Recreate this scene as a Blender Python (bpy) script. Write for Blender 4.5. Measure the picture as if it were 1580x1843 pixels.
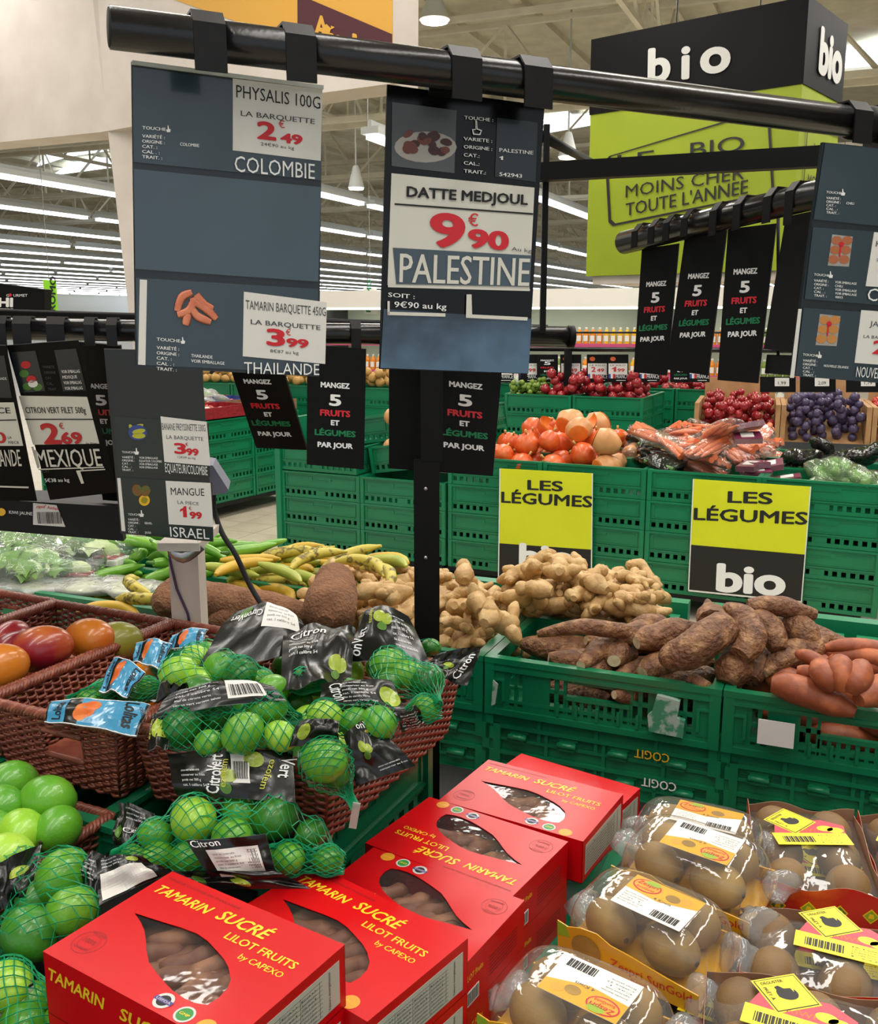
import bpy, math, random
import numpy as np
from mathutils import Vector, Matrix, noise
from mathutils.geometry import tessellate_polygon
for _o in list(bpy.data.objects): bpy.data.objects.remove(_o)
SC = bpy.context.scene; COL = SC.collection; R = math.radians
# ---------- camera ----------
PITCH = R(11.3); FPX = 1750.0; EYE = 1.6
cam = bpy.data.objects.new('camera', bpy.data.cameras.new('camera')); COL.objects.link(cam); SC.camera = cam
cam.data.sensor_fit = 'VERTICAL'; cam.data.sensor_height = 36; cam.data.lens = FPX/1843*36; cam.data.clip_start = .02; cam.data.clip_end = 200
cam.location = (0, 0, EYE); cam.rotation_euler = (R(90)-PITCH, 0, 0)
# ---------- world, lights, exposure ----------
SC.view_settings.view_transform = 'Standard'; SC.view_settings.look = 'None'; SC.view_settings.gamma = 1
SC.view_settings.use_curve_mapping = False; SC.view_settings.exposure = 0.0
W = bpy.data.worlds.new('hall_daylight'); SC.world = W; W.use_nodes = True
W.node_tree.nodes['Background'].inputs[0].default_value = (.86, .93, 1, 1); W.node_tree.nodes['Background'].inputs[1].default_value = .75
def area(x, y, z, sx, sy, p, rz=-23, col=(1, .96, .9)):
    l = bpy.data.lights.new('strip_lamp', 'AREA'); l.shape = 'RECTANGLE'; l.size = sx; l.size_y = sy; l.energy = p; l.color = col
    o = bpy.data.objects.new('strip_lamp', l); COL.objects.link(o); o.location = (x, y, z); o.rotation_euler = (0, 0, R(rz))
for a in [(-1.7, -.6, 4.6, .3, 5, 75), (.3, -.3, 4.6, .3, 5, 75), (2.6, .6, 4.6, .3, 5, 75), (-2.5, 4.2, 4.8, .3, 5, 90), (1.5, 3.6, 4.8, .3, 5, 90),
          (4.5, 5, 4.8, .4, 6, 120), (-4, 9, 5.2, .5, 8, 210), (1, 9, 5.2, .5, 8, 210), (6, 11, 5.2, .5, 8, 210), (-6, 16, 6, .8, 14, 450), (3, 18, 6, .8, 14, 450), (12, 16, 6, .8, 14, 350)]: area(*a)
# ---------- helpers ----------
def C(h): return tuple((c/12.92 if c <= .04045 else ((c+.055)/1.055)**2.4) for c in (int(h[i:i+2], 16)/255 for i in (1, 3, 5)))+(1,)
def ray(u, v):
    b = 921.5-v; return Vector((u-790, FPX*math.cos(PITCH)+b*math.sin(PITCH), -FPX*math.sin(PITCH)+b*math.cos(PITCH)))
E0 = Vector((0, 0, EYE))
def V(u, v, Y): r = ray(u, v); return E0+r*(Y/r.y)
def G(u, v, z): r = ray(u, v); return E0+r*((z-EYE)/r.z)
WM = {}; MATS = {}
def pm(name, c1, c2=None, sc=8, ro=.5, bump=0, bsc=None, metal=0, coat=0, det=4, lo=.35, hi=.65, c3=None, sss=0, spec=.5, stretch=(1, 1, 1), dist=.004, tr=0):
    m = bpy.data.materials.new(name); m.use_nodes = True; N = m.node_tree.nodes; L = m.node_tree.links; b = N['Principled BSDF']
    b.inputs['Base Color'].default_value = C(c1); b.inputs['Roughness'].default_value = ro; b.inputs['Metallic'].default_value = metal; b.inputs['Specular IOR Level'].default_value = spec
    b.inputs['Coat Weight'].default_value = coat; b.inputs['Coat Roughness'].default_value = .08
    if sss: b.inputs['Subsurface Weight'].default_value = sss; b.inputs['Subsurface Scale'].default_value = .01
    if c2 or bump:
        tc = N.new('ShaderNodeTexCoord'); mp = N.new('ShaderNodeMapping'); oi = N.new('ShaderNodeObjectInfo'); va = N.new('ShaderNodeVectorMath'); vm = N.new('ShaderNodeVectorMath')
        vm.operation = 'SCALE'; vm.inputs[0].default_value = (7, 3, 5); L.new(oi.outputs['Random'], vm.inputs['Scale'])
        mp.inputs['Scale'].default_value = stretch
        L.new(tc.outputs['Object'], mp.inputs[0]); L.new(mp.outputs[0], va.inputs[0]); L.new(vm.outputs[0], va.inputs[1])
    if c2:
        n = N.new('ShaderNodeTexNoise'); n.inputs['Scale'].default_value = sc; n.inputs['Detail'].default_value = det; L.new(va.outputs[0], n.inputs['Vector'])
        r = N.new('ShaderNodeValToRGB'); e = r.color_ramp.elements; e[0].position = lo; e[1].position = hi; e[0].color = C(c1); e[1].color = C(c2)
        if c3: x = e.new((lo+hi)/2); x.color = C(c3)
        L.new(n.outputs['Fac'], r.inputs[0]); L.new(r.outputs[0], b.inputs['Base Color'])
    if bump:
        n2 = N.new('ShaderNodeTexNoise'); n2.inputs['Scale'].default_value = bsc or sc*4; n2.inputs['Detail'].default_value = 5; L.new(va.outputs[0], n2.inputs['Vector'])
        bp = N.new('ShaderNodeBump'); bp.inputs['Strength'].default_value = bump; bp.inputs['Distance'].default_value = dist; L.new(n2.outputs['Fac'], bp.inputs['Height']); L.new(bp.outputs[0], b.inputs['Normal'])
    MATS[name] = m; return m
def em(name, c, s):
    m = bpy.data.materials.new(name); m.use_nodes = True; b = m.node_tree.nodes['Principled BSDF']; b.inputs['Base Color'].default_value = C(c)
    b.inputs['Emission Color'].default_value = C(c); b.inputs['Emission Strength'].default_value = s; MATS[name] = m; return m
def film(name, tint='#ffffff', haze=.06, ro=.06, hc='#ffffff', bump=0, ior=1.5):
    m = bpy.data.materials.new(name); m.use_nodes = True; N = m.node_tree.nodes; L = m.node_tree.links; N.remove(N['Principled BSDF'])
    t = N.new('ShaderNodeBsdfTransparent'); t.inputs[0].default_value = C(tint); d = N.new('ShaderNodeBsdfDiffuse'); d.inputs[0].default_value = C(hc)
    g = N.new('ShaderNodeBsdfGlossy'); g.inputs['Roughness'].default_value = ro; lw = N.new('ShaderNodeLayerWeight'); pw = N.new('ShaderNodeMath'); pw.operation = 'POWER'; pw.inputs[1].default_value = 4.5; f = N.new('ShaderNodeMath'); f.operation = 'MULTIPLY_ADD'; f.inputs[1].default_value = .9; f.inputs[2].default_value = (ior-1)*.1; L.new(lw.outputs['Facing'], pw.inputs[0]); L.new(pw.outputs[0], f.inputs[0]); f.use_clamp = True
    m1 = N.new('ShaderNodeMixShader'); m1.inputs[0].default_value = haze; m2 = N.new('ShaderNodeMixShader')
    L.new(t.outputs[0], m1.inputs[1]); L.new(d.outputs[0], m1.inputs[2]); L.new(f.outputs[0], m2.inputs[0]); L.new(m1.outputs[0], m2.inputs[1]); L.new(g.outputs[0], m2.inputs[2])
    L.new(m2.outputs[0], N['Material Output'].inputs[0])
    if bump:
        n = N.new('ShaderNodeTexNoise'); n.inputs['Scale'].default_value = 35; tc = N.new('ShaderNodeTexCoord'); L.new(tc.outputs['Object'], n.inputs['Vector'])
        bp = N.new('ShaderNodeBump'); bp.inputs['Strength'].default_value = bump; bp.inputs['Distance'].default_value = .01; L.new(n.outputs[0], bp.inputs['Height'])
        L.new(bp.outputs[0], g.inputs['Normal']); L.new(bp.outputs[0], lw.inputs['Normal'])
    MATS[name] = m; return m
class MB:
    def __init__(s): s.v = []; s.f = []; s.mi = []; s.sm = []; s.mats = []
    def add(s, vs, fs, mat, sm=False):
        if mat not in s.mats: s.mats.append(mat)
        k = s.mats.index(mat); n = len(s.v); s.v += [tuple(p) for p in vs]
        for f in fs: s.f.append(tuple(i+n for i in f)); s.mi.append(k); s.sm.append(sm)
        return s
    def box(s, x0, x1, y0, y1, z0, z1, mat, M=None):
        vs = [Vector((x, y, z)) for x in (x0, x1) for y in (y0, y1) for z in (z0, z1)]
        if M is not None: vs = [M@p for p in vs]
        return s.add(vs, [(0, 1, 3, 2), (4, 6, 7, 5), (0, 4, 5, 1), (2, 3, 7, 6), (0, 2, 6, 4), (1, 5, 7, 3)], mat)
    def prism(s, pts, z0, z1, mat, holes=(), M=None, sm=False, topmat=None):
        loops = [list(pts)]+[list(h) for h in holes]; flat = [p for l in loops for p in l]
        tris = tessellate_polygon([[Vector((p[0], p[1], 0)) for p in l] for l in loops]); n = len(flat)
        T = (lambda x, y, z: Vector((x, y, z))) if M is None else (lambda x, y, z: M@Vector((x, y, z)))
        top = []; 
        for t in tris:
            a, b, c = (flat[i] for i in t); ar = (b[0]-a[0])*(c[1]-a[1])-(b[1]-a[1])*(c[0]-a[0])
            top.append(t if ar > 0 else (t[0], t[2], t[1]))
        s.add([T(p[0], p[1], z1) for p in flat], top, topmat or mat)
        if z0 != z1:
            s.add([T(p[0], p[1], z0) for p in flat], [(t[0], t[2], t[1]) for t in top], mat)
            for l in loops:
                m = len(l); vs = [T(p[0], p[1], z) for p in l for z in (z0, z1)]
                A = sum(l[i][0]*l[(i+1) % m][1]-l[(i+1) % m][0]*l[i][1] for i in range(m)); out = (A > 0) == (l is loops[0])
                s.add(vs, [((2*i, 2*((i+1) % m), 2*((i+1) % m)+1, 2*i+1) if out else (2*i, 2*i+1, 2*((i+1) % m)+1, 2*((i+1) % m))) for i in range(m)], mat, sm)
        return s
    def tube(s, pts, r, mat, seg=8, cap=True, closed=False, sm=True, flat=1):
        pts = [Vector(p) for p in pts]; n = len(pts); vs = []; up = None
        for i, p in enumerate(pts):
            a = pts[i-1] if (i or closed) else p; b = pts[(i+1) % n] if (i < n-1 or closed) else p; t = (b-a)
            t = t.normalized() if t.length > 1e-9 else Vector((0, 0, 1))
            if up is None: up = Vector((0, 0, 1)) if abs(t.z) < .9 else Vector((1, 0, 0))
            sx = t.cross(up); sx = sx.normalized() if sx.length > 1e-6 else Vector((1, 0, 0)); up = sx.cross(t).normalized()
            rr = r[i] if isinstance(r, (list, tuple)) else r
            for k in range(seg): a_ = 2*math.pi*(k+.5)/seg; vs.append(p+sx*math.cos(a_)*rr+up*math.sin(a_)*rr*flat)
        fs = [(i*seg+k, ((i+1) % n)*seg+k, ((i+1) % n)*seg+(k+1) % seg, i*seg+(k+1) % seg) for i in range(n if closed else n-1) for k in range(seg)]
        if cap and not closed: fs += [tuple(range(seg)), tuple(range((n-1)*seg, n*seg))[::-1]]
        return s.add(vs, [f[::-1] for f in fs], mat, sm)
    def blob(s, c, r, mat, seg=14, ring=9, amp=0, fq=20, M=None, seed=0, shape=None):
        c = Vector(c); r = (r, r, r) if not isinstance(r, (tuple, list)) else r; vs = []
        for i in range(ring+1):
            th = math.pi*i/ring
            for k in range(seg if 0 < i < ring else 1):
                ph = 2*math.pi*k/seg; d = Vector((math.sin(th)*math.cos(ph), math.sin(th)*math.sin(ph), math.cos(th)))
                if shape: d = d*shape(d)
                q = Vector((d.x*r[0], d.y*r[1], d.z*r[2]))
                if amp: q *= 1+amp*noise.noise(q*fq+Vector((seed*3.1, seed*1.7, seed)))
                vs.append((M@q if M is not None else q)+c)
        fs = []
        idx = lambda i, k: 0 if i == 0 else (1+(ring-1)*seg if i == ring else 1+(i-1)*seg+k % seg)
        for i in range(ring):
            for k in range(seg):
                f = [idx(i, k), idx(i+1, k), idx(i+1, k+1), idx(i, k+1)]; g = []
                for x in f:
                    if x not in g: g.append(x)
                fs.append(tuple(g))
        return s.add(vs, fs, mat, True)
    def lump(s, pts, rads, mat, n=12, seg=10, amp=.1, fq=25, seed=0, endmat=None, sq=1):
        pts = [Vector(p) for p in pts]; m = len(pts)-1; P = []; RR = []
        for j in range(n+1):
            t = j/n*m; i = min(int(t), m-1); w = t-i; a, b, c, d = pts[max(i-1, 0)], pts[i], pts[i+1], pts[min(i+2, m)]
            P.append(.5*((2*b)+(c-a)*w+(2*a-5*b+4*c-d)*w*w+(3*b-a-3*c+d)*w**3))
        k = len(rads)-1
        for j in range(n+1): t = j/n*k; i = min(int(t), k-1); RR.append(rads[i]*(1-(t-i))+rads[i+1]*(t-i))
        vs = []; up = None
        for j, p in enumerate(P):
            t = (P[min(j+1, n)]-P[max(j-1, 0)]).normalized()
            if up is None: up = Vector((0, 0, 1)) if abs(t.z) < .9 else Vector((1, 0, 0))
            sx = t.cross(up).normalized(); up = sx.cross(t).normalized()
            for q in range(seg):
                a_ = 2*math.pi*q/seg; d = sx*math.cos(a_)+up*math.sin(a_)*sq
                rr = RR[j]*(1+amp*noise.noise((p+d*RR[j])*fq+Vector((seed*7.3, seed, 0)))*1.6); vs.append(p+d*rr)
        fs = [(j*seg+(q+1) % seg, (j+1)*seg+(q+1) % seg, (j+1)*seg+q, j*seg+q) for j in range(n) for q in range(seg)]
        s.add(vs, fs, mat, True)
        s.add([vs[q] for q in range(seg)], [tuple(range(seg))], endmat or mat, endmat is None)
        s.add([vs[n*seg+q] for q in range(seg)], [tuple(range(seg))[::-1]], mat, True)
        return s
    def grid(s, fn, nu, nv, mat, sm=True):
        vs = [fn(i/nu, j/nv) for j in range(nv+1) for i in range(nu+1)]
        return s.add(vs, [(j*(nu+1)+i, j*(nu+1)+i+1, (j+1)*(nu+1)+i+1, (j+1)*(nu+1)+i) for j in range(nv) for i in range(nu)], mat, sm)
    def mesh(s, name):
        me = bpy.data.meshes.new(name); me.from_pydata(s.v, [], s.f); me.polygons.foreach_set('material_index', s.mi); me.polygons.foreach_set('use_smooth', s.sm)
        for m in s.mats: me.materials.append(MATS[m])
        me.update(); return me
    def obj(s, name, parent=None, world=False, label=None, cat=None, group=None, kind=None, M=None):
        if parent is not None and world:
            I = WM[parent].inverted(); s.v = [tuple(I@Vector(p)) for p in s.v]
        if parent is None and M is None and kind != 'structure':
            a = np.array(s.v); c = Vector(((a[:, 0].min()+a[:, 0].max())/2, (a[:, 1].min()+a[:, 1].max())/2, a[:, 2].min())); s.v = [tuple(Vector(p)-c) for p in s.v]; M = Matrix.Translation(c)
        o = bpy.data.objects.new(name, s.mesh(name)); COL.objects.link(o)
        if parent is not None: o.parent = parent; WM[o] = WM[parent]
        else: o.matrix_world = M or Matrix(); WM[o] = M or Matrix()
        return tag(o, label, cat, group, kind)
def tag(o, label=None, cat=None, group=None, kind=None):
    for k, x in (('label', label), ('category', cat), ('group', group), ('kind', kind)):
        if x: o[k] = x
    return o
def TR(x, y, z, rz=0, rx=0, ry=0): return Matrix.Translation((x, y, z))@Matrix.Rotation(R(rz), 4, 'Z')@Matrix.Rotation(R(rx), 4, 'X')@Matrix.Rotation(R(ry), 4, 'Y')
def thing(name, label, cat, M=None, group=None, kind=None):
    o = bpy.data.objects.new(name, None); COL.objects.link(o); o.matrix_world = M or Matrix(); WM[o] = M or Matrix(); o.empty_display_size = .05
    return tag(o, label, cat, group, kind)
KIDS = {}
def copy_tree(o, M=None, label=None, group=None, parent=None):
    if not KIDS:
        for x in COL.objects:
            if x.parent: KIDS.setdefault(x.parent, []).append(x)
    c = o.copy(); COL.objects.link(c)
    if parent is not None: c.parent = parent; WM[c] = WM[parent]
    else: c.matrix_world = M; WM[c] = M
    if label: c['label'] = label
    if group: c['group'] = group
    for ch in KIDS.get(o, []): copy_tree(ch, parent=c)
    return c
def refresh(): KIDS.clear()
# ---- lettering: text turned to flat meshes, cached ----
TXT = {}
def glyphs(t, bold=0, shear=0):
    if bold > .008 and t != '1':
        a, fs = glyphs(t, 0, shear); n = len(a); o = bold*1.0*(1 if len(t) > 1 else .8); w = o/TXT[(t, 0, shear, 'w')]; L = [(w*math.cos(q), o*1.2*math.sin(q)) for q in [2*math.pi*i/(12 if bold > .03 else 6) for i in range(12 if bold > .03 else 6)]] if bold > .016 else [(-w, 0), (w, 0)]
        b = np.concatenate([np.c_[a[:, :2]+np.array(q), np.full(n, 4e-5*i)] for i, q in enumerate(L)]); x0, x1 = b[:, 0].min(), b[:, 0].max(); b[:, 0] = (b[:, 0]-x0)/(x1-x0); return b, [tuple(i+n*k for i in f) for k in range(len(L)) for f in fs]
    if t == '1': p = [(.42, 0), (1, 0), (1, 1), (.66, 1), (.5, .84), (0, .68), (0, .47), (.42, .62)]; return np.array(p), [tuple(q) for q in tessellate_polygon([[Vector((x, y, 0)) for x, y in p]])]
    k = (t, bold, shear)
    if k not in TXT:
        cu = bpy.data.curves.new('t', 'FONT'); cu.body = t; cu.offset = bold; cu.shear = shear; cu.resolution_u = 5 if len(t) < 4 else 2; cu.fill_mode = 'FRONT'; ob = bpy.data.objects.new('t', cu)
        me = ob.to_mesh(); a = np.array([tuple(v.co) for v in me.vertices]); fs = [tuple(p.vertices) for p in me.polygons]; ob.to_mesh_clear()
        bpy.data.objects.remove(ob); bpy.data.curves.remove(cu)
        x0, x1 = a[:, 0].min(), a[:, 0].max(); a = np.c_[(a[:, 0]-x0)/(x1-x0), a[:, 1]/.73]; TXT[k] = (a, fs); TXT[k+('w',)] = x1-x0
    return TXT[k]
def ltext(mb, t, x, y, w, h, mat, z=.0006, bold=0, shear=0, rot=0, fn=None, M=None):
    a, fs = glyphs(t, bold, shear); c, s_ = math.cos(R(rot)), math.sin(R(rot)); vs = []
    for p in a:
        X, Y = p[0]*w, p[1]*h; q = (x+X*c-Y*s_, y+X*s_+Y*c)
        zz = z+(p[2] if len(p) > 2 else 0); v = fn(q[0], q[1], zz) if fn else Vector((q[0], q[1], zz)); vs.append(M@v if M is not None else v)
    mb.add(vs, fs, mat)
class Sheet:
    """flat panel through image corners TL,TR,BL,BR at given distances; local x right, y up, z towards the viewer"""
    def __init__(s, TL, TR_, BL, BR, dTL, dTR, dBL=None):
        a = V(*TL, dTL); b = V(*TR_, dTR); s.px = (TL, TR_, BL, BR)
        if dBL is None:
            n = (b-a).cross(Vector((0, 0, 1))); n.z = 0; n.normalize()
        else: n = (b-a).cross(a-V(*BL, dBL)).normalized()
        if n.dot(a-E0) > 0: n = -n
        s.n = n; s.a = a; X = (b-a).normalized(); Y = n.cross(X); s.O = s.hit(*BL); s.M = Matrix((X, Y, n)).transposed().to_4x4(); s.M.translation = s.O; s.I = s.M.inverted()
        u = Vector((TL[0]-BL[0], TL[1]-BL[1])); s.up = u/u.length
    def hit(s, u, v): r = ray(u, v); return E0+r*((s.a-E0).dot(s.n)/r.dot(s.n))
    def L(s, u, v): p = s.I@s.hit(u, v); return (p.x, p.y)
    def poly(s, mb, px, mat, z0=.0004, z1=None, holes=()):
        mb.prism([s.L(*p) for p in px], z0, z0 if z1 is None else z1, mat, [[s.L(*p) for p in h] for h in holes])
    def rect(s, mb, u0, v0, u1, v1, mat, z0=.0004, z1=None, sl=None):
        sl = ((s.px[1][1]-s.px[0][1])/(s.px[1][0]-s.px[0][0])*.5+(s.px[3][1]-s.px[2][1])/(s.px[3][0]-s.px[2][0])*.5) if sl is None else sl
        k = s.up.x/s.up.y; h = v1-v0; d = (u1-u0)*sl
        s.poly(mb, [(u0+k*h, v0+h), (u1+k*h, v1+d), (u1, v0+d), (u0, v0)], mat, z0, z1)
    def body(s, mb, mat, th=.003, z1=0): s.poly(mb, [s.px[2], s.px[3], s.px[1], s.px[0]], mat, z1-th, z1)
    def text(s, mb, t, uL, vL, uR, vR, h, mat, z=.001, bold=0, shear=0):
        a, fs = glyphs(t, bold, shear); A = Vector(s.L(uL, vL)); B = Vector(s.L(uR, vR)); T = Vector(s.L(uL+s.up.x*h, vL+s.up.y*h))
        mb.add([(A.x+(B.x-A.x)*p[0]+(T.x-A.x)*p[1], A.y+(B.y-A.y)*p[0]+(T.y-A.y)*p[1], z+(p[2] if len(p) > 2 else 0)) for p in a], fs, mat)
    def blob(s, mb, u, v, ru, rv, mat, z=.0008, rot=0, n=20):
        s.poly(mb, [(u+ru*math.cos(t)*math.cos(R(rot))-rv*math.sin(t)*math.sin(R(rot)), v+ru*math.cos(t)*math.sin(R(rot))+rv*math.sin(t)*math.cos(R(rot))) for t in [2*math.pi*i/n for i in range(n)]][::-1], mat, z)
class Field:
    """height map the goods are dropped on"""
    def __init__(s, x0, y0, x1, y1, z, cell=.01): s.x0, s.y0, s.c = x0, y0, cell; s.H = np.full((int((x1-x0)/cell)+2, int((y1-y0)/cell)+2), float(z))
    def cells(s, P, x, y): return np.clip(((P[:, 0]+x-s.x0)/s.c).astype(int), 0, s.H.shape[0]-1), np.clip(((P[:, 1]+y-s.y0)/s.c).astype(int), 0, s.H.shape[1]-1)
    def rest(s, P, x, y): i, j = s.cells(P, x, y); return float((s.H[i, j]-P[:, 2]).max())
    def put(s, P, x, y, z): i, j = s.cells(P, x, y); np.maximum.at(s.H, (i, j), P[:, 2]+z)
def meshpts(me, n=400):
    a = np.empty(len(me.vertices)*3); me.vertices.foreach_get('co', a); return a.reshape(-1, 3)
def drop(F, proto, x, y, rot, rnd, tries=1, jit=.02, sink=.0, fixz=None, scale=1):
    """proto: (object, points); returns the matrix on which it rests"""
    P0 = proto[1]; best = None
    for t in range(tries):
        M = Matrix.Rotation(R(rot[2]+(rnd.uniform(-1, 1)*25 if t else 0)), 4, 'Z')@Matrix.Rotation(R(rot[0]), 4, 'X')@Matrix.Rotation(R(rot[1]), 4, 'Y')@Matrix.Scale(scale, 4)
        P = P0@np.array(M.to_3x3()).T; xx = x+(rnd.uniform(-jit, jit) if t else 0); yy = y+(rnd.uniform(-jit, jit) if t else 0); z = F.rest(P, xx, yy)
        if best is None or z < best[0]: best = (z, xx, yy, M, P)
    z, xx, yy, M, P = best; z -= sink; F.put(P, xx, yy, z); return Matrix.Translation((xx, yy, z))@M
def proto(o): return (o, meshpts(o.data)) if o.data else (o, np.concatenate([meshpts(c.data) for c in o.children]))
# ---------- materials ----------
pm('white_paint', '#d9cfc6', '#cfc4ba', 3, .6); pm('yellow_paint', '#d9a23c', ro=.6); pm('maroon', '#4a1220', ro=.6); pm('deck', '#d6cfb8', '#c6bfa8', 2, .8)
pm('steel_beige', '#ddd6c2', '#cfc8b4', 2, .6); pm('steel_white', '#c9cdcb', ro=.5); pm('wall_grey', '#e6e8e4', ro=.8); pm('dark_roof', '#34373a', ro=.8)
pm('tile', '#cfc6b2', '#c2b8a2', 6, .28, .1); pm('grout', '#8e8778', ro=.9); pm('black', '#070708', ro=.5, spec=.2); pm('black_gloss', '#060708', ro=.2, spec=.35); pm('black_tube', '#121113', '#1b191a', 30, .22, .05, 200)
pm('black_paint', '#0d0c0e', '#131113', 60, .45, spec=.3); pm('white_card', '#e6e3de', ro=.5); pm('white_gloss', '#e8e8e6', ro=.15); pm('cream_card', '#dcd9ce', ro=.4); pm('print_white', '#f0f0f0', ro=.5)
pm('red_print', '#d32432', ro=.4); pm('red_dim', '#c22a2f', ro=.5); pm('green_print', '#0a7a4c', ro=.5); pm('ink', '#17171a', ro=.5); pm('ink_grey', '#4b4d50', ro=.5); pm('lime_paint', '#95a716', '#8ea014', 2, .6)
pm('sign_black', '#0b0a0d', ro=.6, spec=.15); pm('sign_letter', '#c9c8c4', ro=.5); pm('lime_yellow', '#d9df1d', '#d2d816', 3, .45, .1, 8); pm('poster_black', '#161515', ro=.5)
pm('crate_green', '#0b7a50', '#0a6f48', 3, .32, .12, 90, coat=.1); pm('crate_dark', '#0a5c3d', ro=.4); pm('slot_hole', '#041c12', ro=.9); pm('rail_green', '#0a7a52', ro=.4)
pm('slate', '#33424c', '#2b3942', 3, .22, coat=.5); pm('slate_dark', '#1b242a', ro=.3, coat=.3); pm('slate_light', '#465865', '#3b4b57', 3, .22, coat=.5); pm('promo_green', '#8fdc28', ro=.6); pm('steel', '#a9abae', ro=.3, metal=.8)
pm('rubber', '#222224', ro=.8); pm('fridge_in', '#dfe6dc', ro=.5); pm('wood', '#b98f62', '#a67c50', 9, .6); pm('cardboard', '#8a6a4c', '#7b5d42', 9, .8); pm('grey_edge', '#3a3d40', ro=.5)
em('tube_light', '#f4f8ff', 5.0); em('sky_panel', '#eaf4ff', 2.2); em('lamp_glow', '#fff6e6', 6); em('shelf_light', '#f6ffe8', 3.2)
pm('juice_orange', '#e88a1c', ro=.25); pm('juice_yellow', '#eab52a', ro=.25); pm('juice_red', '#c93420', ro=.25); pm('cap_white', '#e9e6df', ro=.4); pm('pack_blue', '#39498f', ro=.4); pm('pack_pink', '#c2487a', ro=.4); pm('pack_green', '#4d7d3a', '#2f5a2c', 30, .35)
pm('pumpkin', '#cf4a14', '#e0692a', 12, .38, .15, coat=.2); pm('squash_cut', '#ee8a3a', '#e67a2c', 20, .4); pm('butternut', '#d8a06a', '#cf925a', 15, .4); pm('carrot', '#d9683a', '#e07a48', 30, .5); pm('apple_red', '#a81f26', '#8c1a24', 25, .25, coat=.3)
pm('onion_purple', '#6a2440', '#7f3450', 18, .3, coat=.2); pm('plum', '#3d3350', '#54486a', 25, .35); pm('tomato', '#c23324', '#a82420', 20, .2, coat=.3); pm('mushroom', '#e2d9c8', '#d6cab4', 12, .6); pm('potato', '#c9a05c', '#b58a48', 18, .6, .2)
pm('leaf', '#3f6b2c', '#5f8a3c', 14, .45, .4); pm('leaf_pale', '#86ad4e', '#5f8f38', 10, .4, .4); pm('leaf_white', '#cfd9a8', '#a9c078', 8, .35, .3); pm('red_pack', '#a52a35', '#7a2028', 40, .3); pm('grape', '#7d9638', '#6b8630', 12, .3)
film('bag_film', '#f8fbfa', .045, .07, bump=.8); film('bag_film_black', '#8f9390', .30, .1, '#2a2c2b', bump=.8); film('bag_film_green', '#d8ead0', .18, .1, '#b9cfa9', bump=.8); film('bag_film_white', '#f0f0ee', .38, .12, '#e0e0dc', bump=.8)
e1 = Vector((math.cos(R(-23)), math.sin(R(-23)), 0)); e2 = Vector((-e1.y, e1.x, 0)); ex = Vector((math.cos(R(-26.3)), math.sin(R(-26.3)), 0)); ey = Vector((-ex.y, ex.x, 0))
pm('tam_pic', '#e08a68', '#c9694c', 60, .4); pm('slate_photo', '#5d6064', '#4c4f53', 6, .3); pm('plate_pic', '#a8a29c', ro=.4); pm('date_pic', '#3f1710', ro=.3); pm('date_pic2', '#6b3426', ro=.3); pm('kiwi_pic', '#b26a48', ro=.4); pm('kiwi_pic2', '#c98a4a', ro=.4); pm('ban_pic', '#b9b83a', ro=.4); pm('mango_pic', '#8a4a2c', '#5d6a34', 80, .4); pm('slate_film', '#4c6a86', '#22303e', 9, .2, coat=.5, lo=.4, hi=.6); pm('slate_deep', '#1d2a2c', ro=.35, coat=.3); pm('violet_cable', '#4c3a5c', ro=.5); pm('scale_grey', '#6c6e80', ro=.5)
# ---------- setting ----------
MB().box(-90, 60, -12, 130, -.2, -.006, 'tile').obj('floor', kind='structure')
floor = COL.objects['floor']
F0 = MB().box(-1.7, 1.7, 0, 4.6, -.006, -.0045, 'grout', TR(-2.2, 4.9, 0, -24)).obj('grout_bed', floor)
me = MB().box(-.147, .147, -.147, .147, -.0045, 0, 'tile').mesh('floor_tile')
for i in range(11):
    for j in range(15):
        o = bpy.data.objects.new('floor_tile', me); COL.objects.link(o); o.parent = floor; o.matrix_world = TR(-2.2, 4.9, 0, -24)@TR(-1.55+.3*i, .17+.3*j, 0)
m = MB(); m.box(-90, 60, -12, 130, 8.1, 8.3, 'deck')
for i in range(60): a = e1*(-70+i*1.8); m.box(-.12, .12, -10, 125, 7.95, 8.1, 'deck', Matrix.Translation(a)@Matrix.Rotation(R(-23), 4, 'Z'))
m.obj('ceiling', kind='structure')
MB().box(-90, 60, 110, 110.3, 0, 8.1, 'wall_grey', Matrix.Rotation(R(-23), 4, 'Z')).obj('wall_back', kind='structure')
MB().box(-92, -91.7, -40, 130, 0, 8.1, 'wall_grey', Matrix.Rotation(R(-23), 4, 'Z')).obj('wall_left', kind='structure')
MB().box(52, 52.3, -20, 130, 0, 8.1, 'wall_grey', Matrix.Rotation(R(-23), 4, 'Z')).obj('wall_right', kind='structure')
def truss(a, b, zl, zt, w, step, r=.05):
    mb = MB(); a = Vector(a); b = Vector(b); L = (b-a).length; d = (b-a)/L; q = d.cross(Vector((0, 0, 1)))*w
    for sgn in ((-1, 1) if w else (0,)):
        for z in (zl, zt): mb.tube([a+q*sgn+Vector((0, 0, z)), b+q*sgn+Vector((0, 0, z))], r, 'steel_beige', 4, sm=False)
    n = int(L/step)
    for i in range(n):
        p0 = a+d*(i*step); p1 = a+d*((i+.5)*step); p2 = a+d*((i+1)*step)
        mb.tube([p0+q+Vector((0, 0, zl)), p1-q+Vector((0, 0, zt)), p2+q+Vector((0, 0, zl))], r*.6, 'steel_beige', 4, sm=False)
        mb.tube([p1-q+Vector((0, 0, zt)), p1-q+Vector((0, 0, zl))], r*.5, 'steel_beige', 4, sm=False)
    return mb
n = 0
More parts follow.
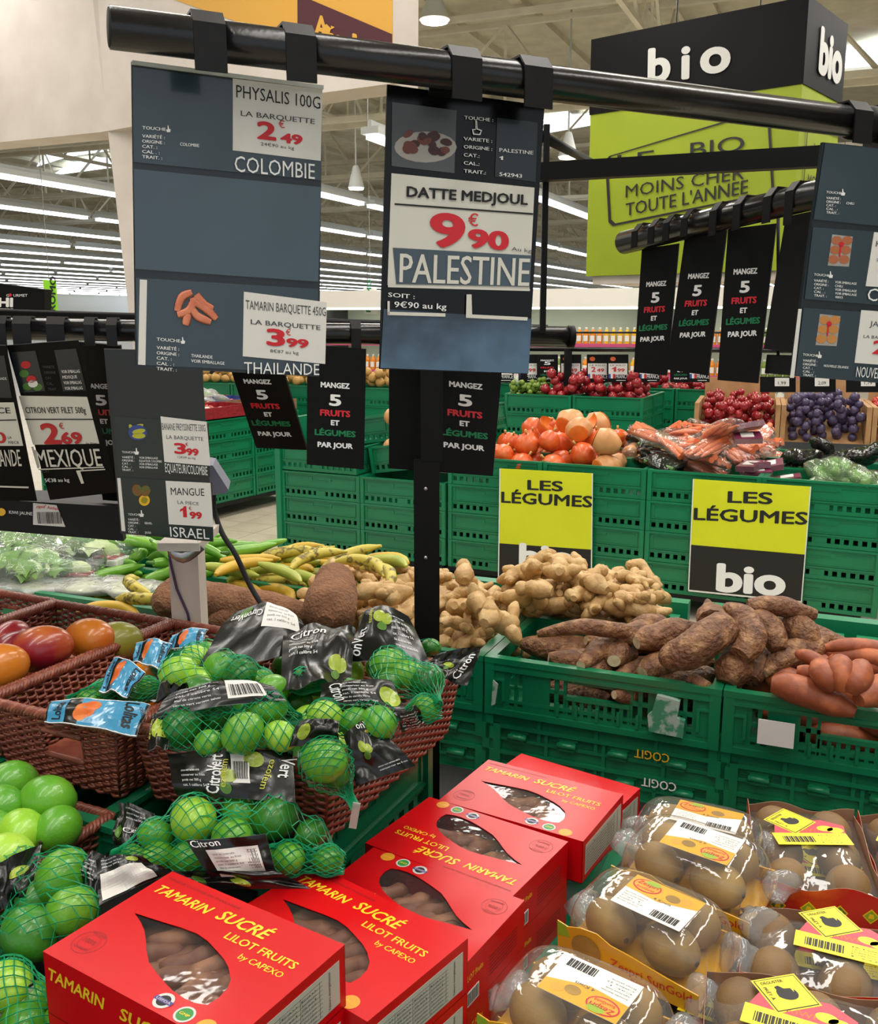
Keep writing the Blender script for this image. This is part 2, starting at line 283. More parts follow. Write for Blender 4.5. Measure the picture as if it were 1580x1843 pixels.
for t in (21, 29, 37, 46, 56, 68, 84): truss(e1*-60+e2*t, e1*40+e2*t, 6.0, 7.8, .35, 3, .085 if t < 40 else .1).obj('trim_%d' % (n := n+1), kind='structure')
for s in (-52, -36, -24, -13, -4, 6, 17): truss(e1*s+e2*16, e1*s+e2*100, 6.7, 7.9, 0, 2.4, .07).obj('trim_%d' % (n := n+1), kind='structure')
for s, t in ((-34, 30), (-30, 62), (-22, 48), (-12, 70), (-2, 46), (8, 50), (10, 33)): MB().box(-.25, .25, -.25, .25, 0, 8, 'steel_white', Matrix.Translation(e1*s+e2*t)).obj('trim_%d' % (n := n+1), kind='structure')
def zq(px, z): return [G(u, v, z) for u, v in px]
k = 0
for px in ([(66, 300), (120, 240), (176, 231), (205, 270), (120, 283)], [(95, 316), (130, 294), (215, 282), (215, 300)], [(700, 262), (850, 236), (1062, 205), (1062, 226), (860, 262)], [(1490, 108), (1640, 60), (1640, 140), (1490, 140)]):
    p = zq(px, 7.9); MB().add([q for q in p]+[q+Vector((0, 0, .03)) for q in p], [tuple(range(len(p))), tuple(range(len(p), 2*len(p)))], 'sky_panel').obj('window_%d' % (k := k+1), kind='structure')
# ceiling strip lights: only those in view
def scr(p):
    d = p-E0; a = d.y*math.cos(PITCH)-d.z*math.sin(PITCH); b = d.y*math.sin(PITCH)+d.z*math.cos(PITCH); return (790+FPX*d.x/a, 921-FPX*b/a) if a > .1 else (-9999, 0)
hs = MB().box(-.16, .16, 0, 8.6, .05, .16, 'steel_white'); hs.box(-.035, .035, 0, 8.6, .16, .26, 'steel_white'); hm = hs.mesh('housing'); tm = MB().box(-.09, .09, .05, 8.55, -.03, .05, 'tube_light').mesh('tube')
n = 0
for i in range(26):
    s = 20-4.6*i
    for j in range(13):
        t = 15+9*j; p = e1*s+e2*t+Vector((0, 0, 4.5)); q = p+e2*8.6; a, b = scr(p), scr(q)
        if max(a[0], b[0]) < -20 or min(a[0], b[0]) > 1600 or p.y < 15 or min(a[1], b[1]) < -30 or n > 230: continue
        if (a[1] < 300 and b[1] < 300) and a[0] > 700: continue
        n += 1; o = thing('ceiling_light', 'long white fluorescent strip light hung in rows under the hall roof', 'light', Matrix.Translation(p)@Matrix.Rotation(R(-23), 4, 'Z'), 'strip lights under the roof')
        for nm, me in (('housing', hm), ('tube', tm)): c = bpy.data.objects.new(nm, me); COL.objects.link(c); c.parent = o
for (u, v, Y, r, lb) in ((782, 36, 20, .3, 'round white pendant lamp glowing beside the yellow and maroon fascia'), (1022, 282, 22, .22, 'round white pendant lamp left of the lime green cube sign'), (641, 338, 24, .2, 'small round pendant lamp seen between the two nearest price signs')):
    p = V(u, v, Y); o = thing('pendant_lamp', lb, 'lamp', Matrix.Translation(p))
    MB().lump([(0, 0, 0), (0, 0, .18), (0, 0, .5)], [r, r*.75, r*.3], 'steel_white', 8, 16, 0).obj('shade', o); MB().tube([(0, 0, -.04), (0, 0, .0)], r*.86, 'lamp_glow', 16).obj('bulb', o); MB().tube([(0, 0, .5), (0, 0, 8-p.z)], .02, 'steel_white', 5).obj('cord', o)
# ---------- white fascia of the shop corner ----------
fas = thing('shop_fascia', 'white hanging fascia with a yellow band and a maroon panel, upper left', 'sign', Matrix())
S1 = Sheet((-60, -80), (707, -80), (-60, 262), (707, 150), 9.3, 6.86)
m = MB(); S1.poly(m, [(-60, 262), (180, 238), (580, 167), (707, 150), (707, -90), (-60, -90)], 'white_paint', -.3, 0); m.v = [tuple(S1.M@Vector(p)) for p in m.v]; m.obj('panel', fas)
m = MB(); S1.poly(m, [(315, 0), (423, 38), (560, 84), (707, 130), (707, -90), (120, -90), (260, -22)], 'yellow_paint', .002, .006); m.v = [tuple(S1.M@Vector(p)) for p in m.v]; m.obj('yellow_band', fas)
m = MB(); S1.poly(m, [(537, 110), (707, 128), (707, 62), (565, 2), (537, -10)], 'maroon', .008, .010)
S1.text(m, 'A', 567, 64, 594, 72, 40, 'yellow_paint', .012, .04); S1.text(m, 'uchan', 594, 82, 700, 113, 34, 'yellow_paint', .012, .05)
S1.poly(m, [(584, 48), (590, 44), (598, 52), (592, 72), (583, 78), (580, 66)], 'yellow_paint', .014); S1.poly(m, [(598, 47), (605, 50), (598, 54)], 'yellow_paint', .0145); m.v = [tuple(S1.M@Vector(p)) for p in m.v]; m.obj('brand_panel', fas, label='maroon panel with yellow logo lettering')
cl = MB(); a = V(165, 0, 8.6); 
cl.add([V(u, v, Y) for (u, v, Y) in ((160, -60, 8.4), (208, -60, 8.4), (240, -60, 8.9), (160, -60, 8.9), (270, 893, 8.4), (300, 893, 8.4), (312, 880, 8.9), (280, 880, 8.9))], [(0, 4, 5, 1), (1, 5, 6, 2), (0, 1, 2, 3), (4, 7, 6, 5), (3, 2, 6, 7), (0, 3, 7, 4)], 'white_paint'); cl.obj('trim_30', kind='structure')
# ---------- lime green bio cube ----------
cube = thing('cube_sign', 'huge hanging lime green and black organic section cube sign, upper right', 'sign', Matrix())
S2 = Sheet((1063, 72), (1450, -5), (1056, 497), (1432, 486), 10, 8.72)
def onS(S, fn, nm, par, **k): m = MB(); fn(m); m.v = [tuple(S.M@Vector(p)) for p in m.v]; return m.obj(nm, par, **k)
w2 = (S2.hit(1450, -5)-S2.hit(1063, 72)); zt = S2.hit(1063, 72).z; zb = S2.hit(1056, 497).z; p0 = S2.hit(1060, 300); wx = Vector((w2.x, w2.y, 0)); wn = wx.normalized(); wd = Vector((-wn.y, wn.x, 0))
p0 = Vector((p0.x, p0.y, 0)); L2 = wx.length; Mq = Matrix((wn, wd, Vector((0, 0, 1)))).transposed().to_4x4(); Mq.translation = p0; D2 = L2*.5
zm = S2.hit(1062, 207).z; MB().box(0, L2, 0, D2, zb, zm, 'lime_paint', Mq).obj('green_body', cube); MB().box(-.01, L2+.01, -.01, D2+.01, zm, zt, 'sign_black', Mq).obj('black_band', cube); MB().box(.05, L2-.05, .05, D2-.05, zb-.08, zb, 'white_paint', Mq).obj('bottom_tray', cube)
def bio(m):
    S2.text(m, 'b', 1167, 149, 1208, 144, 62, 'sign_letter', .02, .045); S2.text(m, 'i', 1227, 142, 1243, 140, 62, 'sign_letter', .02, .045); S2.text(m, 'o', 1261, 133, 1316, 126, 66, 'sign_letter', .02, .045)
onS(S2, bio, 'lettering', cube, label='pale grey lettering')
def stamp(m):
    S2.text(m, 'LE', 1112, 306, 1178, 297, 28, 'ink', .015); S2.text(m, 'BIO', 1243, 284, 1340, 271, 28, 'ink', .015); S2.text(m, 'MOINS CHER', 1127, 356, 1340, 322, 23, 'ink', .015); S2.text(m, "TOUTE L'ANNEE", 1127, 389, 1347, 348, 24, 'ink', .015, .01)
    o = [(1091, 290), (1098, 282), (1378, 232), (1386, 236), (1393, 342), (1388, 349), (1104, 406), (1096, 400)]; o = [(1090, 290), (1097, 281), (1380, 196), (1386, 201), (1394, 342), (1389, 349), (1104, 407), (1096, 400)]
    cx, cy = 1242, 300; i_ = [(cx+(u-cx)*.967, cy+(v-cy)*.955) for u, v in o]; S2.poly(m, o[::-1], 'ink', .012, holes=[i_])
onS(S2, stamp, 'stamp', cube, label='black stamped slogan in a rounded frame')
m = MB(); T2 = Mq@Matrix.Translation((L2+.012, 0, 0))@Matrix.Rotation(R(90), 4, 'Z')@Matrix.Rotation(R(90), 4, 'X')
ltext(m, 'bio', .3, zt-.52, .62, .36, 'sign_letter', .01, .05, M=T2); ltext(m, 'LE BIO', .35, zb+.95, .6, .15, 'ink', .003, M=T2); ltext(m, 'MOINS CHER', .25, zb+.7, .8, .13, 'ink', .003, M=T2); ltext(m, "TOUTE L'ANNEE", .25, zb+.45, .85, .13, 'ink', .003, M=T2)
m.prism([(.15, zb+.3), (1.2, zb+.3), (1.2, zb+1.25), (.15, zb+1.25)], .002, .002, 'ink', [[(.17, zb+.32), (1.18, zb+.32), (1.18, zb+1.23), (.17, zb+1.23)]], T2); m.obj('lettering', cube)
for k in (.3, .7): MB().tube([Mq@Vector((L2*k, D2*.5, zt)), Mq@Vector((L2*k, D2*.5, 8))], .008, 'steel', 4).obj('wire', cube)
# ---------- left background signs ----------
S3 = Sheet((-40, 505), (80, 521), (-40, 577), (80, 570), 10.5, 10.2); t3 = thing('shop_sign', 'black sushi counter sign with white letters, far left above the black rail', 'sign', S3.M)
m = MB(); S3.body(m, 'black', .1); m.obj('panel', t3)
m = MB(); S3.text(m, 'SUSHI', -50, 551, 24, 552, 16, 'print_white', .004, .05); S3.text(m, 'G   URMET', 12, 534, 50, 534, 5, 'print_white', .004); S3.text(m, 'ET DIFFERENT', -14, 559, 24, 559, 4, 'print_white', .004); S3.blob(m, 19, 531, 3, 3, 'red_print', .005); m.obj('lettering', t3)
S4 = Sheet((77, 503), (99, 505), (82, 572), (104, 573), 14, 14); t4 = thing('promo_banner', 'bright green vertical promotion banner at the left, above the black rail', 'banner', S4.M); m = MB(); S4.body(m, 'promo_green', .04); m.obj('cloth', t4)
m = MB(); M4 = Matrix.Rotation(R(90), 4, 'Z'); a = S4.L(101, 572); b = S4.L(99, 497); ltext(m, 'PROMO', 0, 0, b[1]-a[1], .085, 'ink', .01, .03, M=Matrix.Translation((a[0]-.01, a[1], 0))@M4); m.obj('lettering', t4); MB().tube([S4.hit(88, 503), S4.hit(88, 503)+Vector((0, 0, 5))], .006, 'steel', 4).obj('cord', t4, world=True)
S5 = Sheet((654, 518), (678, 519), (655, 565), (679, 566), 16, 16); t5 = thing('promo_banner', 'small white banner with green vertical letters between the nearest price signs', 'banner', S5.M); m = MB(); S5.body(m, 'white_card', .04); m.obj('cloth', t5)
m = MB(); a = S5.L(667, 562); b = S5.L(667, 503); ltext(m, 'PROMO', 0, 0, b[1]-a[1], .075, 'green_print', .01, .03, M=Matrix.Translation((a[0], a[1], 0))@M4); m.obj('lettering', t5); MB().tube([S5.hit(666, 518), S5.hit(666, 518)+Vector((0, 0, 5))], .006, 'steel', 4).obj('cord', t5, world=True)
# ---------- crates ----------
def wallB(mb, w, h, M, mat='crate_green', det=1):
    """closed display face: panel, handle recess, ribs and a band of small holes"""
    B = lambda x0, x1, y0, y1, z0, z1, mt=mat: mb.box(x0*w, x1*w, y0, y1, z0*h, z1*h, mt, M)
    B(0, 1, -.012, .012, .93, 1); B(0, .035, -.01, .012, .0, .93); B(.965, 1, -.01, .012, .0, .93); B(.035, .965, -.002, .01, .38, .93); B(.035, .965, -.007, .012, .34, .39)
    if det:
        B(.08, .36, -.006, -.001, .80, .825); B(.64, .92, -.006, -.001, .80, .825); B(.36, .40, -.006, -.001, .70, .83); B(.60, .64, -.006, -.001, .70, .83); B(.40, .60, -.006, -.001, .69, .72); B(.06, .075, -.006, -.001, .42, .88); B(.925, .94, -.006, -.001, .42, .88); B(.07, .93, -.006, -.001, .42, .45)
    B(.035, .965, -.006, .01, 0, .12); B(.035, .965, -.002, .01, .28, .34)
    n = 13
    for i in range(n+1): x = .035+.93*i/n; B(max(x-.016, .03), min(x+.016, .97), -.002, .01, .12, .28)
    B(.44, .56, -.004, .01, .1, .3)
def wallA(mb, w, h, M, mat='crate_green'):
    """open fruit crate face: rolled rim, hand hole, slots"""
    B = lambda x0, x1, y0, y1, z0, z1: mb.box(x0*w, x1*w, y0, y1, z0*h, z1*h, mat, M)
    B(0, 1, -.014, .012, .9, 1); B(.03, .97, -.010, .008, .84, .9); B(.03, .97, -.014, .008, .78, .84); B(0, 1, -.012, .012, 0, .1); B(.03, .97, -.004, .008, .10, .17)
    B(0, .045, -.012, .012, .1, .9); B(.955, 1, -.012, .012, .1, .9); B(.045, .09, -.006, .008, .17, .78); B(.91, .955, -.006, .008, .17, .78)
    B(.08, .092, -.013, -.005, .25, .6); B(.908, .92, -.013, -.005, .25, .6); B(.045, .092, -.013, -.005, .6, .64); B(.908, .955, -.013, -.005, .6, .64)
    for x0, x1 in ((.09, .11), (.132, .148), (.17, .29), (.312, .33), (.352, .365), (.635, .648), (.67, .688), (.71, .83), (.852, .868), (.89, .91)): B(x0, x1, -.004, .006, .17, .78)
    for x0, x1 in ((.11, .17), (.83, .89)): B(x0, x1, -.004, .006, .46, .52)
    B(.29, .365, -.004, .006, .5, .57); B(.635, .71, -.004, .006, .5, .57); B(.365, .635, -.008, .008, .43, .5); B(.365, .635, -.006, .006, .72, .78)
    for i in range(9): x = .365+.27*i/8; B(x-.008, x+.008, -.004, .006, .17, .43)
    for x in (.33, .41, .5, .59, .67): B(x-.006, x+.006, -.011, -.004, .14, .36)
def wallC(mb, w, h, M, mat='crate_green'):
    """folded crate face seen under the display: ribs and hinge clips"""
    B = lambda x0, x1, y0, y1, z0, z1: mb.box(x0*w, x1*w, y0, y1, z0*h, z1*h, mat, M)
    B(0, 1, 0, .012, 0, 1); B(0, 1, -.012, 0, .92, 1); B(0, 1, -.008, 0, 0, .06)
    for x in (0, .24, .49, .74, .985): B(x, x+.015, -.008, 0, .06, .92)
    for x in (.12, .34, .56, .80): B(x, x+.07, -.02, 0, .02, .2); B(x-.01, x+.08, -.006, 0, .2, .26); mb.tube([M@Vector(((x-.005)*w, -.018, .14*h)), M@Vector(((x+.075)*w, -.018, .14*h))], .008, mat, 8)
def crate_meshes(w, d, h, wall, mat='crate_green'):
    out = []; 
    for nm, ln, M in (('front_wall', w, TR(-w/2, -d/2, 0)), ('back_wall', w, TR(w/2, d/2, 0, 180)), ('side_wall', d, TR(-w/2, d/2, 0, -90)), ('side_wall', d, TR(w/2, -d/2, 0, 90))):
        m = MB(); wall(m, ln, h, M@TR(0, .013, 0), mat); out.append((nm, m.mesh(nm)))
    m = MB(); m.box(-w/2+.01, w/2-.01, -d/2+.01, d/2-.01, .004, .014, 'crate_dark')
    for i in range(6): x = -w/2+.06+i*(w-.12)/5; m.box(x-.004, x+.004, -d/2+.02, d/2-.02, .0, .004, 'crate_dark')
    out.append(('base', m.mesh('base'))); return out
CR = {'B': crate_meshes(.59, .39, .166, wallB), 'Bh': crate_meshes(.59, .39, .166, lambda m, w, h, M, mt: wallB(m, w, h, M, mt, 0)), 'A': crate_meshes(.595, .395, .155, wallA), 'Ah': crate_meshes(.395, .29, .15, wallA), 'C': crate_meshes(.60, .40, .115, wallC)}
def crate(kind, M, label, group=None):
    o = thing('plastic_crate', label, 'crate', M, group)
    for nm, me in CR[kind]: c = bpy.data.objects.new(nm, me); COL.objects.link(c); c.parent = o; WM[c] = M
    return o
def dolly(M, w, d, label):
    o = thing('dolly', label, 'trolley', M); m = MB(); m.box(0, w, 0, d, .10, .13, 'black_paint'); m.obj('platform', o)
    for x in (.08, w-.08):
        for y in (.08, d-.08): q = MB(); q.tube([(x-.012, y, .045), (x+.012, y, .045)], .045, 'rubber', 14); q.box(x-.02, x+.02, y-.02, y+.02, .045, .10, 'steel'); q.obj('castor', o)
def at(o, dx, x, y): return o+dx[0]*x+dx[1]*y
BO = Vector((-1.03, 6.22, 0)); BX = (ex, ey)
def bt(x, y, z, rz=-26.3, rx=0, ry=0): p = BO+ex*x+ey*y; return Matrix.Translation((p.x, p.y, z))@Matrix.Rotation(R(rz), 4, 'Z')@Matrix.Rotation(R(rx), 4, 'X')@Matrix.Rotation(R(ry), 4, 'Y')
for nm, x0, w in (('black wheeled base under the short green crate table', .01, 1.16), ('black wheeled base under the long organic vegetable table', 1.2, 2.3), ('black wheeled base at the right edge behind the sweet potatoes', 3.6, 1.2)):
    dolly(bt(x0, .02, 0), w, 1.15, nm)
g1 = 'crates stacked under the short table'; g2 = 'crates stacked under the organic table'; g3 = 'crates stacked at the right edge'
for c, (x, nl, nr, g, lb) in enumerate([(.30, 3, 3, g1, 'the left column of the short table'), (.893, 3, 3, g1, 'the right column of the short table'), (1.5, 4, 3, g2, 'the column behind the left yellow poster'), (2.095, 4, 3, g2, 'the column right of the left yellow poster'), (2.69, 4, 3, g2, 'the column left of the right yellow poster'), (3.28, 4, 3, g2, 'the column right of the right yellow poster'), (3.93, 4, 2, g3, 'the column at the right picture edge')]):
    for k in range(nl):
        for j in range(nr):
            if j == 0 or k == nl-1: crate('B' if j == 0 else 'Bh', bt(x, .2+.4*j, .131+.168*k), *((('green %s crate in %s' % (('bottom', 'second', 'third', 'top')[k] if k < nl-1 else 'top', lb)), None) if j == 0 else ('green crate in the %s inner row behind %s' % (('', 'second', 'last')[j], lb), None)))
# tilted crates on the short table
MB().box(-.02, 0.02, -.01, .39, 0, .86, 'rail_green', bt(-.01, 0, .1)).obj('side_board', label='green upright board at the left end of the short crate table', cat='board')
crate('B', bt(.28, .2, .64), 'level green crate lying open left of the tilted crates'); crate('B', bt(.9, .33, .68, -26.3, 0, -9), 'tilted green crate of melons right of the black sign'); crate('B', bt(.36, .52, .78, -26.3, 0, -9), 'tilted green crate behind the black five a day sign'); crate('B', bt(.92, .74, .84, -26.3, 0, -9), 'tilted green crate behind the melon crate')
# posters
def poster(px, y, lb):
    S = Sheet(*px[:4], *px[4]); t = thing('poster', lb, 'poster', S.M); m = MB(); S.body(m, 'lime_yellow', .002)
    m.obj('paper', t); m = MB(); bl, br = px[2], px[3]; tl, tr = px[0], px[1]; f = .415 if y else .34
    q = lambda a, b, w: (a[0]+(b[0]-a[0])*w, a[1]+(b[1]-a[1])*w)
    S.poly(m, [q(bl, tl, .015), q(br, tr, .015), q(br, tr, f), q(bl, tl, f)], 'poster_black', .0012); S.poly(m, [bl, br, q(br, tr, .014), q(bl, tl, .014)], 'white_card', .0014); S.poly(m, [bl, (bl[0]+2, bl[1]), (tl[0]+2, tl[1]), tl], 'white_card', .0014); S.poly(m, [(br[0]-2, br[1]), br, tr, (tr[0]-2, tr[1])], 'white_card', .0014); m.obj('black_field', t)
    return S, t
PA = ((899, 843), (1067, 852), (896, 1047), (1065, 1060)); PB = ((1247, 862), (1460, 876), (1238, 1064), (1443, 1085))
dA = (bt(1.6, -.02, 0).translation.y, bt(2.2, -.02, 0).translation.y); 
def plY(u, v):  # distance of the table face along the ray
    r = ray(u, v); o = BO-ey*.018; t = (o-E0).dot(ey)/r.dot(ey); return t*r.y
for px, y, txt in ((PA, 0, ((('LES', 949, 881, 1013, 884, 18)), ('LÉGUMES', 902, 904, 1066, 913, 20), ('bio', 934, 1018, 1034, 1024, 42))), (PB, 1, (('LES', 1309, 904, 1390, 907, 21), ('LÉGUMES', 1248, 935, 1453, 944, 22), ('bio', 1288, 1062, 1413, 1071, 50)))):
    S, t = poster(px+((plY(*px[0]), plY(*px[1])),), y, 'yellow and black organic vegetables poster on the crates, '+('right one' if y else 'left one, partly behind the ginger'))
    m = MB(); [S.text(m, w, a, b, c, d, h, 'ink', .002, .026) for w, a, b, c, d, h in txt[:2]]; S.text(m, *txt[2], 'print_white', .003, .04); m.obj('lettering', t)
# ---------- background goods ----------
rnd = random.Random(7)
def ob(name, me, M, label=None, cat=None, group=None, parent=None):
    o = bpy.data.objects.new(name, me); COL.objects.link(o)
    if parent is not None: o.parent = parent; WM[o] = WM[parent]
    else: o.matrix_world = M; WM[o] = M
    return tag(o, label, cat, group)
def pr(mb, name): me = mb.mesh(name); return (me, meshpts(me))
def lin(a, b, t): return a+(b-a)*t
def inquad(Q, rnd, g=1):
    a, b = (rnd.random() if g == 1 else min(max(rnd.gauss(.5, .22), 0), 1) for _ in (0, 1)); return lin(lin(Q[0], Q[1], a), lin(Q[3], Q[2], a), b)
def pile(F, protos, name, label, cat, group, Q, n, rots=(180, 180, 180), tries=4, jit=.03, g=1, sink=.004, parts=None, sc=(.9, 1.1)):
    for i in range(n):
        P = protos[i % len(protos)]; best = None; s_ = rnd.uniform(*sc); rt = [rnd.uniform(-r, r) for r in rots]; M3 = Matrix.Rotation(R(rt[2]), 4, 'Z')@Matrix.Rotation(R(rt[0]), 4, 'X')@Matrix.Rotation(R(rt[1]), 4, 'Y')@Matrix.Scale(s_, 4); PP = P[1]@np.array(M3.to_3x3()).T
        for t in range(tries):
            pt = inquad(Q, rnd, g); z = F.rest(PP, pt.x, pt.y)
            if best is None or z < best[0]: best = (z, pt.x, pt.y)
        z, x_, y_ = best; z -= sink; F.put(PP, x_, y_, z); M = Matrix.Translation((x_, y_, z))@M3
        if parts is None: ob(name, P[0], M, label, cat, group)
        else:
            o = thing(name, label, cat, M, group)
            for nm, me in parts[i % len(parts)]: ob(nm, me, None, parent=o)
def pxq(z, *p): return [G(u, v, z) for u, v in p]
def fld(Q, z, mg=.25, cell=.012):
    xs = [p.x for p in Q]; ys = [p.y for p in Q]; return Field(min(xs)-mg, min(ys)-mg, max(xs)+mg, max(ys)+mg, z, cell)
def bagp(nm, content, size, filmm, k=2, fq=14, amp=.5):
    """bag protos: list of (parts) and (pts)"""
    out = []; pts = []
    for s in range(k):
        m1 = MB(); content(m1, s); m2 = MB(); m2.blob((0, 0, 0), size, filmm, 14, 9, amp, fq, seed=s+3)
        a, b = m1.mesh(nm), m2.mesh('film'); out.append([(nm, a), ('film', b)]); pts.append((b, meshpts(b)*[.9, .9, .75]))
    return out, pts
def ball(r, mt, k=3, seg=12, ring=8, amp=.08, fq=12, sq=.95): return [pr(MB().blob((0, 0, 0), (r, r, r*sq), mt, seg, ring, amp, fq/r*.05, seed=i), mt) for i in range(k)]
# bio table
def BQ(x0, x1, y0, y1): return [BO+ex*x+ey*y for x, y in ((x0, y0), (x1, y0), (x1, y1), (x0, y1))]
Q = BQ(1.3, 2.0, .08, 1.1); BF = Field(-.3, 4.2, 4.6, 7.6, .70, .012)
def pump(d): return 1+.06*abs(math.cos(5*math.atan2(d.y, d.x)))+.35*max(0, d.z-.75)
pk = [pr(MB().blob((0, 0, 0), (.085, .085, .08), 'pumpkin', 20, 12, .05, 9, seed=i, shape=pump).tube([(0, 0, .085), (.005, 0, .12)], .009, 'potato', 6), 'pumpkin') for i in range(3)]
pile(BF, pk, 'pumpkin', 'small orange red pumpkin heaped at the left end of the organic table', 'pumpkin', 'pumpkins on the organic table', Q, 46, (40, 50, 180), 8, .05, sc=(.68, .88))
def cut(m, s):
    m.lump([(-.09, 0, 0), (-.05, 0, 0), (0, 0, .0), (.05, 0, 0)], [.03, .065, .085, .06], 'butternut', 9, 16, .05, 9, s, sq=.9)
    m.blob((.055, 0, 0), (.004, .06, .055), 'squash_cut', 16, 8)
ck = []
for s in range(3): m = MB(); cut(m, s); ck.append(pr(m, 'squash_half'))
hk = []
for s in range(2):
    m = MB(); m.grid(lambda a, b: Vector((.09*math.cos(math.pi*a)*(.35+.65*math.sin(math.pi*b*.5)), .09*math.sin(math.pi*a)*(.35+.65*math.sin(math.pi*b*.5)), -.06*math.cos(math.pi*.5*b))), 14, 6, 'pumpkin'); m.grid(lambda a, b: Vector((.088*math.cos(math.pi*a)*(.35+.65*math.sin(math.pi*b*.5)), .088*math.sin(math.pi*a)*(.35+.65*math.sin(math.pi*b*.5)), .012-.055*math.cos(math.pi*.5*b))), 14, 6, 'squash_cut')
    hk.append(pr(m, 'pumpkin_slice'))
Q = BQ(1.65, 2.15, .05, .7)
pile(BF, ck+hk, 'cut_squash', 'cut squash piece with bright orange flesh beside the small pumpkins', 'squash', 'cut squash on the organic table', Q, 9, (40, 40, 180), 5, .05)
def carr(m, s):
    r = random.Random(s)
    for i in range(7): y = -.045+.015*i; m.lump([(-.10, y+r.uniform(-.01, .01), .01*(i % 3)), (0, y, .012*(i % 2)), (.10, y+r.uniform(-.02, .02), 0)], [.015, .014, .010, .003], 'carrot', 6, 7, .1, 20, i)
def zuc(m, s):
    for i in range(4): m.lump([(-.09, -.04+.027*i, .005), (.09, -.04+.027*i, .0)], [.012, .019, .018, .012], 'leaf' if s else 'pack_green', 6, 8, .1, 20, i)
def blk(m, s):
    for i in range(5): m.blob((-.05+.025*i, .02*(-1)**i, 0), .026, ('onion_purple', 'leaf', 'plum')[i % 3], 9, 6)
def grn(m, s):
    for i in range(5): m.blob((-.05+.025*i, .025*(-1)**i, .0), (.034, .03, .028), 'leaf_pale', 9, 6, .5, 30, seed=i)
def bnt(m, s): m.lump([(-.08, 0, 0), (0, 0, 0), (.07, 0, 0)], [.03, .04, .04, .055, .03], 'butternut', 8, 12, .05, 9, s)
CB = bagp('carrots', carr, (.13, .075, .035), 'bag_film', 3); ZB = bagp('courgettes', zuc, (.12, .08, .035), 'bag_film_black', 2); KB = bagp('vegetables', blk, (.10, .075, .045), 'bag_film_black', 3); GB = bagp('greens', grn, (.11, .08, .05), 'bag_film_green', 3); NB = bagp('squash', bnt, (.12, .07, .05), 'bag_film', 2); WB = bagp('contents', grn, (.12, .09, .05), 'bag_film_white', 3)
def bags(F, B, nm, lb, cat, grp, Q, n, rots=(25, 25, 180), g=1, sc=(.9, 1.15)): pile(F, B[1], nm, lb, cat, grp, Q, n, rots, 4, .04, g, .012, B[0], sc)
bags(BF, NB, 'wrapped_squash', 'butternut squash wrapped in clear film behind the cut squash', 'squash', 'wrapped squash', BQ(2.0, 2.35, .6, 1.1), 7)
bags(BF, ZB, 'courgette_bag', 'clear bag of dark green courgettes beside the carrots', 'bag', 'courgette bags', BQ(2.1, 2.5, .1, .9), 12)
bags(BF, CB, 'carrot_bag', 'clear bag of carrots heaped in the middle of the organic table', 'bag', 'carrot bags', BQ(2.3, 2.95, .1, 1.0), 34, g=2, sc=(1, 1.3))
bags(BF, KB, 'dark_bag', 'crinkled dark see-through bag of vegetables right of the carrots', 'bag', 'dark bags', BQ(3.0, 3.45, .5, 1.05), 15)
bags(BF, GB, 'greens_bag', 'clear bag of pale green vegetables at the right end of the organic table', 'bag', 'greens bags', BQ(3.2, 3.55, .08, .35), 7)
for i in range(14):
    q = inquad(BQ(2.87, 3.1, .12, .28), rnd); m = None
    if i == 0: tr_ = pr(MB().box(-.07, .07, -.05, .05, 0, .03, 'onion_purple').box(-.035, .03, -.03, .03, .03, .033, 'white_card').box(-.072, .072, -.052, .052, .0, .028, 'bag_film'), 'packed_tray')
    M = drop(BF, (None, tr_[1]), q.x, q.y, (rnd.uniform(-20, 20), rnd.uniform(-20, 20), rnd.uniform(0, 180)), rnd, 3, .03, .004); ob('packed_tray', tr_[0], M, 'small dark tray with a white label in front of the dark bags', 'tray', 'small labelled trays')
tp = [pr(MB().blob((0, 0, 0), (.05, .05, .055), 'onion_purple', 12, 9, .08, 9, seed=i, shape=lambda d: 1+.5*max(0, -d.z-.7)), 'purple_turnip') for i in range(2)]
pile(BF, tp, 'aubergine', 'round purple vegetable in the crate at the right edge', 'vegetable', 'purple vegetables', BQ(3.5, 4.0, .35, .8), 26)
# melons in the tilted crates of the short table
MF = Field(-1.6, 5.0, .8, 7.6, .72, .012)
ii, jj = np.indices(MF.H.shape); dd = (MF.x0+ii*MF.c-BO.x)*ex.x+(MF.y0+jj*MF.c-BO.y)*ex.y; MF.H[:] = .73+np.clip(dd-.62, 0, 1)*.16
pile(MF, ball(.062, 'butternut', 3), 'melon', 'pale orange melon in the tilted crate between two black signs', 'melon', 'melons in the tilted crate', BQ(.68, 1.12, .22, .48), 22, (90, 90, 180), 6)
bags(MF, GB, 'salad_bag', 'clear bag of pale greens behind the melons', 'bag', 'salad bags behind the melons', BQ(.7, 1.1, .5, .7), 9)
def SHN(t): return ' '.join(t.split(' the ')[0].split()[:9])
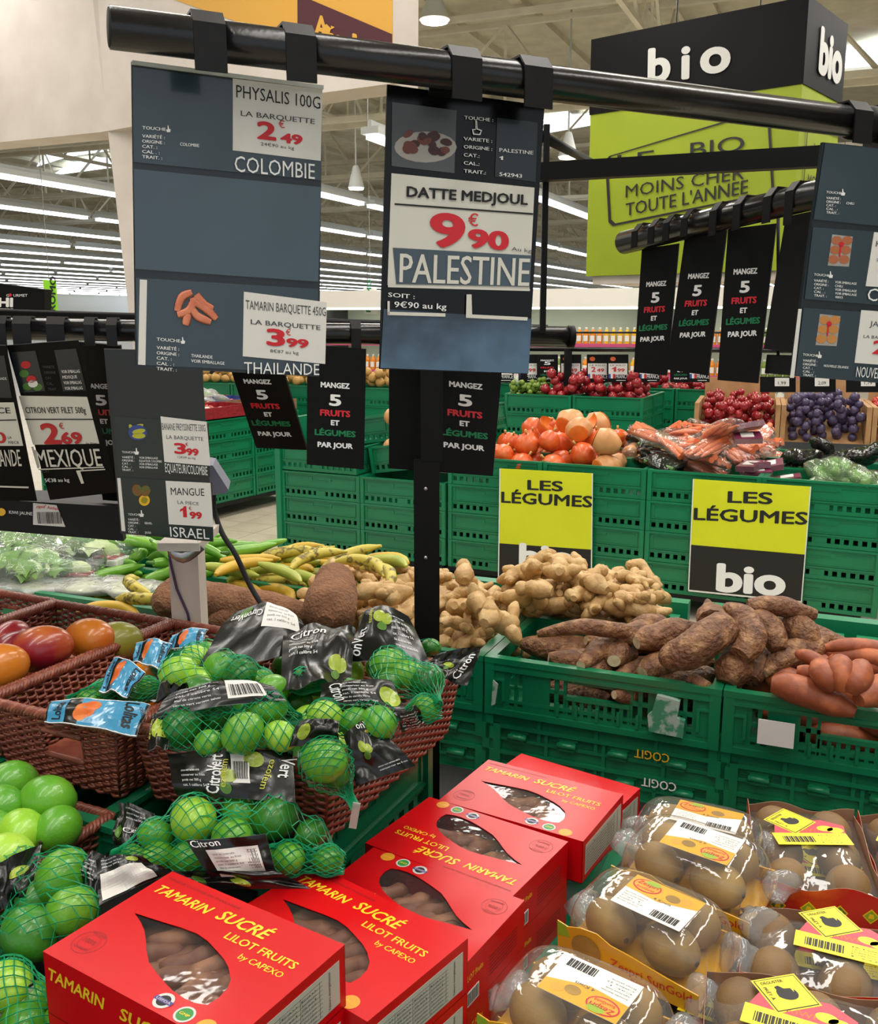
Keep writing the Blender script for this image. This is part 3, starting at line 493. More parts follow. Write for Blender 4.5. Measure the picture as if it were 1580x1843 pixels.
# ---- far tables: rows of crates seen between the signs ----
def table(O, rz, cols, rows, levels, lb, grp, z0=.131):
    X = Vector((math.cos(R(rz)), math.sin(R(rz)), 0)); Y = Vector((-X.y, X.x, 0)); M0 = Matrix.Translation(O)@Matrix.Rotation(R(rz), 4, 'Z')
    dolly(M0, cols*.6, rows*.4, 'black wheeled base of the '+lb)
    for i in range(cols):
        for j in range(rows):
            for k in range(levels):
                if j == 0 or k == levels-1 or i in (0, cols-1): p = Vector(O)+X*(.3+.6*i)+Y*(.2+.4*j); crate('B' if j == 0 and rz > 0 else 'Bh', Matrix.Translation((p.x, p.y, z0+.168*k))@Matrix.Rotation(R(rz), 4, 'Z'), 'green crate '+('on top' if k == levels-1 else 'of level %s' % ('one', 'two', 'three', 'four')[k])+' in the '+SHN(lb), grp)
    return lambda a, b, c, d: [Vector(O)+X*x+Y*y for x, y in ((a, c), (b, c), (b, d), (a, d))]
T1 = table((-2.15, 7.05, 0), 59.3, 3, 3, 4, 'mushroom table behind the small three slot price sign', 'crates of the mushroom table')
q = T1(0, 1.8, 0, 1.2); F1 = fld(q, .81)
for i in range(3):
    for j in range(3):
        p = T1(.3+.6*i, .3+.6*i, .2+.4*j, .2+.4*j)[0]; o = thing('carton_tray', 'open cardboard produce tray on the mushroom table', 'tray', Matrix.Translation((p.x, p.y, .812))@Matrix.Rotation(R(59.3), 4, 'Z'), 'cardboard trays on the mushroom table'); mt = ('pack_blue', 'red_pack', 'cardboard')[(i+j) % 3]
        m = MB(); m.box(-.28, .28, -.18, .18, 0, .01, 'cardboard'); m.obj('base', o)
        for a in ((-.28, .28, -.185, -.18), (-.28, .28, .18, .185), (-.285, -.28, -.18, .18), (.28, .285, -.18, .18)): MB().box(*a, 0, .09, mt).obj('side', o)
pile(F1, ball(.035, 'mushroom', 2, 10, 6, sq=.7), 'mushroom', 'pale round mushroom in the trays behind the small price sign', 'mushroom', 'mushrooms on the far table', T1(.05, .9, .05, .75), 110, (30, 30, 180), 2)
pile(F1, ball(.03, 'tomato', 2, 9, 6), 'cherry_tomato', 'small red tomato in a cardboard tray left of the slanted black sign', 'tomato', 'tomatoes on the far table', T1(1.0, 1.7, .05, .6), 60)
bags(F1, WB, 'white_bag', 'white and yellow bag on the mushroom table', 'bag', 'white bags on the mushroom table', T1(.2, 1.7, .75, 1.15), 22)
T2 = table((-2.6, 9.8, 0), -23, 5, 2, 5, 'potato table behind the black five a day signs', 'crates of the potato table')
q = T2(0, 3, 0, .8); F2 = fld(q, .97, .2)
pile(F2, ball(.045, 'potato', 3, 9, 6, .2), 'potato', 'yellow potato in the crates behind the black five a day signs', 'potato', 'potatoes on the far table', T2(.1, 2.9, .05, .7), 200, (180, 180, 180), 2)
T3 = table((.55, 8.3, 0), -25, 2, 2, 5, 'apple table just right of the black post', 'crates of the apple table')
F3 = fld(T3(0, 1.2, 0, .8), .93, .2)
pile(F3, ball(.042, 'apple_red', 3, 9, 6), 'apple', 'dark red apple in the crates right of the black post', 'apple', 'apples on the far table', T3(.3, 1.15, .05, .4), 70, tries=2); pile(F3, ball(.025, 'grape', 2, 8, 5), 'grape', 'green grape heaped left of the far red apples', 'grape', 'grapes on the far table', T3(.03, .3, .05, .4), 60, tries=2)
T4 = table((.5, 9.6, 0), -25, 4, 2, 5, 'bagged salad table under the far juice shelves', 'crates of the salad table')
F4 = fld(T4(0, 2.4, 0, .8), .93, .2)
bags(F4, WB, 'salad_bag', 'white bag of salad under the far juice shelves', 'bag', 'bags under the juice shelves', T4(.1, 1.4, .1, .7), 30); pile(F4, ball(.04, 'apple_red', 2, 8, 5), 'apple', 'red apple on the salad table far right', 'apple', 'far right apples', T4(1.4, 2.3, .1, .7), 60, tries=2)
# wooden bins
BN = Vector((2.02, 7.7, 0)); bx = Vector((math.cos(R(-18)), math.sin(R(-18)), 0)); by = Vector((-bx.y, bx.x, 0)); MBn = Matrix.Translation(BN)@Matrix.Rotation(R(-18), 4, 'Z')
st = thing('display_stand', 'dark grey stand carrying the wooden fruit bins, far right', 'stand', MBn); MB().box(0, 2.6, 0, .8, 0, .6, 'grey_edge').obj('cabinet', st); MB().box(-.02, 2.62, -.03, .0, .55, .66, 'grey_edge').obj('front_lip', st)
FB = Field(1.7, 6.4, 5.2, 9, .62, .014)
ii, jj = np.indices(FB.H.shape); wx_ = FB.x0+ii*FB.c; wy_ = FB.y0+jj*FB.c; dd = (wx_-BN.x)*by.x+(wy_-BN.y)*by.y; FB.H[:] = .63+np.clip(dd, 0, 1)*.42
for k in range(4):
    x0 = .65*k; o = thing('wooden_bin', 'slatted wooden fruit bin, '+('left one with red apples', 'middle one with purple plums', 'right one with red apples, behind the price signs', 'last one cut by the edge of the photo')[k], 'bin', MBn@Matrix.Translation((x0, 0, .6)))
    for x in (.0, .61): MB().box(x, x+.035, .0, .8, 0, .34, 'wood').obj('side', o)
    MB().box(.035, .61, .77, .79, 0, .5, 'wood').obj('back', o)
    MB().box(.035, .61, .0, .02, 0, .06, 'wood').obj('front_slat', o); MB().prism([(0, 0), (.57, 0), (.57, .8), (0, .8)], 0, .012, 'wood', M=TR(.037, 0, .02, 0, 22)).obj('shelf', o)
    P = [BN+bx*a+by*b for a, b in ((x0+.07, .05), (x0+.58, .05), (x0+.58, .7), (x0+.07, .7))]
    pile(FB, ball(.036, ('apple_red', 'plum', 'tomato', 'plum')[k], 2, 10, 6), 'fruit', ('shiny red apple in the left wooden bin', 'purple plum in the middle wooden bin', 'red fruit in the right wooden bin', 'dark fruit in the last wooden bin')[k], 'fruit', 'fruit in wooden bin '+('left', 'middle', 'right', 'last')[k], P, 110 if k < 3 else 40, tries=3, jit=.04)
# refrigerated juice wall
FO = Vector((-4.2, 16.2, 0)); MF_ = Matrix.Translation(FO)@Matrix.Rotation(R(-20), 4, 'Z'); LF = 10.2
fr = thing('refrigerated_shelf', 'long white refrigerated shelf unit glowing with juice bottles, in the background', 'shelf', MF_)
MB().box(0, LF, .0, 1.0, 0, .35, 'white_paint').obj('plinth', fr); MB().box(0, LF, .95, 1.0, .35, 1.75, 'fridge_in').obj('back', fr); MB().box(0, LF, -.05, 1.0, 1.75, 2.0, 'white_card').obj('canopy', fr); MB().box(.05, LF-.05, .1, .25, 1.72, 1.75, 'shelf_light').obj('light', fr)
for z in (.35, .78, 1.2):
    MB().box(0, LF, .15, .95, z, z+.03, 'white_card').obj('shelf', fr); MB().box(0, LF, .13, .15, z-.02, z+.04, 'pack_pink' if z > .7 else 'white_card').obj('price_rail', fr); MB().box(.05, LF-.05, .3, .36, z-.02, z, 'shelf_light').obj('light', fr)
for x in (0, 2.5, 5, 7.5, LF-.04): MB().box(x, x+.04, .1, 1.0, .35, 1.75, 'grey_edge').obj('divider', fr)
def bottle(mt): m = MB(); m.lump([(0, 0, 0), (0, 0, .13), (0, 0, .17), (0, 0, .21)], [.04, .042, .042, .03, .016], mt, 8, 8, 0); m.tube([(0, 0, .2), (0, 0, .235)], .018, 'cap_white', 6); m.box(-.03, .03, -.044, -.04, .04, .12, 'white_card'); return m.mesh('bottle')
bt_ = [bottle(x) for x in ('juice_orange', 'juice_yellow', 'juice_red', 'juice_orange', 'grape')]
def carton(mt): m = MB(); m.box(-.045, .045, -.045, .045, 0, .2, 'white_card'); m.box(-.046, .046, -.046, .046, .02, .11, mt); m.prism([(-.045, 0), (.045, 0), (0, .04)], -.045, .045, 'white_card', M=Matrix.Translation((0, 0, .2))@Matrix.Rotation(R(90), 4, 'X')); return m.mesh('carton')
ct_ = [carton(x) for x in ('juice_orange', 'pack_blue', 'juice_yellow', 'tomato')]
n = 0
for z, st_, lo in ((1.23, bt_, 0), (.81, bt_, 0), (.38, ct_, 1)):
    x = 3.0 if not lo else 4.8
    while x < LF-.1:
        me = st_[int(x*1.6) % len(st_)]; p = MF_@Vector((x, .24, z)); ob('juice_'+('carton' if lo else 'bottle'), me, Matrix.Translation(p)@Matrix.Rotation(R(-20), 4, 'Z'), ('juice carton on the bottom refrigerated shelf', 'juice bottle standing on the top refrigerated shelf', 'juice bottle standing on the middle refrigerated shelf')[0 if lo else (1 if z > 1 else 2)], 'carton' if lo else 'bottle', ('juice cartons', 'top shelf bottles', 'middle shelf bottles')[0 if lo else (1 if z > 1 else 2)]); x += .098
sp = [pr(MB().blob((0, 0, .07), (.10, .06, .09), c, 10, 7, .5, 14, seed=i), 'salad_bag') for i, c in enumerate(('pack_green', 'leaf', 'pack_green', 'leaf_pale'))]
for z in (.38, .81, 1.23):
    for i in range(15): p = MF_@Vector((.25+.19*i, .3, z)); ob('salad_bag', sp[(i+int(z*9)) % 4][0], Matrix.Translation(p)@Matrix.Rotation(R(-20+rnd.uniform(-20, 20)), 4, 'Z'), 'bag of green salad on the refrigerated shelf seen between the price signs', 'bag', 'salad bags in the refrigerated shelf')
# far rack of small price signs
ra, rb = V(925, 628, 8.6), V(1640, 632, 6.6); rk = thing('sign_rail', 'thin black rail of small french price signs behind the organic table', 'rail', Matrix.Translation(ra)); 
MB().tube([ra, rb], .02, 'black_tube', 8).obj('bar', rk, world=True); MB().tube([ra+Vector((0, .1, .14)), rb+Vector((0, .1, .12))], .008, 'black_tube', 6).obj('bar', rk, world=True)
for u in (948, 1047): t_ = (u-925)/715; p = ra+(rb-ra)*t_; MB().box(p.x-.03, p.x+.03, p.y-.03, p.y+.03, .0, p.z, 'black').obj('post', rk, world=True)
for k, (u, kind, pr_) in enumerate([(905, 1, '2 99'), (952, 1, '1 99'), (985, 0, ''), (1027, 1, '2 49'), (1075, 1, '2 49'), (1112, 1, '1 99'), (1168, 1, '1 49'), (1225, 0, ''), (1258, 1, '2 69'), (1400, 2, '1 99'), (1472, 2, '2 09'), (1555, 2, '1 79')]):
    Y = 8.6-2.0*(u-925)/715; w = 19; v0 = 638 if kind < 2 else 678; v1 = v0+(50 if kind < 2 else 28)
    if kind == 2: w = 32
    S = Sheet((u-w, v0), (u+w, v0), (u-w, v1), (u+w, v1), Y, Y-.03)
    o = thing('price_sign', 'far small '+(('black price sign, '+('white card ' if kind == 2 else 'red ')+pr_.replace(' ', ',')+(', french flag' if kind == 1 else '')) if kind else 'black five a day sign')+', %s on thin rail' % ('behind date sign', 'behind its edge', 'first', 'second', 'third', 'fourth', 'left of banners', 'between the banners', 'under the banners', 'leftmost', 'middle', 'rightmost')[k], 'sign', S.M, None)
    m = MB(); S.body(m, 'black', .01); m.obj('panel', o); m = MB()
    if kind == 1:
        S.rect(m, u-w+2, v0+16, u+w-2, v0+36, 'white_card', .003); S.text(m, 'LE KILO', u-w+5, v0+20.5, u+w-5, v0+20.5, 2.5, 'ink', .005); S.text(m, pr_.split()[0], u-11, v0+31, u-3, v0+31, 9, 'red_dim', .005, .03); S.text(m, pr_.split()[1], u-1, v0+31, u+12, v0+31, 6, 'red_dim', .005, .03)
        S.rect(m, u-w+2, v0+35, u-w+6, v0+43, 'pack_blue', .006); S.rect(m, u-w+6, v0+35, u-w+10, v0+43, 'white_card', .006); S.rect(m, u-w+10, v0+35, u-w+14, v0+43, 'red_dim', .006); S.text(m, 'FRANCE', u-w+15, v0+43, u+w-1, v0+43, 8, 'print_white', .005); S.blob(m, u-9, v0+8, 5, 4, 'pumpkin', .004)
        S.rect(m, u-3, v0+46, u+14, v0+47, 'print_white', .005)
    elif kind == 2: S.rect(m, u-6, v0+2, u+20, v0+17, 'white_card', .003); S.text(m, pr_.split()[0]+','+pr_.split()[1], u, v0+14, u+14, v0+14, 6, 'ink', .005)
    else:
        for i, (t_, c_) in enumerate((('MANGEZ', 'print_white'), ('5', 'print_white'), ('FRUITS', 'red_print'), ('ET', 'print_white'), ('LÉGUMES', 'green_print'), ('PAR JOUR', 'print_white'))): h = 3 if i != 1 else 6; S.text(m, t_, u-12+6*(i in (1, 3)), v0+12+6.5*i, u+12-6*(i in (1, 3)), v0+12+6.5*i, h, c_, .004, .03)
    m.obj('print', o)
# ---------- price sign racks ----------
def S_thing(nm, lb, cat, S, grp=None): return thing(nm, lb, cat, S.M, grp)
def hookclip(par, c, ax, r, w, drop_, nm='clip'):
    """strap bent over a round rail and hanging down"""
    ax = ax.normalized(); q = Vector((0, 0, 1)).cross(ax).normalized()
    if q.y > 0: q = -q
    pr_ = [(r*1.1, -drop_), (r*1.08, .45*r), (.5*r, 1.07*r), (-.6*r, 1.07*r), (-1.1*r, .4*r), (-1.1*r, -.5*r)]
    m = MB(); vs = []
    for a, z in pr_:
        for s in (-w/2, w/2):
            for t in (0, .0022): k = 1+t/r; vs.append(c+ax*s+q*a*k+Vector((0, 0, z*k if z > 0 else z)))
    n = len(pr_)
    for i in range(n-1):
        b = i*4; m.add(vs[b:b+8], [(0, 2, 6, 4), (1, 5, 7, 3), (0, 4, 5, 1), (2, 3, 7, 6), (0, 1, 3, 2), (4, 6, 7, 5)], 'black_paint')
    return m.obj(nm, par, world=True)
def info(S, m, x, y, dx, rows, vals, h, col='print_white', lh=9.5, w=45, hand=True, sl=.08):
    """TOUCHE block with its list of fields"""
    S.text(m, 'TOUCHE', x, y, x+w*.95, y+w*.95*sl, h, col, .0022, .015)
    for i, (r_, v_) in enumerate(zip(rows, vals)):
        yy = y+lh*(i+1.6); S.text(m, r_, x, yy, x+len(r_)*w/10, yy+len(r_)*w/10*sl, h, col, .0022, .012)
        if v_: S.text(m, v_, x+dx, yy+dx*sl, x+dx+len(v_)*w/10.5, yy+(dx+len(v_)*w/10.5)*sl, h, col, .0022, .012)
    if hand: u, v = x+w*1.05, y+w*sl-2; S.poly(m, [(u-3, v+4), (u+3, v+4), (u+4, v-1), (u+1, v-2), (u, v-8), (u-1.5, v-8), (u-1.5, v-1), (u-4, v-1)], col, .0022)
FL = ['VARIÉTÉ :', 'ORIGINE :', 'CAT. :', 'CAL . :', 'TRAIT. :']
def price(S, m, a, b, cts, H, h, sl, mat='red_print', eur=(0, 0, 0)):
    """a: (u,v,width) of the euros, b: (u,v,width) of the cents"""
    S.text(m, cts[0], a[0], a[1], a[0]+a[2], a[1]+a[2]*sl, H, mat, .0024, .045 if cts[0] != '1' else .02); S.text(m, cts[1], b[0], b[1], b[0]+b[2], b[1]+b[2]*sl, h, mat, .0024, .045); S.text(m, '€', eur[0], eur[1], eur[0]+eur[2], eur[1]+eur[2]*sl, eur[2]*1.25, mat, .0024, .01)
# top bar
PA_, PB_ = V(197, 49, .955), V(1556, 222, 1.32); rack = thing('display_rack', 'black tubular price sign rack with a vertical post, standing between the baskets and the ginger', 'rack', Matrix.Translation((V(768, 1140, 2.0).x, 2.0, .508)))
mb = MB(); mb.tube([PA_, PB_], .0188, 'black_tube', 24); mb.obj('rail', rack, world=True)
d_ = (PB_-PA_).normalized(); mb = MB(); mb.tube([PA_-d_*.001, PA_+d_*.002], .0170, 'rubber', 24); mb.obj('end_cap', rack, world=True)
mb = MB(); mb.tube([PB_-d_*.022, PB_+d_*.03], .0215, 'black', 16); mb.box(-.03, .09, -.03, .03, -.035, .028, 'black_paint', Matrix.Translation(PB_+d_*.06)@Matrix.Rotation(R(15), 4, 'Z')); mb.obj('elbow_bracket', rack, world=True)
pb = V(768, 1140, 2.0); x0 = V(745, 900, 2.0).x; x1 = V(791, 900, 2.0).x; xm = (x0+x1)/2
mb = MB(); mb.box(x0, x1, 1.98, 2.03, .52, V(768, 832, 1.98).z, 'black'); mb.obj('sleeve', rack, world=True)
mb = MB(); mb.box(V(757, 700, 2).x, V(797, 700, 2).x, 1.985, 2.02, V(768, 832, 1.98).z, V(768, 330, 2.0).z, 'black'); mb.obj('post', rack, world=True)
mb = MB(); zz = V(768, 340, 2.0).z; pj = PA_+(PB_-PA_)*.36; mb.box(-.015, .015, 0, (Vector((xm, 1.99, 0))-Vector((pj.x, pj.y, 0))).length, -.02, .02, 'black', Matrix.Translation(pj+Vector((0, .012, .0)))@Matrix.Rotation(math.atan2(-(xm-pj.x), 1.99-pj.y), 4, 'Z')@Matrix.Rotation(math.asin((zz-pj.z)/1.0), 4, 'X')); mb.obj('arm', rack, world=True)
for v in (1004, 880): p = V(766, v, 1.978); mb = MB(); mb.tube([p+Vector((0, .004, 0)), p], .004, 'steel', 8); mb.obj('bolt', rack, world=True)
bs = MB(); bs.box(xm-.05, xm+.05, 1.95, 2.06, .508, .52, 'black'); bs.obj('foot', rack, world=True)
def railpt(u): t = (u-197)/(1556-197); lo, hi = 0, 1
def clipat(par, u, P, Q, r, w, dz):
    lo, hi = 0.0, 1.0
    for _ in range(40):
        t = (lo+hi)/2; c = P+(Q-P)*t
        if scr(c)[0] < u: lo = t
        else: hi = t
    hookclip(par, c, Q-P, r, w, dz); return c
# physalis sign -------------------------------------------------
A1 = Sheet((237, 110), (580, 155), (245, 661), (574, 678), .985, 1.075); o = S_thing('price_sign', 'large three slot sign with physalis and tamarin prices, left end of the black rail', 'sign', A1)
m = MB(); A1.body(m, 'slate_dark', .004); m.obj('back_panel', o)
m = MB(); A1.poly(m, [(237, 110), (580, 155), (580, 162), (237, 117)], 'steel_white', .0005, .004); m.obj('top_strip', o)
m = MB(); A1.poly(m, [(238, 121), (579, 165), (577, 325), (240, 292)], 'slate', .0004, .0012); m.obj('slot', o)
m = MB(); A1.poly(m, [(240, 304), (577, 337), (572, 507), (243, 484)], 'slate_light', .0004, .0012); m.obj('slot', o, label='empty slot')
m = MB(); A1.poly(m, [(244, 500), (572, 520), (572, 672), (246, 656)], 'slate', .0004, .0012); m.obj('slot', o)
m = MB(); A1.poly(m, [(251, 503), (264, 504), (261, 657), (248, 656)], 'white_card', .0014, .0018); m.obj('side_tab', o)
m = MB(); A1.poly(m, [(418, 142), (579, 162), (576, 290), (418, 271)], 'white_card', .0014, .002); m.obj('price_card', o); m = MB(); A1.poly(m, [(438, 525), (587, 544), (584, 655), (436, 641)], 'white_card', .0014, .002); m.obj('price_card', o)
m = MB(); T = A1.text
T(m, 'PHYSALIS 100G', 424, 176, 575, 197, 24, 'ink', .0024); T(m, 'LA BARQUETTE', 432, 209, 565, 224, 10, 'ink_grey', .0024, .01)
price(A1, m, (461, 249, 35), (503, 256, 40), '2 49'.split(), 32, 17, .12, eur=(500, 230, 11)); T(m, '24€90 au kg', 468, 262, 528, 270, 6, 'ink_grey', .0024)
T(m, 'COLOMBIE', 421, 309, 565, 323, 30, 'print_white', .0026)
info(A1, m, 255, 233, 68, FL, ['', 'COLOMBIE', '', '', ''], 6, lh=9.3)
T(m, 'TAMARIN BARQUETTE 450G', 441, 556, 585, 569, 17, 'ink_grey', .0024); T(m, 'LA BARQUETTE', 450, 583, 575, 594, 9, 'ink_grey', .0024, .01)
price(A1, m, (478, 620, 34), (514, 623, 40), '3 99'.split(), 30, 15, .07, eur=(513, 603, 9)); T(m, '8€87 au kg', 485, 634, 536, 638, 6, 'ink_grey', .0024)
T(m, 'THAILANDE', 438, 672, 573, 675, 22, 'print_white', .0026)
info(A1, m, 281, 613, 62, FL, ['', 'THAILANDE', 'VOIR EMBALLAGE', '', ''], 6, lh=9.4)
m.obj('print', o)
m = MB()
for pts in ([(318, 560), (326, 536), (344, 526)], [(318, 566), (338, 560), (347, 545), (345, 536)], [(333, 585), (338, 565)], [(345, 556), (355, 570), (378, 580)], [(350, 545), (370, 556), (388, 574)], [(352, 530), (366, 548), (382, 556)]):
    P = [Vector((*A1.L(*p), .0026)) for p in pts]; m.lump([P[0], *P[1:]], [.0035, .0042, .0042, .003], 'tam_pic', 8, 6, .1, 100, sq=.12)
m.obj('tamarind_picture', o)
c1 = clipat(o, 370, PA_, PB_, .0188, .030, .033); clipat(o, 531, PA_, PB_, .0188, .030, .033)
# date sign -----------------------------------------------------
A2 = Sheet((697, 152), (980, 190), (683, 664), (950, 673), 1.10, 1.16); o = S_thing('price_sign', 'tall black medjool date sign reading Palestine, hanging in the centre', 'sign', A2)
m = MB(); A2.body(m, 'black_gloss', .003); m.obj('back_panel', o)
m = MB(); A2.poly(m, [(705, 184), (821, 199), (817, 312), (704, 299)], 'slate_photo', .0004, .0012); m.obj('photo_card', o)
m = MB(); A2.poly(m, [(704, 312), (961, 338), (952, 520), (697, 513)], 'cream_card', .0004, .0014); m.obj('price_card', o)
m = MB(); A2.poly(m, [(894, 212), (967, 221), (963, 328), (890, 318)], 'slate_dark', .0004, .0012); m.obj('origin_card', o)
m = MB(); A2.poly(m, [(706, 446), (955, 460), (952, 516), (712, 511)], 'slate_light', .0016, .0022); A2.poly(m, [(690, 556), (956, 574), (950, 672), (684, 662)], 'slate_film', .0006, .0014); m.obj('plastic_sleeve', o)
m = MB(); T = A2.text; T(m, 'DATTE MEDJOUL', 730, 354, 948, 369, 19, 'ink', .0026, .032)
A2.poly(m, [(709, 366), (958, 384), (958, 387), (709, 369)], 'ink', .0022)
price(A2, m, (771, 441, 64), (840, 444, 74), '9 90'.split(), 61, 33, .08, 'red_print', (841, 406, 18)); T(m, 'Au kg', 919, 451, 955, 455, 7, 'ink_grey', .0026)
T(m, 'PALESTINE', 717, 508, 950, 515, 55, 'cream_card', .003, .012)
A2.poly(m, [(697, 513), (952, 520), (952, 524), (697, 517)], 'cream_card', .0024)
T(m, 'SOIT :', 697, 534, 745, 538, 8, 'print_white', .0026, .015); T(m, '9€90 au kg', 708, 553, 802, 557, 11, 'print_white', .0026, .015)
for q in ([(697, 561), (800, 564), (800, 570), (696, 567)], [(696, 542), (700, 542), (700, 566), (696, 566)], [(838, 530), (847, 530), (848, 566), (948, 571), (947, 577), (837, 572)]): A2.poly(m, q, 'cream_card', .0028)
T(m, 'TOUCHE :', 834, 215, 886, 220, 6.5, 'print_white', .0024, .015)
u, v = 857, 233; A2.poly(m, [(u-7, v+10), (u+6, v+11), (u+9, v+2), (u+1, v-1), (u, v-15), (u-3, v-15), (u-3, v), (u-9, v)], 'print_white', .0024, holes=[[(u-5, v+8), (u+4, v+9), (u+7, v+3.5), (u-1, v+.5), (u-1.4, v-12), (u-2, v-12), (u-2.2, v+1.6), (u-7, v+2)]])
for i, (a, b) in enumerate((('VARIETE :', ''), ('ORIGINE :', 'PALESTINE'), ('CAT.:', '1'), ('CAL.:', ''), ('TRAIT.:', '542943'))):
    yy = 253+14.5*i; T(m, a, 833, yy, 833+len(a)*5.7, yy+len(a)*.5, 6.5, 'print_white', .0024, .015)
    if b: T(m, b, 897, yy+6, 897+len(b)*6.8, yy+6+len(b)*.6, 7, 'print_white', .0024, .015)
m.obj('print', o)
m = MB(); A2.blob(m, 765, 265, 56, 28, 'plate_pic', .0014)
r = random.Random(3)
for i in range(22): A2.blob(m, 765+r.uniform(-36, 38), 256+r.uniform(-15, 18), r.uniform(7, 11), r.uniform(5, 8), ('date_pic', 'date_pic2')[i % 2], .0016+.00004*i, rot=r.uniform(-60, 60), n=12)
m.obj('dates_picture', o)
c2 = clipat(o, 825, PA_, PB_, .0188, .034, .032); clipat(o, 952, PA_, PB_, .0188, .034, .032)
# right kiwi sign ------------------------------------------------
A3 = Sheet((1481, 256), (1640, 272), (1424, 676), (1590, 690), 1.24, 1.31); o = S_thing('price_sign', 'three slot sign with kiwi tray pictures, cut by the right edge under the rail end', 'sign', A3)
m = MB(); A3.body(m, 'slate_dark', .004); m.obj('back_panel', o)
for q in ([(1484, 258), (1640, 274), (1628, 412), (1463, 395)], [(1462, 409), (1628, 421), (1617, 552), (1447, 538)], [(1445, 554), (1617, 566), (1600, 690), (1430, 677)]): m = MB(); A3.poly(m, q, 'slate', .0004, .0012); m.obj('slot', o)
m = MB(); A3.poly(m, [(1435, 556), (1441, 556), (1427, 680), (1420, 680)], 'white_card', .0014, .0018); m.obj('side_tab', o)
m = MB(); A3.poly(m, [(1571, 418), (1640, 423), (1630, 520), (1556, 515)], 'white_card', .0014, .002); m.obj('price_card', o); m = MB(); A3.poly(m, [(1548, 558), (1640, 565), (1630, 660), (1536, 653)], 'white_card', .0014, .002); m.obj('price_card', o)
m = MB(); T = A3.text; info(A3, m, 1484, 348, 36, FL, ['', 'CHILI', '', '', ''], 4.5, lh=6.5, w=29); info(A3, m, 1462, 496, 38, FL, ['VOIR EMBALLAGE', 'CHILI', 'VOIR EMBALLAGE', 'VOIR EMBALLAGE', '40015'], 4.5, lh=6.7, w=29); info(A3, m, 1442, 640, 38, FL, ['', 'NOUVELLE ZELANDE', '', '', ''], 4.5, lh=6.5, w=29)
T(m, 'KIWI', 1573, 444, 1612, 447, 11, 'ink_grey', .0024); T(m, 'CHILI', 1557, 541, 1625, 546, 24, 'print_white', .0026); T(m, 'NOUVELLE ZELANDE', 1537, 678, 1640, 686, 20, 'print_white', .0026); T(m, 'JAUNE', 1562, 587, 1610, 590, 10, 'ink_grey', .0024); T(m, 'LA BARQUETTE', 1551, 608, 1620, 613, 6, 'ink_grey', .0024); T(m, '2', 1566, 636, 1589, 638, 25, 'red_print', .0026, .03); T(m, '99', 1590, 638, 1618, 640, 12, 'red_print', .0026, .03); T(m, 'LA BARQUETTE', 1575, 470, 1640, 474, 6, 'ink_grey', .0024)
m.obj('print', o)
m = MB()
for (u, v, mt) in ((1510, 450, 'kiwi_pic'), (1488, 593, 'kiwi_pic2')):
    A3.poly(m, [(u-22, v+28), (u+16, v+30), (u+23, v-24), (u-14, v-28)], 'plate_pic', .0014)
    for i in range(3):
        for j in (0, 1): A3.blob(m, u-9+19*j+3*(1-i), v-17+17*i, 9.5, 8, mt, .0017, n=12)
    A3.blob(m, u+2, v-10, 5, 5, 'red_print', .002, n=8); A3.poly(m, [(u-3, v+12), (u, v+12), (u+2, v-8), (u-1, v-8)], 'red_print', .002)
m.obj('kiwi_tray_picture', o); clipat(o, 1530, PA_, PB_, .0188, .03, .03)
# ---- second rail at eye height on the left ----
PC, PD = V(-60, 591, 1.93), V(1022, 606, 2.08); o = thing('sign_rail', 'black round rail at eye height, its end cap right of the date sign', 'rail', Matrix.Translation(PC)); MB().tube([PC, PD], .0215, 'black_tube', 20).obj('bar', o, world=True); MB().tube([PD, PD+(PD-PC).normalized()*.012], .0235, 'black', 20).obj('end_cap', o, world=True)
MB().tube([V(-60, 562, 2.6), V(985, 592, 2.7)], .012, 'black', 8).obj('rear_bar', o, world=True); MB().box(-.03, .03, -.2, .05, -.02, .02, 'black', Matrix.Translation(V(770, 605, 2.2))).obj('coupling', o, world=True)
def five(S, lb, x, y, dx, sl=.05, hs=10, skew=0, grp=None):
    """black banner: MANGEZ 5 FRUITS ET LEGUMES PAR JOUR; x,y image position of the first line, dx its width"""
    o = S_thing('five_a_day_sign', lb, 'sign', S); m = MB(); S.body(m, 'black', .006); m.obj('panel', o); m = MB()
    for i, (t, w, mt, h, yy) in enumerate((('MANGEZ', 1, 'print_white', 1, 0), ('5', .42, 'print_white', 2.1, 3.3), ('FRUITS', 1.05, 'red_print', 1.15, 5.3), ('ET', .3, 'print_white', .95, 7), ('LÉGUMES', 1.42, 'green_print', 1.1, 9.0), ('PAR JOUR', 1.22, 'print_white', .95, 11.2))):
        W_ = dx*w; cy = y+yy*hs; cx = x+dx/2+skew*yy*hs; S.text(m, t, cx-W_/2, cy-W_/2*sl, cx+W_/2, cy+W_/2*sl, hs*h, mt, .001, .045)
    m.obj('lettering', o); return o
f1 = five(Sheet((553, 620), (659, 628), (552, 836), (655, 845), 1.98, 2.0), 'black five a day sign left of the black post', 577, 698, 52, .06, 9.6)
f2 = five(Sheet((700, 660), (903, 668), (700, 843), (887, 857), 2.10, 2.12), 'black five a day sign right behind the black post', 808, 698, 60, .1, 9.8, -.03)
f3 = five(Sheet((412, 655), (511, 672), (461, 806), (552, 810), 2.02, 2.0, 2.12), 'black five a day sign swinging tilted, under the tamarin price sign', 440, 690, 49, .03, 8.4, .33)
f4 = five(Sheet((140, 615), (215, 622), (185, 900), (250, 905), 2.04, 2.0, 2.15), 'black five a day sign half hidden behind the lime net price sign', 155, 699, 48, .03, 9, .15)
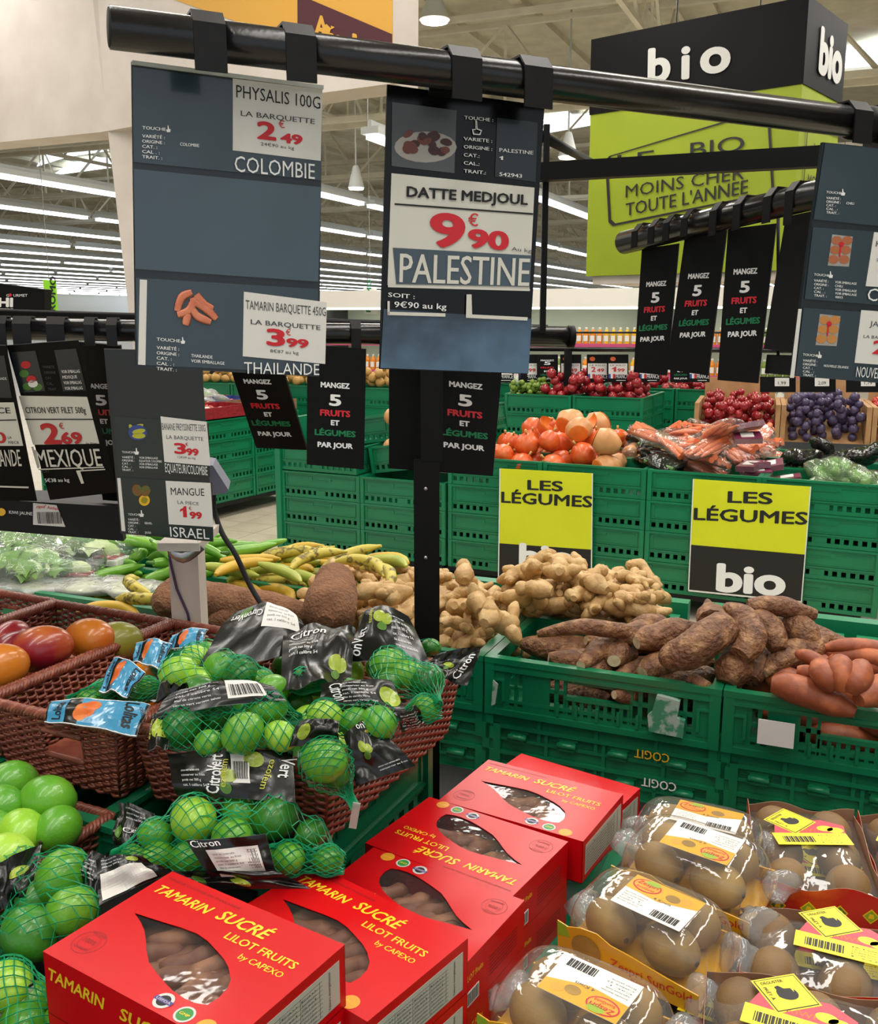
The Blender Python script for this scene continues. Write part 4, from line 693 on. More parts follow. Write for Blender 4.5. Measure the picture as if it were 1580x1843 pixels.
for o_, us in ((f1, (575, 640)), (f3, (420, 500)), (f4, (165, 205))):
    for u in us: clipat(o_, u, PC, PD, .0215, .02, .03)
clipat(f2, 850, PC, PD, .0215, .02, .05)
# lime net price sign
A4 = Sheet((12, 622), (140, 612), (82, 900), (208, 878), 1.88, 1.86, 1.99); o = S_thing('price_sign', 'tilted black price sign for nets of limes from Mexico at the left', 'sign', A4)
A4.px = ((12, 622), (140, 612), (90, 900), (212, 886)); m = MB(); A4.poly(m, [(90, 900), (212, 886), (140, 612), (12, 622)], 'black', -.003, 0); m.obj('back_panel', o)
m = MB(); A4.poly(m, [(20, 634), (64, 631), (82, 703), (36, 707)], 'slate_dark', .0004, .001); A4.poly(m, [(98, 630), (137, 627), (156, 702), (114, 704)], 'slate_dark', .0004, .001); m.obj('info_card', o)
m = MB(); A4.poly(m, [(34, 712), (157, 714), (179, 798), (60, 800)], 'cream_card', .0004, .0012); m.obj('price_card', o)
m = MB(); T = A4.text; T(m, 'CITRON VERT FILET 500g', 48, 743, 156, 743, 12, 'ink', .002, .015); A4.poly(m, [(46, 753), (169, 753), (169, 755), (46, 755)], 'ink', .002)
price(A4, m, (80, 797, 33), (113, 797, 38), '2 69'.split(), 38, 21, 0, 'red_dim', (108, 771, 9)); T(m, 'le filet', 156, 799, 176, 799, 4, 'ink', .002); T(m, 'MEXIQUE', 70, 840, 186, 838, 34, 'cream_card', .002, .01)
A4.poly(m, [(57, 803), (61, 803), (72, 842), (68, 842)], 'cream_card', .002); A4.poly(m, [(70, 843), (188, 839), (188, 841), (70, 845)], 'cream_card', .002)
T(m, 'SOIT', 74, 850, 91, 850, 6, 'ink_grey', .002); T(m, '5€38 au kg', 82, 867, 126, 866, 7, 'print_white', .002, .012); A4.poly(m, [(138, 848), (145, 847), (152, 869), (147, 870)], 'cream_card', .002); A4.poly(m, [(138, 846), (190, 843), (190, 845), (138, 848)], 'cream_card', .002)
for i, (a, w) in enumerate((('VOIR EMBALLAG', 33), ('MEXIQUE', 26), ('VOIR EMBALLAG', 32), ('VOIR EMBALLAG', 32))): T(m, a, 112+2*i, 671+10*i, 112+2*i+w, 670+10*i, 6, 'print_white', .002, .01)
for i, a in enumerate(('VARIETE', 'ORIGINE', 'CAT.', 'CAL.', 'TRAIT')): T(m, a, 78+2.5*i, 662+10*i, 78+2.5*i+len(a)*3, 662+10*i, 5, 'ink_grey', .002)
for (u, v, c_) in ((47, 656, 'red_dim'), (57, 682, 'red_dim'), (44, 672, 'leaf'), (50, 695, 'leaf'), (68, 696, 'leaf'), (60, 690, 'white_card')): A4.blob(m, u, v, 9, 7, c_, .0015+.0002*(c_ != 'leaf'), n=10)
m.obj('print', o); clipat(o, 45, PC, PD, .0215, .034, .05); clipat(o, 105, PC, PD, .0215, .034, .05)
A5 = Sheet((-90, 618), (10, 622), (-40, 900), (66, 902), 1.86, 1.86, 1.97); o = S_thing('price_sign', 'tilted black price sign cut by the left edge', 'sign', A5)
m = MB(); A5.body(m, 'black', .003); m.obj('back_panel', o); m = MB(); A5.poly(m, [(-60, 725), (25, 724), (42, 802), (-40, 802)], 'cream_card', .0004, .0012); A5.poly(m, [(-60, 638), (8, 640), (22, 716), (-46, 714)], 'slate_dark', .0004, .0012); m.obj('price_card', o)
m = MB(); T = A5.text; T(m, 'LA PIECE', -60, 743, 20, 743, 11, 'ink', .002, .015); T(m, '0', -8, 796, 13, 796, 20, 'red_dim', .002, .03); T(m, 'LA', 15, 789, 22, 789, 5, 'ink', .002); T(m, 'PIECE', 16, 798, 35, 798, 5, 'ink', .002); T(m, 'NOUV. ZELANDE', -70, 840, 40, 838, 32, 'cream_card', .002, .01); A5.poly(m, [(-40, 872), (52, 875), (52, 878), (-40, 875)], 'cream_card', .002); A5.poly(m, [(-50, 756), (30, 754), (30, 756), (-50, 758)], 'ink', .002); T(m, 'ZELANDE', -10, 683, 13, 683, 5, 'print_white', .002); m.obj('print', o); clipat(o, -30, PC, PD, .0215, .034, .05); clipat(o, 1, PC, PD, .0215, .034, .05)
# kiwi strip with barcode on the black shelf edge
A6 = Sheet((-60, 896), (215, 912), (-60, 950), (222, 974), 2.03, 2.06); o = S_thing('label_strip', 'black shelf edge under the lime price sign with a yellow kiwi label and barcode', 'label', A6)
m = MB(); A6.body(m, 'black_paint', .03); m.obj('strip', o); m = MB(); A6.poly(m, [(60, 905), (102, 909), (118, 948), (60, 944)], 'white_card', .001, .002); m.obj('barcode_card', o)
m = MB(); T = A6.text; T(m, 'KIWI JAUNE', 17, 924, 59, 927, 6, 'print_white', .003, .015); A6.blob(m, 3, 921, 8, 7, 'juice_yellow', .003); A6.blob(m, -10, 912, 9, 8, 'juice_yellow', .003); T(m, "rapid'", 66, 914, 84, 914, 6, 'red_print', .003, .015, .3); T(m, 'Auchan', 86, 915, 105, 918, 6, 'red_print', .003, .015)
x = 67
while x < 110: w = rnd.choice((.7, .9, 1.6)); A6.poly(m, [(x+2, 942), (x+2+w, 942), (x+w, 921), (x, 921)], 'ink', .003); x += w+rnd.choice((.9, 1.4))
m.obj('print', o)
MB().box(V(-60, 900, 2.1).x, V(222, 900, 2.1).x, 2.1, 2.4, V(100, 958, 2.0).z, V(100, 942, 2.0).z, 'black_paint').obj('shelf_arm', o, world=True)
# small three slot sign on the white scale column
A7 = Sheet((187, 628), (362, 632), (215, 962), (383, 974), 1.93, 1.96, 1.97); o = S_thing('price_sign', 'three slot price sign with small bananas and mango, on the white column', 'sign', A7)
A7.px = ((187, 628), (362, 632), (217, 960), (384, 975)); m = MB(); A7.body(m, 'slate_dark', .004); m.obj('back_panel', o)
for q, mt in (([(187, 628), (364, 634), (368, 752), (200, 744)], 'slate_dark'), ([(203, 748), (376, 762), (378, 858), (213, 846)], 'slate_deep'), ([(212, 858), (382, 868), (384, 970), (220, 955)], 'slate_deep')): m = MB(); A7.poly(m, q, mt, .0004, .0012); m.obj('slot', o)
m = MB(); A7.poly(m, [(289, 749), (372, 759), (379, 838), (296, 831)], 'white_card', .0014, .002); m.obj('price_card', o); m = MB(); A7.poly(m, [(298, 865), (379, 869), (384, 948), (304, 943)], 'white_card', .0014, .002); m.obj('price_card', o); m = MB(); A7.poly(m, [(211, 860), (217, 860), (226, 956), (219, 955)], 'white_card', .0014, .0018); m.obj('side_tab', o)
m = MB(); T = A7.text; T(m, 'BANANE FREYSSINETTE 330G', 292, 773, 370, 776, 13, 'ink_grey', .0024); T(m, 'LA BARQUETTE', 300, 789, 366, 793, 7, 'ink_grey', .0024)
price(A7, m, (314, 815, 22), (336, 818, 22), '3 99'.split(), 19, 12, .05, 'red_print', (334, 802, 5)); T(m, '12€09 au kg', 320, 824, 352, 826, 4, 'ink_grey', .0024); T(m, 'EQUATEUR/COLOMBIE', 298, 849, 374, 855, 17, 'print_white', .0026)
T(m, 'MANGUE', 308, 890, 368, 892, 14, 'ink', .0024); T(m, 'LA PIECE', 320, 906, 358, 909, 6, 'ink_grey', .0024); price(A7, m, (325, 930, 12), (342, 932, 22), '1 99'.split(), 20, 12, .04, 'red_print', (340, 917, 5)); T(m, 'ISRAEL', 307, 965, 377, 970, 19, 'print_white', .0026)
info(A7, m, 220, 815, 31, FL, ['VOIR EMBALLAGE', 'EQUATEUR COLOMBIE', 'VOIR EMBALLAGE', 'VOIR EMBALLAGE', ''], 4, lh=5.7, w=25, sl=.03); info(A7, m, 231, 927, 30, FL, ['', 'ISRAEL', '', '', '25150'], 4, lh=5.7, w=23, sl=.03)
for (u, v, ru, rv, c_, rt) in ((248, 778, 17, 14, 'pack_blue', 5), (238, 772, 10, 4, 'ban_pic', 60), (247, 768, 12, 4, 'ban_pic', -20), (250, 776, 12, 4.5, 'ban_pic', -10), (250, 784, 12, 5, 'ban_pic', 0), (247, 882, 9, 11, 'mango_pic', -20), (262, 883, 9, 10, 'mango_pic', 20), (260, 900, 10, 10, 'juice_yellow', 0), (260, 900, 6, 6, 'ban_pic', 0)): A7.blob(m, u, v, ru, rv, c_, .0018+.0001*(u % 7), rot=rt, n=14)
m.obj('print', o)
# white scale column, scale display and its cables
YC = 2.24; o = thing('scale_column', 'white square column carrying the small three slot sign, behind the netted limes', 'column', Matrix.Translation((V(340, 1120, YC).x, YC, .508)))
pa = V(326, 966, YC); m = MB(); m.box(pa.x-.033, pa.x+.037, YC, YC+.07, .52, pa.z, 'white_paint'); m.obj('post', o, world=True); m = MB(); m.box(pa.x-.05, pa.x+.05, YC-.015, YC+.085, .508, .52, 'steel'); m.obj('foot', o, world=True)
pt_ = V(330, 990, 2.05); MB().lump([pt_+Vector((-.03, 0, .01)), pt_+Vector((0, -.005, -.012)), pt_+Vector((.04, 0, .012))], [.012, .016, .012], 'steel', 10, 10, 0).obj('handle', o, world=True)
MB().box(pt_.x-.05, pt_.x+.04, 2.03, YC, pt_.z+.002, pt_.z+.02, 'white_paint').obj('bracket', o, world=True)
MB().tube([V(302, 978, YC-.004), V(306, 1010, YC-.004), V(318, 1060, YC-.004), V(338, 1105, YC-.004), V(342, 1130, YC-.004)], .003, 'violet_cable', 8).obj('cable', o, world=True, label='thin violet cable')
sc_ = thing('scale_display', 'grey wedge shaped scale display right of the mango price sign, black cable hanging from it', 'scale', Matrix.Translation(V(385, 890, 2.25)))
q = [(372, 836), (383, 838), (411, 882), (409, 887), (372, 893)]; pts = [V(u, v, 2.2) for u, v in q]; pts2 = [p+Vector((-.02, .12, 0)) for p in pts]; m = MB(); n = len(q); m.add(pts+pts2, [tuple(range(n))[::-1], tuple(range(n, 2*n))]+[(i, (i+1) % n, n+(i+1) % n, n+i) for i in range(n)], 'scale_grey'); m.obj('housing', sc_, world=True)
MB().lump([V(384, 890, 2.24), V(386, 920, 2.24), V(400, 960, 2.22), V(425, 1000, 2.2), V(448, 1050, 2.2), V(478, 1102, 2.18), V(490, 1135, 2.18)], [.0062, .0062], 'rubber', 40, 8, 0).obj('cable', sc_, world=True)
MB().box(pa.x-.01, V(378, 890, 2.24).x, 2.25, 2.28, V(380, 880, 2.24).z, V(380, 870, 2.24).z, 'black').obj('arm', sc_, world=True)
# ---- third rail, upper right, with four black banners ----
PE, PF = V(1122, 437, 1.95), V(1600, 318, 1.45); o = thing('sign_rail', 'slanting black rail with seven strap hooks in front of the lime green cube', 'rail', Matrix.Translation(PE)); MB().tube([PE, PF], .0215, 'black_tube', 20).obj('bar', o, world=True)
for i, u in enumerate((1160, 1190, 1217, 1250, 1302, 1345, 1400)): clipat(o, u, PE, PF, .0215, .016, .02+.01*(i > 3))
pg, ph = V(940, 312, 2.05), V(1500, 281, 1.75); o = thing('rack_beam', 'flat black beam crossing in front of the cube sign', 'beam', Matrix.Translation(pg)); dd_ = ph-pg; L_ = dd_.length; Mb = Matrix.Translation(pg)@Matrix.Rotation(math.atan2(dd_.y, dd_.x), 4, 'Z')@Matrix.Rotation(-math.asin(dd_.z/L_), 4, 'Y')
m = MB(); m.box(0, L_, -.015, .015, -.017, .017, 'black', Mb); m.obj('beam', o, world=True); x_ = V(980, 400, 2.06).x
m = MB(); m.box(x_-.006, x_+.006, 2.05, 2.065, V(980, 600, 2.06).z, V(980, 225, 2.06).z, 'black'); m.obj('upright', o, world=True); m = MB(); m.tube([V(975, 245, 2.06), V(1060, 290, 2.9)], .012, 'black', 6); m.obj('strut', o, world=True)
g = 'banners'
fa = five(Sheet((1155, 448), (1222, 438), (1140, 670), (1200, 676), 1.93, 1.90), 'black five a day banner, first of the three under the slanting rail', 1163, 515, 36, -.06, 8.8, -.07)
fb = five(Sheet((1232, 430), (1308, 414), (1199, 665), (1274, 676), 1.84, 1.80), 'black five a day banner, second of the three under the slanting rail', 1238, 501, 38, -.05, 9.4, -.10)
fc = five(Sheet((1310, 412), (1397, 402), (1291, 684), (1364, 690), 1.76, 1.72), 'black five a day banner, third and largest under the slanting rail', 1320, 493, 43, -.05, 10, -.05)
S = Sheet((1414, 390), (1500, 372), (1374, 628), (1470, 640), 1.68, 1.62); o = S_thing('sign_board', 'blank black board behind the kiwi sign at the right', 'sign', S); m = MB(); S.body(m, 'black_paint', .006); m.obj('panel', o); clipat(o, 1440, PE, PF, .0215, .016, .04)
S = Sheet((1380, 638), (1440, 640), (1376, 672), (1430, 676), 1.75, 1.72); o = S_thing('sign_board', 'small black board under the blank black board, left of the kiwi sign', 'sign', S); m = MB(); S.body(m, 'black_paint', .006); m.obj('panel', o); m = MB(); m.tube([S.hit(1400, 640), V(1400, 378, 1.7)], .003, 'black', 5); m.obj('wire', o, world=True)
# ---------- island display with roots ----------
pm('cassava', '#5c3620', '#b0845a', 32, .5, 1, 80, c3='#7e5335', lo=.3, hi=.72, dist=.012); pm('cassava_cut', '#d9c9a6', '#c2ad86', 60, .6); pm('sweet_potato', '#a0522f', '#b8663c', 16, .5, .35, 60, dist=.004, c3='#8f482c'); pm('ginger', '#b08850', '#cfae78', 26, .5, .8, 60, c3='#c09a62', dist=.007); pm('ginger_tip', '#9a7a52', ro=.7)
pm('yam', '#7a5238', '#96694a', 22, .85, 1, 110, dist=.012); pm('plantain', '#b7a63a', '#c9b84c', 30, .45, .1, c3='#5d4a22', lo=.32, hi=.5); pm('plantain_green', '#93a33c', '#a8ad44', 20, .45); pm('pepper', '#5f9a2c', '#79b03c', 14, .25, .1, coat=.3); pm('banana_yellow', '#d3ad35', '#c49c2c', 12, .45); pm('stem_brown', '#3c2f1e', ro=.7)
pm('torn_label', '#9fb5a8', '#3f8a68', 40, .6, lo=.45, hi=.55); pm('potato_brown', '#8f6a48', '#7a5638', 18, .6, .3)
IM = Matrix.Rotation(R(-23), 4, 'Z')
def IP(s, t, z): p = e1*s+e2*t; p.z = z; return p
def IMt(s, t, z, rz=0): return Matrix.Translation(IP(s, t, z))@Matrix.Rotation(R(-23+rz), 4, 'Z')
def IQ(s0, s1, t0, t1): return [IP(s, t, 0) for s, t in ((s0, t0), (s1, t0), (s1, t1), (s0, t1))]
ZC = .585
for i, (s, lb) in enumerate(((-2.93, 'far left one, under the bagged lettuces'), (-2.33, 'one left of the plantains, with flat bags'), (-1.73, 'one under the brown yams'), (-1.13, 'one holding the left part of the ginger'), (-.53, 'open one with cassavas, left of the white label'), (.07, 'one with sweet potatoes and a blank white label'), (.67, 'one at the right edge with sweet potatoes'))):
    c = crate('A', IMt(s, 2.45, ZC), 'green slotted crate in front row, '+lb)
    if s == .07: MB().box(-.215, -.135, -.218, -.2145, .045, .105, 'white_card').obj('label', c, label='blank white label')
    if s == -.53: MB().prism([(.135, .03), (.215, .026), (.218, .07), (.2, .075), (.205, .118), (.15, .125), (.14, .08), (.13, .07)], .2, .2155, 'torn_label', M=Matrix.Rotation(R(90), 4, 'X')).obj('torn_label', c, label='torn remains of a paper label'); MB().prism([(-.272, .03), (-.262, .035), (-.255, .09), (-.268, .10)], .21, .2145, 'torn_label', M=Matrix.Rotation(R(90), 4, 'X')).obj('torn_label', c)
    for k in range(8):
        d = crate('C', IMt(s+(.02 if k % 2 else 0), 2.46, ZC-.072*(k+1)), 'folded green crate stacked below the root crates', 'folded crates under the front row')
        if k < 2 and s in (-.53, .67): m = MB(); ltext(m, 'COGIT', .185, .045, .085, .024, ('juice_yellow', 'print_white')[k], .2125, .015, 0, 180, M=Matrix.Rotation(R(90), 4, 'X')); m.obj('lettering', d, label='raised word printed upside down')
for s, lb in ((-2.9, 'far left back corner'), (-2.48, 'behind the lettuces'), (-2.06, 'with green peppers'), (-1.64, 'with plantains'), (-1.22, 'behind the left ginger'), (-.64, 'with ginger, at its right end'), (-.17, 'with cassavas, second row'), (.26, 'with brown potatoes, second row'), (.68, 'at the right edge, second row')):
    crate('Ah', IMt(s, 2.81, ZC-.038), 'small green crate in the back row, '+lb)
    for k in range(2): crate('Ah', IMt(s, 2.81, ZC-.038-.152*(k+1)), 'small green crate stacked below the back row', 'crates under the back row')
for a, b, lb in ((-3.4, -.425, 'long green rim beam behind the plantains and ginger'), (-.375, 1.3, 'green rim beam behind the cassavas')):
    o = thing('rim_beam', lb, 'beam', IMt(a, 2.99, 0)); MB().box(0, b-a, 0, .05, .66, .725, 'rail_green').obj('beam', o); MB().box(0, b-a, .01, .04, .02, .66, 'crate_dark').obj('back_board', o)
IF = Field(-3.6, 1.5, 2.2, 4.6, .60, .009)
R_ = random.Random(11)
def root(name, lb, cat, pts, rads, mt, grp=None, cut_=None, n=14, seg=12, amp=.12, fq=22, sd=0, sq=.95):
    """pts: (u, v, z of the axis); rads in metres"""
    P = [G(u, v, z) for u, v, z in pts]; c = sum(P, Vector())/len(P); m = MB(); m.lump([p-c for p in P], rads, mt, n, seg, amp, fq, sd, endmat=cut_, sq=sq)
    o = ob(name, m.mesh(name), Matrix.Translation(c), lb, cat, grp); F = meshpts(o.data); 
    for w in np.linspace(0, 1, 3): IF.put(F, c.x, c.y, c.z)
    return o
# fill below the visible roots
fc_ = []
for i in range(3): m = MB(); m.lump([(-.11, 0, 0), (0, .01*i, .0), (.11, 0, 0)], [.012, .034, .038, .034, .02], 'cassava', 10, 10, .12, 22, i, endmat='cassava_cut'); fc_.append(pr(m, 'cassava'))
pile(IF, fc_, 'cassava', 'brown cassava root low in its green crate, under the others', 'cassava', 'lower cassavas', IQ(-.72, -.34, 2.33, 2.57), 15, (12, 12, 40), 6, sc=(.85, 1)); pile(IF, fc_, 'cassava', 'brown cassava root low in the second row crate', 'cassava', 'lower cassavas behind', IQ(-.28, -.05, 2.74, 2.9), 6, (10, 10, 20), 6, sc=(.8, .9))
sp_ = []
for i in range(3): m = MB(); m.lump([(-.09, 0, 0), (0, .012*(i-1), 0), (.09, 0, 0)], [.008, .028, .036, .034, .02, .006], 'sweet_potato', 10, 10, .12, 18, i); sp_.append(pr(m, 'sweet_potato'))
pile(IF, sp_, 'sweet_potato', 'reddish orange sweet potato in the crate at the right', 'sweet potato', 'sweet potatoes', IQ(-.12, .27, 2.33, 2.57), 26, (12, 12, 60), 6); pile(IF, sp_, 'sweet_potato', 'reddish orange sweet potato in the last crate at the right edge', 'sweet potato', 'sweet potatoes at the edge', IQ(.47, .85, 2.33, 2.57), 22, (12, 12, 60), 6)
pp_ = ball(.038, 'potato_brown', 3, 10, 7, .25)
pile(IF, pp_, 'potato', 'dull brown tuber in the second row behind the sweet potatoes', 'potato', 'brown tubers', IQ(.13, .85, 2.7, 2.9), 46, tries=4)
K = .00137
CASS = [([(1140, 1140, .80), (1055, 1128, .83), (968, 1141, .80)], (14, 17, 17, 12, 7), 'slim cassava lying crosswise at the left, on top of the ginger edge'),
 ([(1175, 1128, .80), (1140, 1138, .80), (1111, 1148, .79)], (16, 22, 22, 11), 'cassava with a round pale cut end, upper left'), ([(1075, 1180, .74), (1030, 1187, .74), (987, 1184, .745)], (14, 20, 20, 11), 'cassava with a pale cut end at the left rim of the crate'),
 ([(1150, 1140, .77), (1095, 1160, .765), (1045, 1198, .745)], (18, 24, 26, 20, 10), 'thick cassava slanting down to the crate rim, left'), ([(1125, 1150, .75), (1112, 1172, .75), (1105, 1190, .75)], (22, 30, 31, 27, 13), 'fat cassava pointing its pale cut end at the viewer'),
 ([(1258, 1133, .82), (1200, 1140, .815), (1145, 1158, .80)], (12, 24, 28, 26, 12), 'long cassava with cut end, left of the biggest one'), ([(1210, 1195, .745), (1180, 1200, .745), (1156, 1213, .735)], (22, 26, 24, 14), 'short cassava in front with a pale end on the rim'),
 ([(1312, 1122, .86), (1285, 1140, .85), (1235, 1175, .81), (1191, 1186, .785)], (12, 32, 36, 36, 30, 14), 'biggest cassava in the middle, grey cut end towards the viewer'), ([(1273, 1081, .88), (1276, 1098, .87), (1284, 1125, .86)], (5, 11, 24, 30), 'cassava standing up with a thin neck at the back'),
 ([(1308, 1095, .88), (1340, 1115, .87), (1352, 1150, .84), (1330, 1180, .81)], (14, 25, 25, 26, 20), 'curved cassava bending down right of the biggest one'), ([(1350, 1104, .87), (1385, 1130, .85), (1400, 1170, .81)], (12, 24, 24, 22, 14), 'grey brown cassava lying towards the viewer, right of the curved one'),
 ([(1345, 1090, .89), (1405, 1092, .89), (1468, 1107, .87)], (14, 20, 21, 16, 11), 'cassava lying across the top with a pale tip at the right'), ([(1412, 1118, .84), (1440, 1135, .835), (1462, 1165, .80)], (20, 29, 30, 22), 'round backed cassava in the second row'),
 ([(1465, 1150, .78), (1490, 1150, .78), (1520, 1158, .77)], (12, 17, 15, 8), 'small cassava at the right of the second row'), ([(1332, 1168, .79), (1322, 1200, .77), (1308, 1232, .735)], (18, 30, 33, 20), 'cassava hanging over the front rim below the curved one'),
 ([(1370, 1170, .77), (1362, 1200, .76), (1352, 1226, .74)], (16, 23, 24, 14), 'dull cassava at the rim between its two neighbours'), ([(1480, 1160, .80), (1430, 1178, .79), (1376, 1212, .76)], (18, 28, 30, 24, 8), 'pale cassava leaning over the crate corner to the sweet potatoes'), ([(1275, 1238, .735), (1255, 1231, .735), (1237, 1224, .74)], (10, 15, 13), 'small cassava piece with a cut end on the front rim'),
 ([(1205, 1132, .79), (1175, 1122, .81), (1135, 1128, .80)], (16, 22, 20, 10), 'smooth grey cassava at the back left')]
for i, (p, r, lb) in enumerate(CASS):
    root('cassava', 'brown '+lb, 'cassava', p[::-1] if i not in (8, 9, 10, 12, 14, 15) else p, [x*K for x in (r[::-1] if i not in (8, 9, 10, 12, 14, 15) else r)], 'cassava', None, 'cassava_cut' if i not in (8, 9, 10, 12, 14, 15) else None, 18, 14, .13, 20, i)
for i, (p, r, lb) in enumerate([([(1388, 1232, .77), (1450, 1245, .765), (1540, 1282, .74)], (14, 24, 27, 24, 10), 'long smooth sweet potato lying along the crate rim'), ([(1434, 1176, .82), (1460, 1185, .82), (1495, 1204, .80)], (6, 13, 14, 9), 'thin sweet potato pointing at the cassavas'), ([(1434, 1207, .80), (1455, 1210, .80), (1482, 1216, .80)], (8, 13, 14, 10), 'stubby sweet potato above the long one'),
   ([(1475, 1198, .82), (1484, 1215, .82), (1500, 1240, .79)], (14, 22, 20, 10), 'left lobe of the knobbly sweet potato group'), ([(1510, 1190, .84), (1515, 1210, .83), (1520, 1245, .79)], (14, 21, 22, 12), 'middle lobe of the knobbly sweet potato group'), ([(1552, 1200, .83), (1540, 1222, .82), (1530, 1248, .79)], (14, 24, 22, 12), 'right lobe of the knobbly sweet potato group'),
   ([(1485, 1166, .83), (1530, 1162, .84), (1600, 1172, .83)], (6, 13, 16, 16), 'slim sweet potato at the back right'), ([(1500, 1182, .81), (1545, 1180, .82), (1610, 1196, .82)], (12, 16, 18, 18), 'sweet potato under the slim one at the back'), ([(1545, 1260, .78), (1580, 1245, .79), (1620, 1240, .79)], (12, 24, 28, 24), 'sweet potato cut by the right edge')]):
    root('sweet_potato', 'reddish '+lb, 'sweet potato', p, [x*K for x in r], 'sweet_potato', None, None, 14, 12, .1, 16, i+40)
# ginger
gp = []
for sd in range(7):
    r = random.Random(sd+20); m = MB(); x = -.06; y = 0; pts = []
    m.lump([(-.06, 0, 0), (-.02, .012, .004), (.02, -.006, 0), (.06, .004, 0)], [.010, .021, .017, .022, .018, .009], 'ginger', 16, 10, .16, 45, sd)
    for k in range(r.randint(3, 5)):
        bx_ = r.uniform(-.05, .05); a = r.choice((-1, 1))*r.uniform(50, 110); L_ = r.uniform(.03, .055); rr = r.uniform(.011, .017); dx, dy, dz = math.cos(R(a))*L_, math.sin(R(a))*L_, r.uniform(-.012, .02)
        m.lump([(bx_, 0, 0), (bx_+dx*.6, dy*.6, dz*.5), (bx_+dx, dy, dz)], [rr*.8, rr*.95, rr*1.12, rr*.8, rr*.35], 'ginger', 9, 9, .16, 50, sd+k)
    gp.append(pr(m, 'ginger_root'))
gl = 'knobbly pale brown ginger root heaped behind and left of the cassavas'
pile(IF, gp, 'ginger_root', gl, 'ginger', 'heap of ginger', IQ(-1.36, -.86, 2.32, 2.9), 60, (25, 25, 180), 14, sc=(1.15, 1.4), sink=.014); pile(IF, gp, 'ginger_root', gl, 'ginger', 'heap of ginger', IQ(-.86, -.49, 2.68, 2.9), 26, (25, 25, 180), 14, sc=(1.1, 1.3), sink=.014); pile(IF, gp, 'ginger_root', gl, 'ginger', 'heap of ginger', IQ(-1.2, -.9, 2.5, 2.8), 4, (30, 30, 180), 8, g=2, sc=(1.2, 1.4), sink=.016); pile(IF, gp, 'ginger_root', gl, 'ginger', 'heap of ginger', IQ(-1.62, -1.36, 2.34, 2.75), 14, (20, 20, 180), 10, sc=(1, 1.3), sink=.012)
pile(IF, gp, 'ginger_root', gl, 'ginger', 'heap of ginger', IQ(-.9, -.5, 2.6, 2.88), 34, (30, 30, 180), 12, sc=(.85, 1.15), sink=.012); pile(IF, gp, 'ginger_root', gl, 'ginger', 'heap of ginger', IQ(-1.5, -.9, 2.34, 2.75), 34, (30, 30, 180), 12, sc=(.85, 1.1), sink=.012)
for i, (u, v, z, rt) in enumerate(((835, 1035, .855, (75, 10, 80)), (858, 1085, .85, (60, 0, 95)), (1008, 1025, .855, (70, 20, 60)), (1060, 1050, .85, (30, 0, 120)), (690, 1068, .84, (0, 0, 10)), (900, 1120, .815, (50, 20, 40)), (1130, 1095, .80, (10, 0, 150)), (950, 1070, .835, (40, 20, 130)))):
    p = G(u, v, z); ob('ginger_root', gp[i % 7][0], Matrix.Translation(p)@Matrix.Rotation(R(rt[2]), 4, 'Z')@Matrix.Rotation(R(rt[0]), 4, 'X')@Matrix.Rotation(R(rt[1]), 4, 'Y')@Matrix.Scale(1.35, 4), 'large ginger root on top of the heap, '+('leftmost upright one beside the post', 'upright one below the tallest', 'one in front of the left poster', 'one right of the poster tip', 'long one left of the black post', 'one above the lime baskets', 'rightmost one by the green rim', 'middle one')[i], 'ginger')
# yams
for p, r, lb in (([(285, 1092, .80), (330, 1075, .80), (430, 1092, .80), (570, 1105, .80)], (10, 34, 40, 38, 36, 30, 10), 'huge hairy brown yam lying behind the white column'), ([(375, 1122, .76), (470, 1108, .78), (560, 1112, .78)], (10, 30, 36, 38, 30, 10), 'second brown yam in front of the huge one'), ([(598, 1030, .88), (603, 1060, .86), (585, 1120, .82)], (10, 30, 37, 38, 44, 42, 14), 'upright brown yam between the plantains and the ginger')):
    root('yam', lb, 'yam', p, [x*.0016 for x in r], 'yam', None, None, 20, 16, .1, 10, len(lb))
# plantains and peppers
def banana(mt, L_=.2, r=.019, bend=.04): m = MB(); m.lump([(-L_/2, 0, 0), (-L_*.2, bend*.8, 0), (L_*.2, bend*.8, 0), (L_/2, 0, 0), (L_/2+.025, -.02, 0)], [.006, r*.9, r, r, r*.9, r*.4, .005], mt, 14, 7, .03, 20, 1); return m
bp_ = [pr(banana('plantain'), 'plantain'), pr(banana('plantain_green', .18), 'plantain'), pr(banana('banana_yellow', .19), 'plantain')]
pile(IF, bp_, 'plantain', 'yellow green plantain with dark speckles, left of the upright yam', 'plantain', 'plantains', IQ(-1.85, -1.4, 2.55, 2.92), 36, (20, 20, 50), 6, sc=(.9, 1.1))
pile(IF, bp_, 'plantain', 'yellow plantain lying behind the wicker baskets', 'plantain', 'plantains by the baskets', IQ(-2.25, -1.85, 2.3, 2.5), 16, (15, 15, 30), 4)
for i, (u, v, z, a, q) in enumerate(((255, 1055, .80, 120, 0), (275, 1080, .79, 170, 0), (645, 1020, .86, -40, 0), (675, 1035, .85, -60, 0), (190, 1105, .76, -10, 2))):
    p = G(u, v, z); ob('plantain', bp_[q][0], Matrix.Translation(p)@Matrix.Rotation(R(a), 4, 'Z')@Matrix.Rotation(R(20), 4, 'X'), ('blackened plantain standing above the yam, far left', 'second blackened plantain under the first, far left', 'plantain with a dark stem right of the upright yam', 'rightmost plantain of the heap', 'smooth yellow banana on the rim behind the mango basket')[i], 'plantain')
qp = []
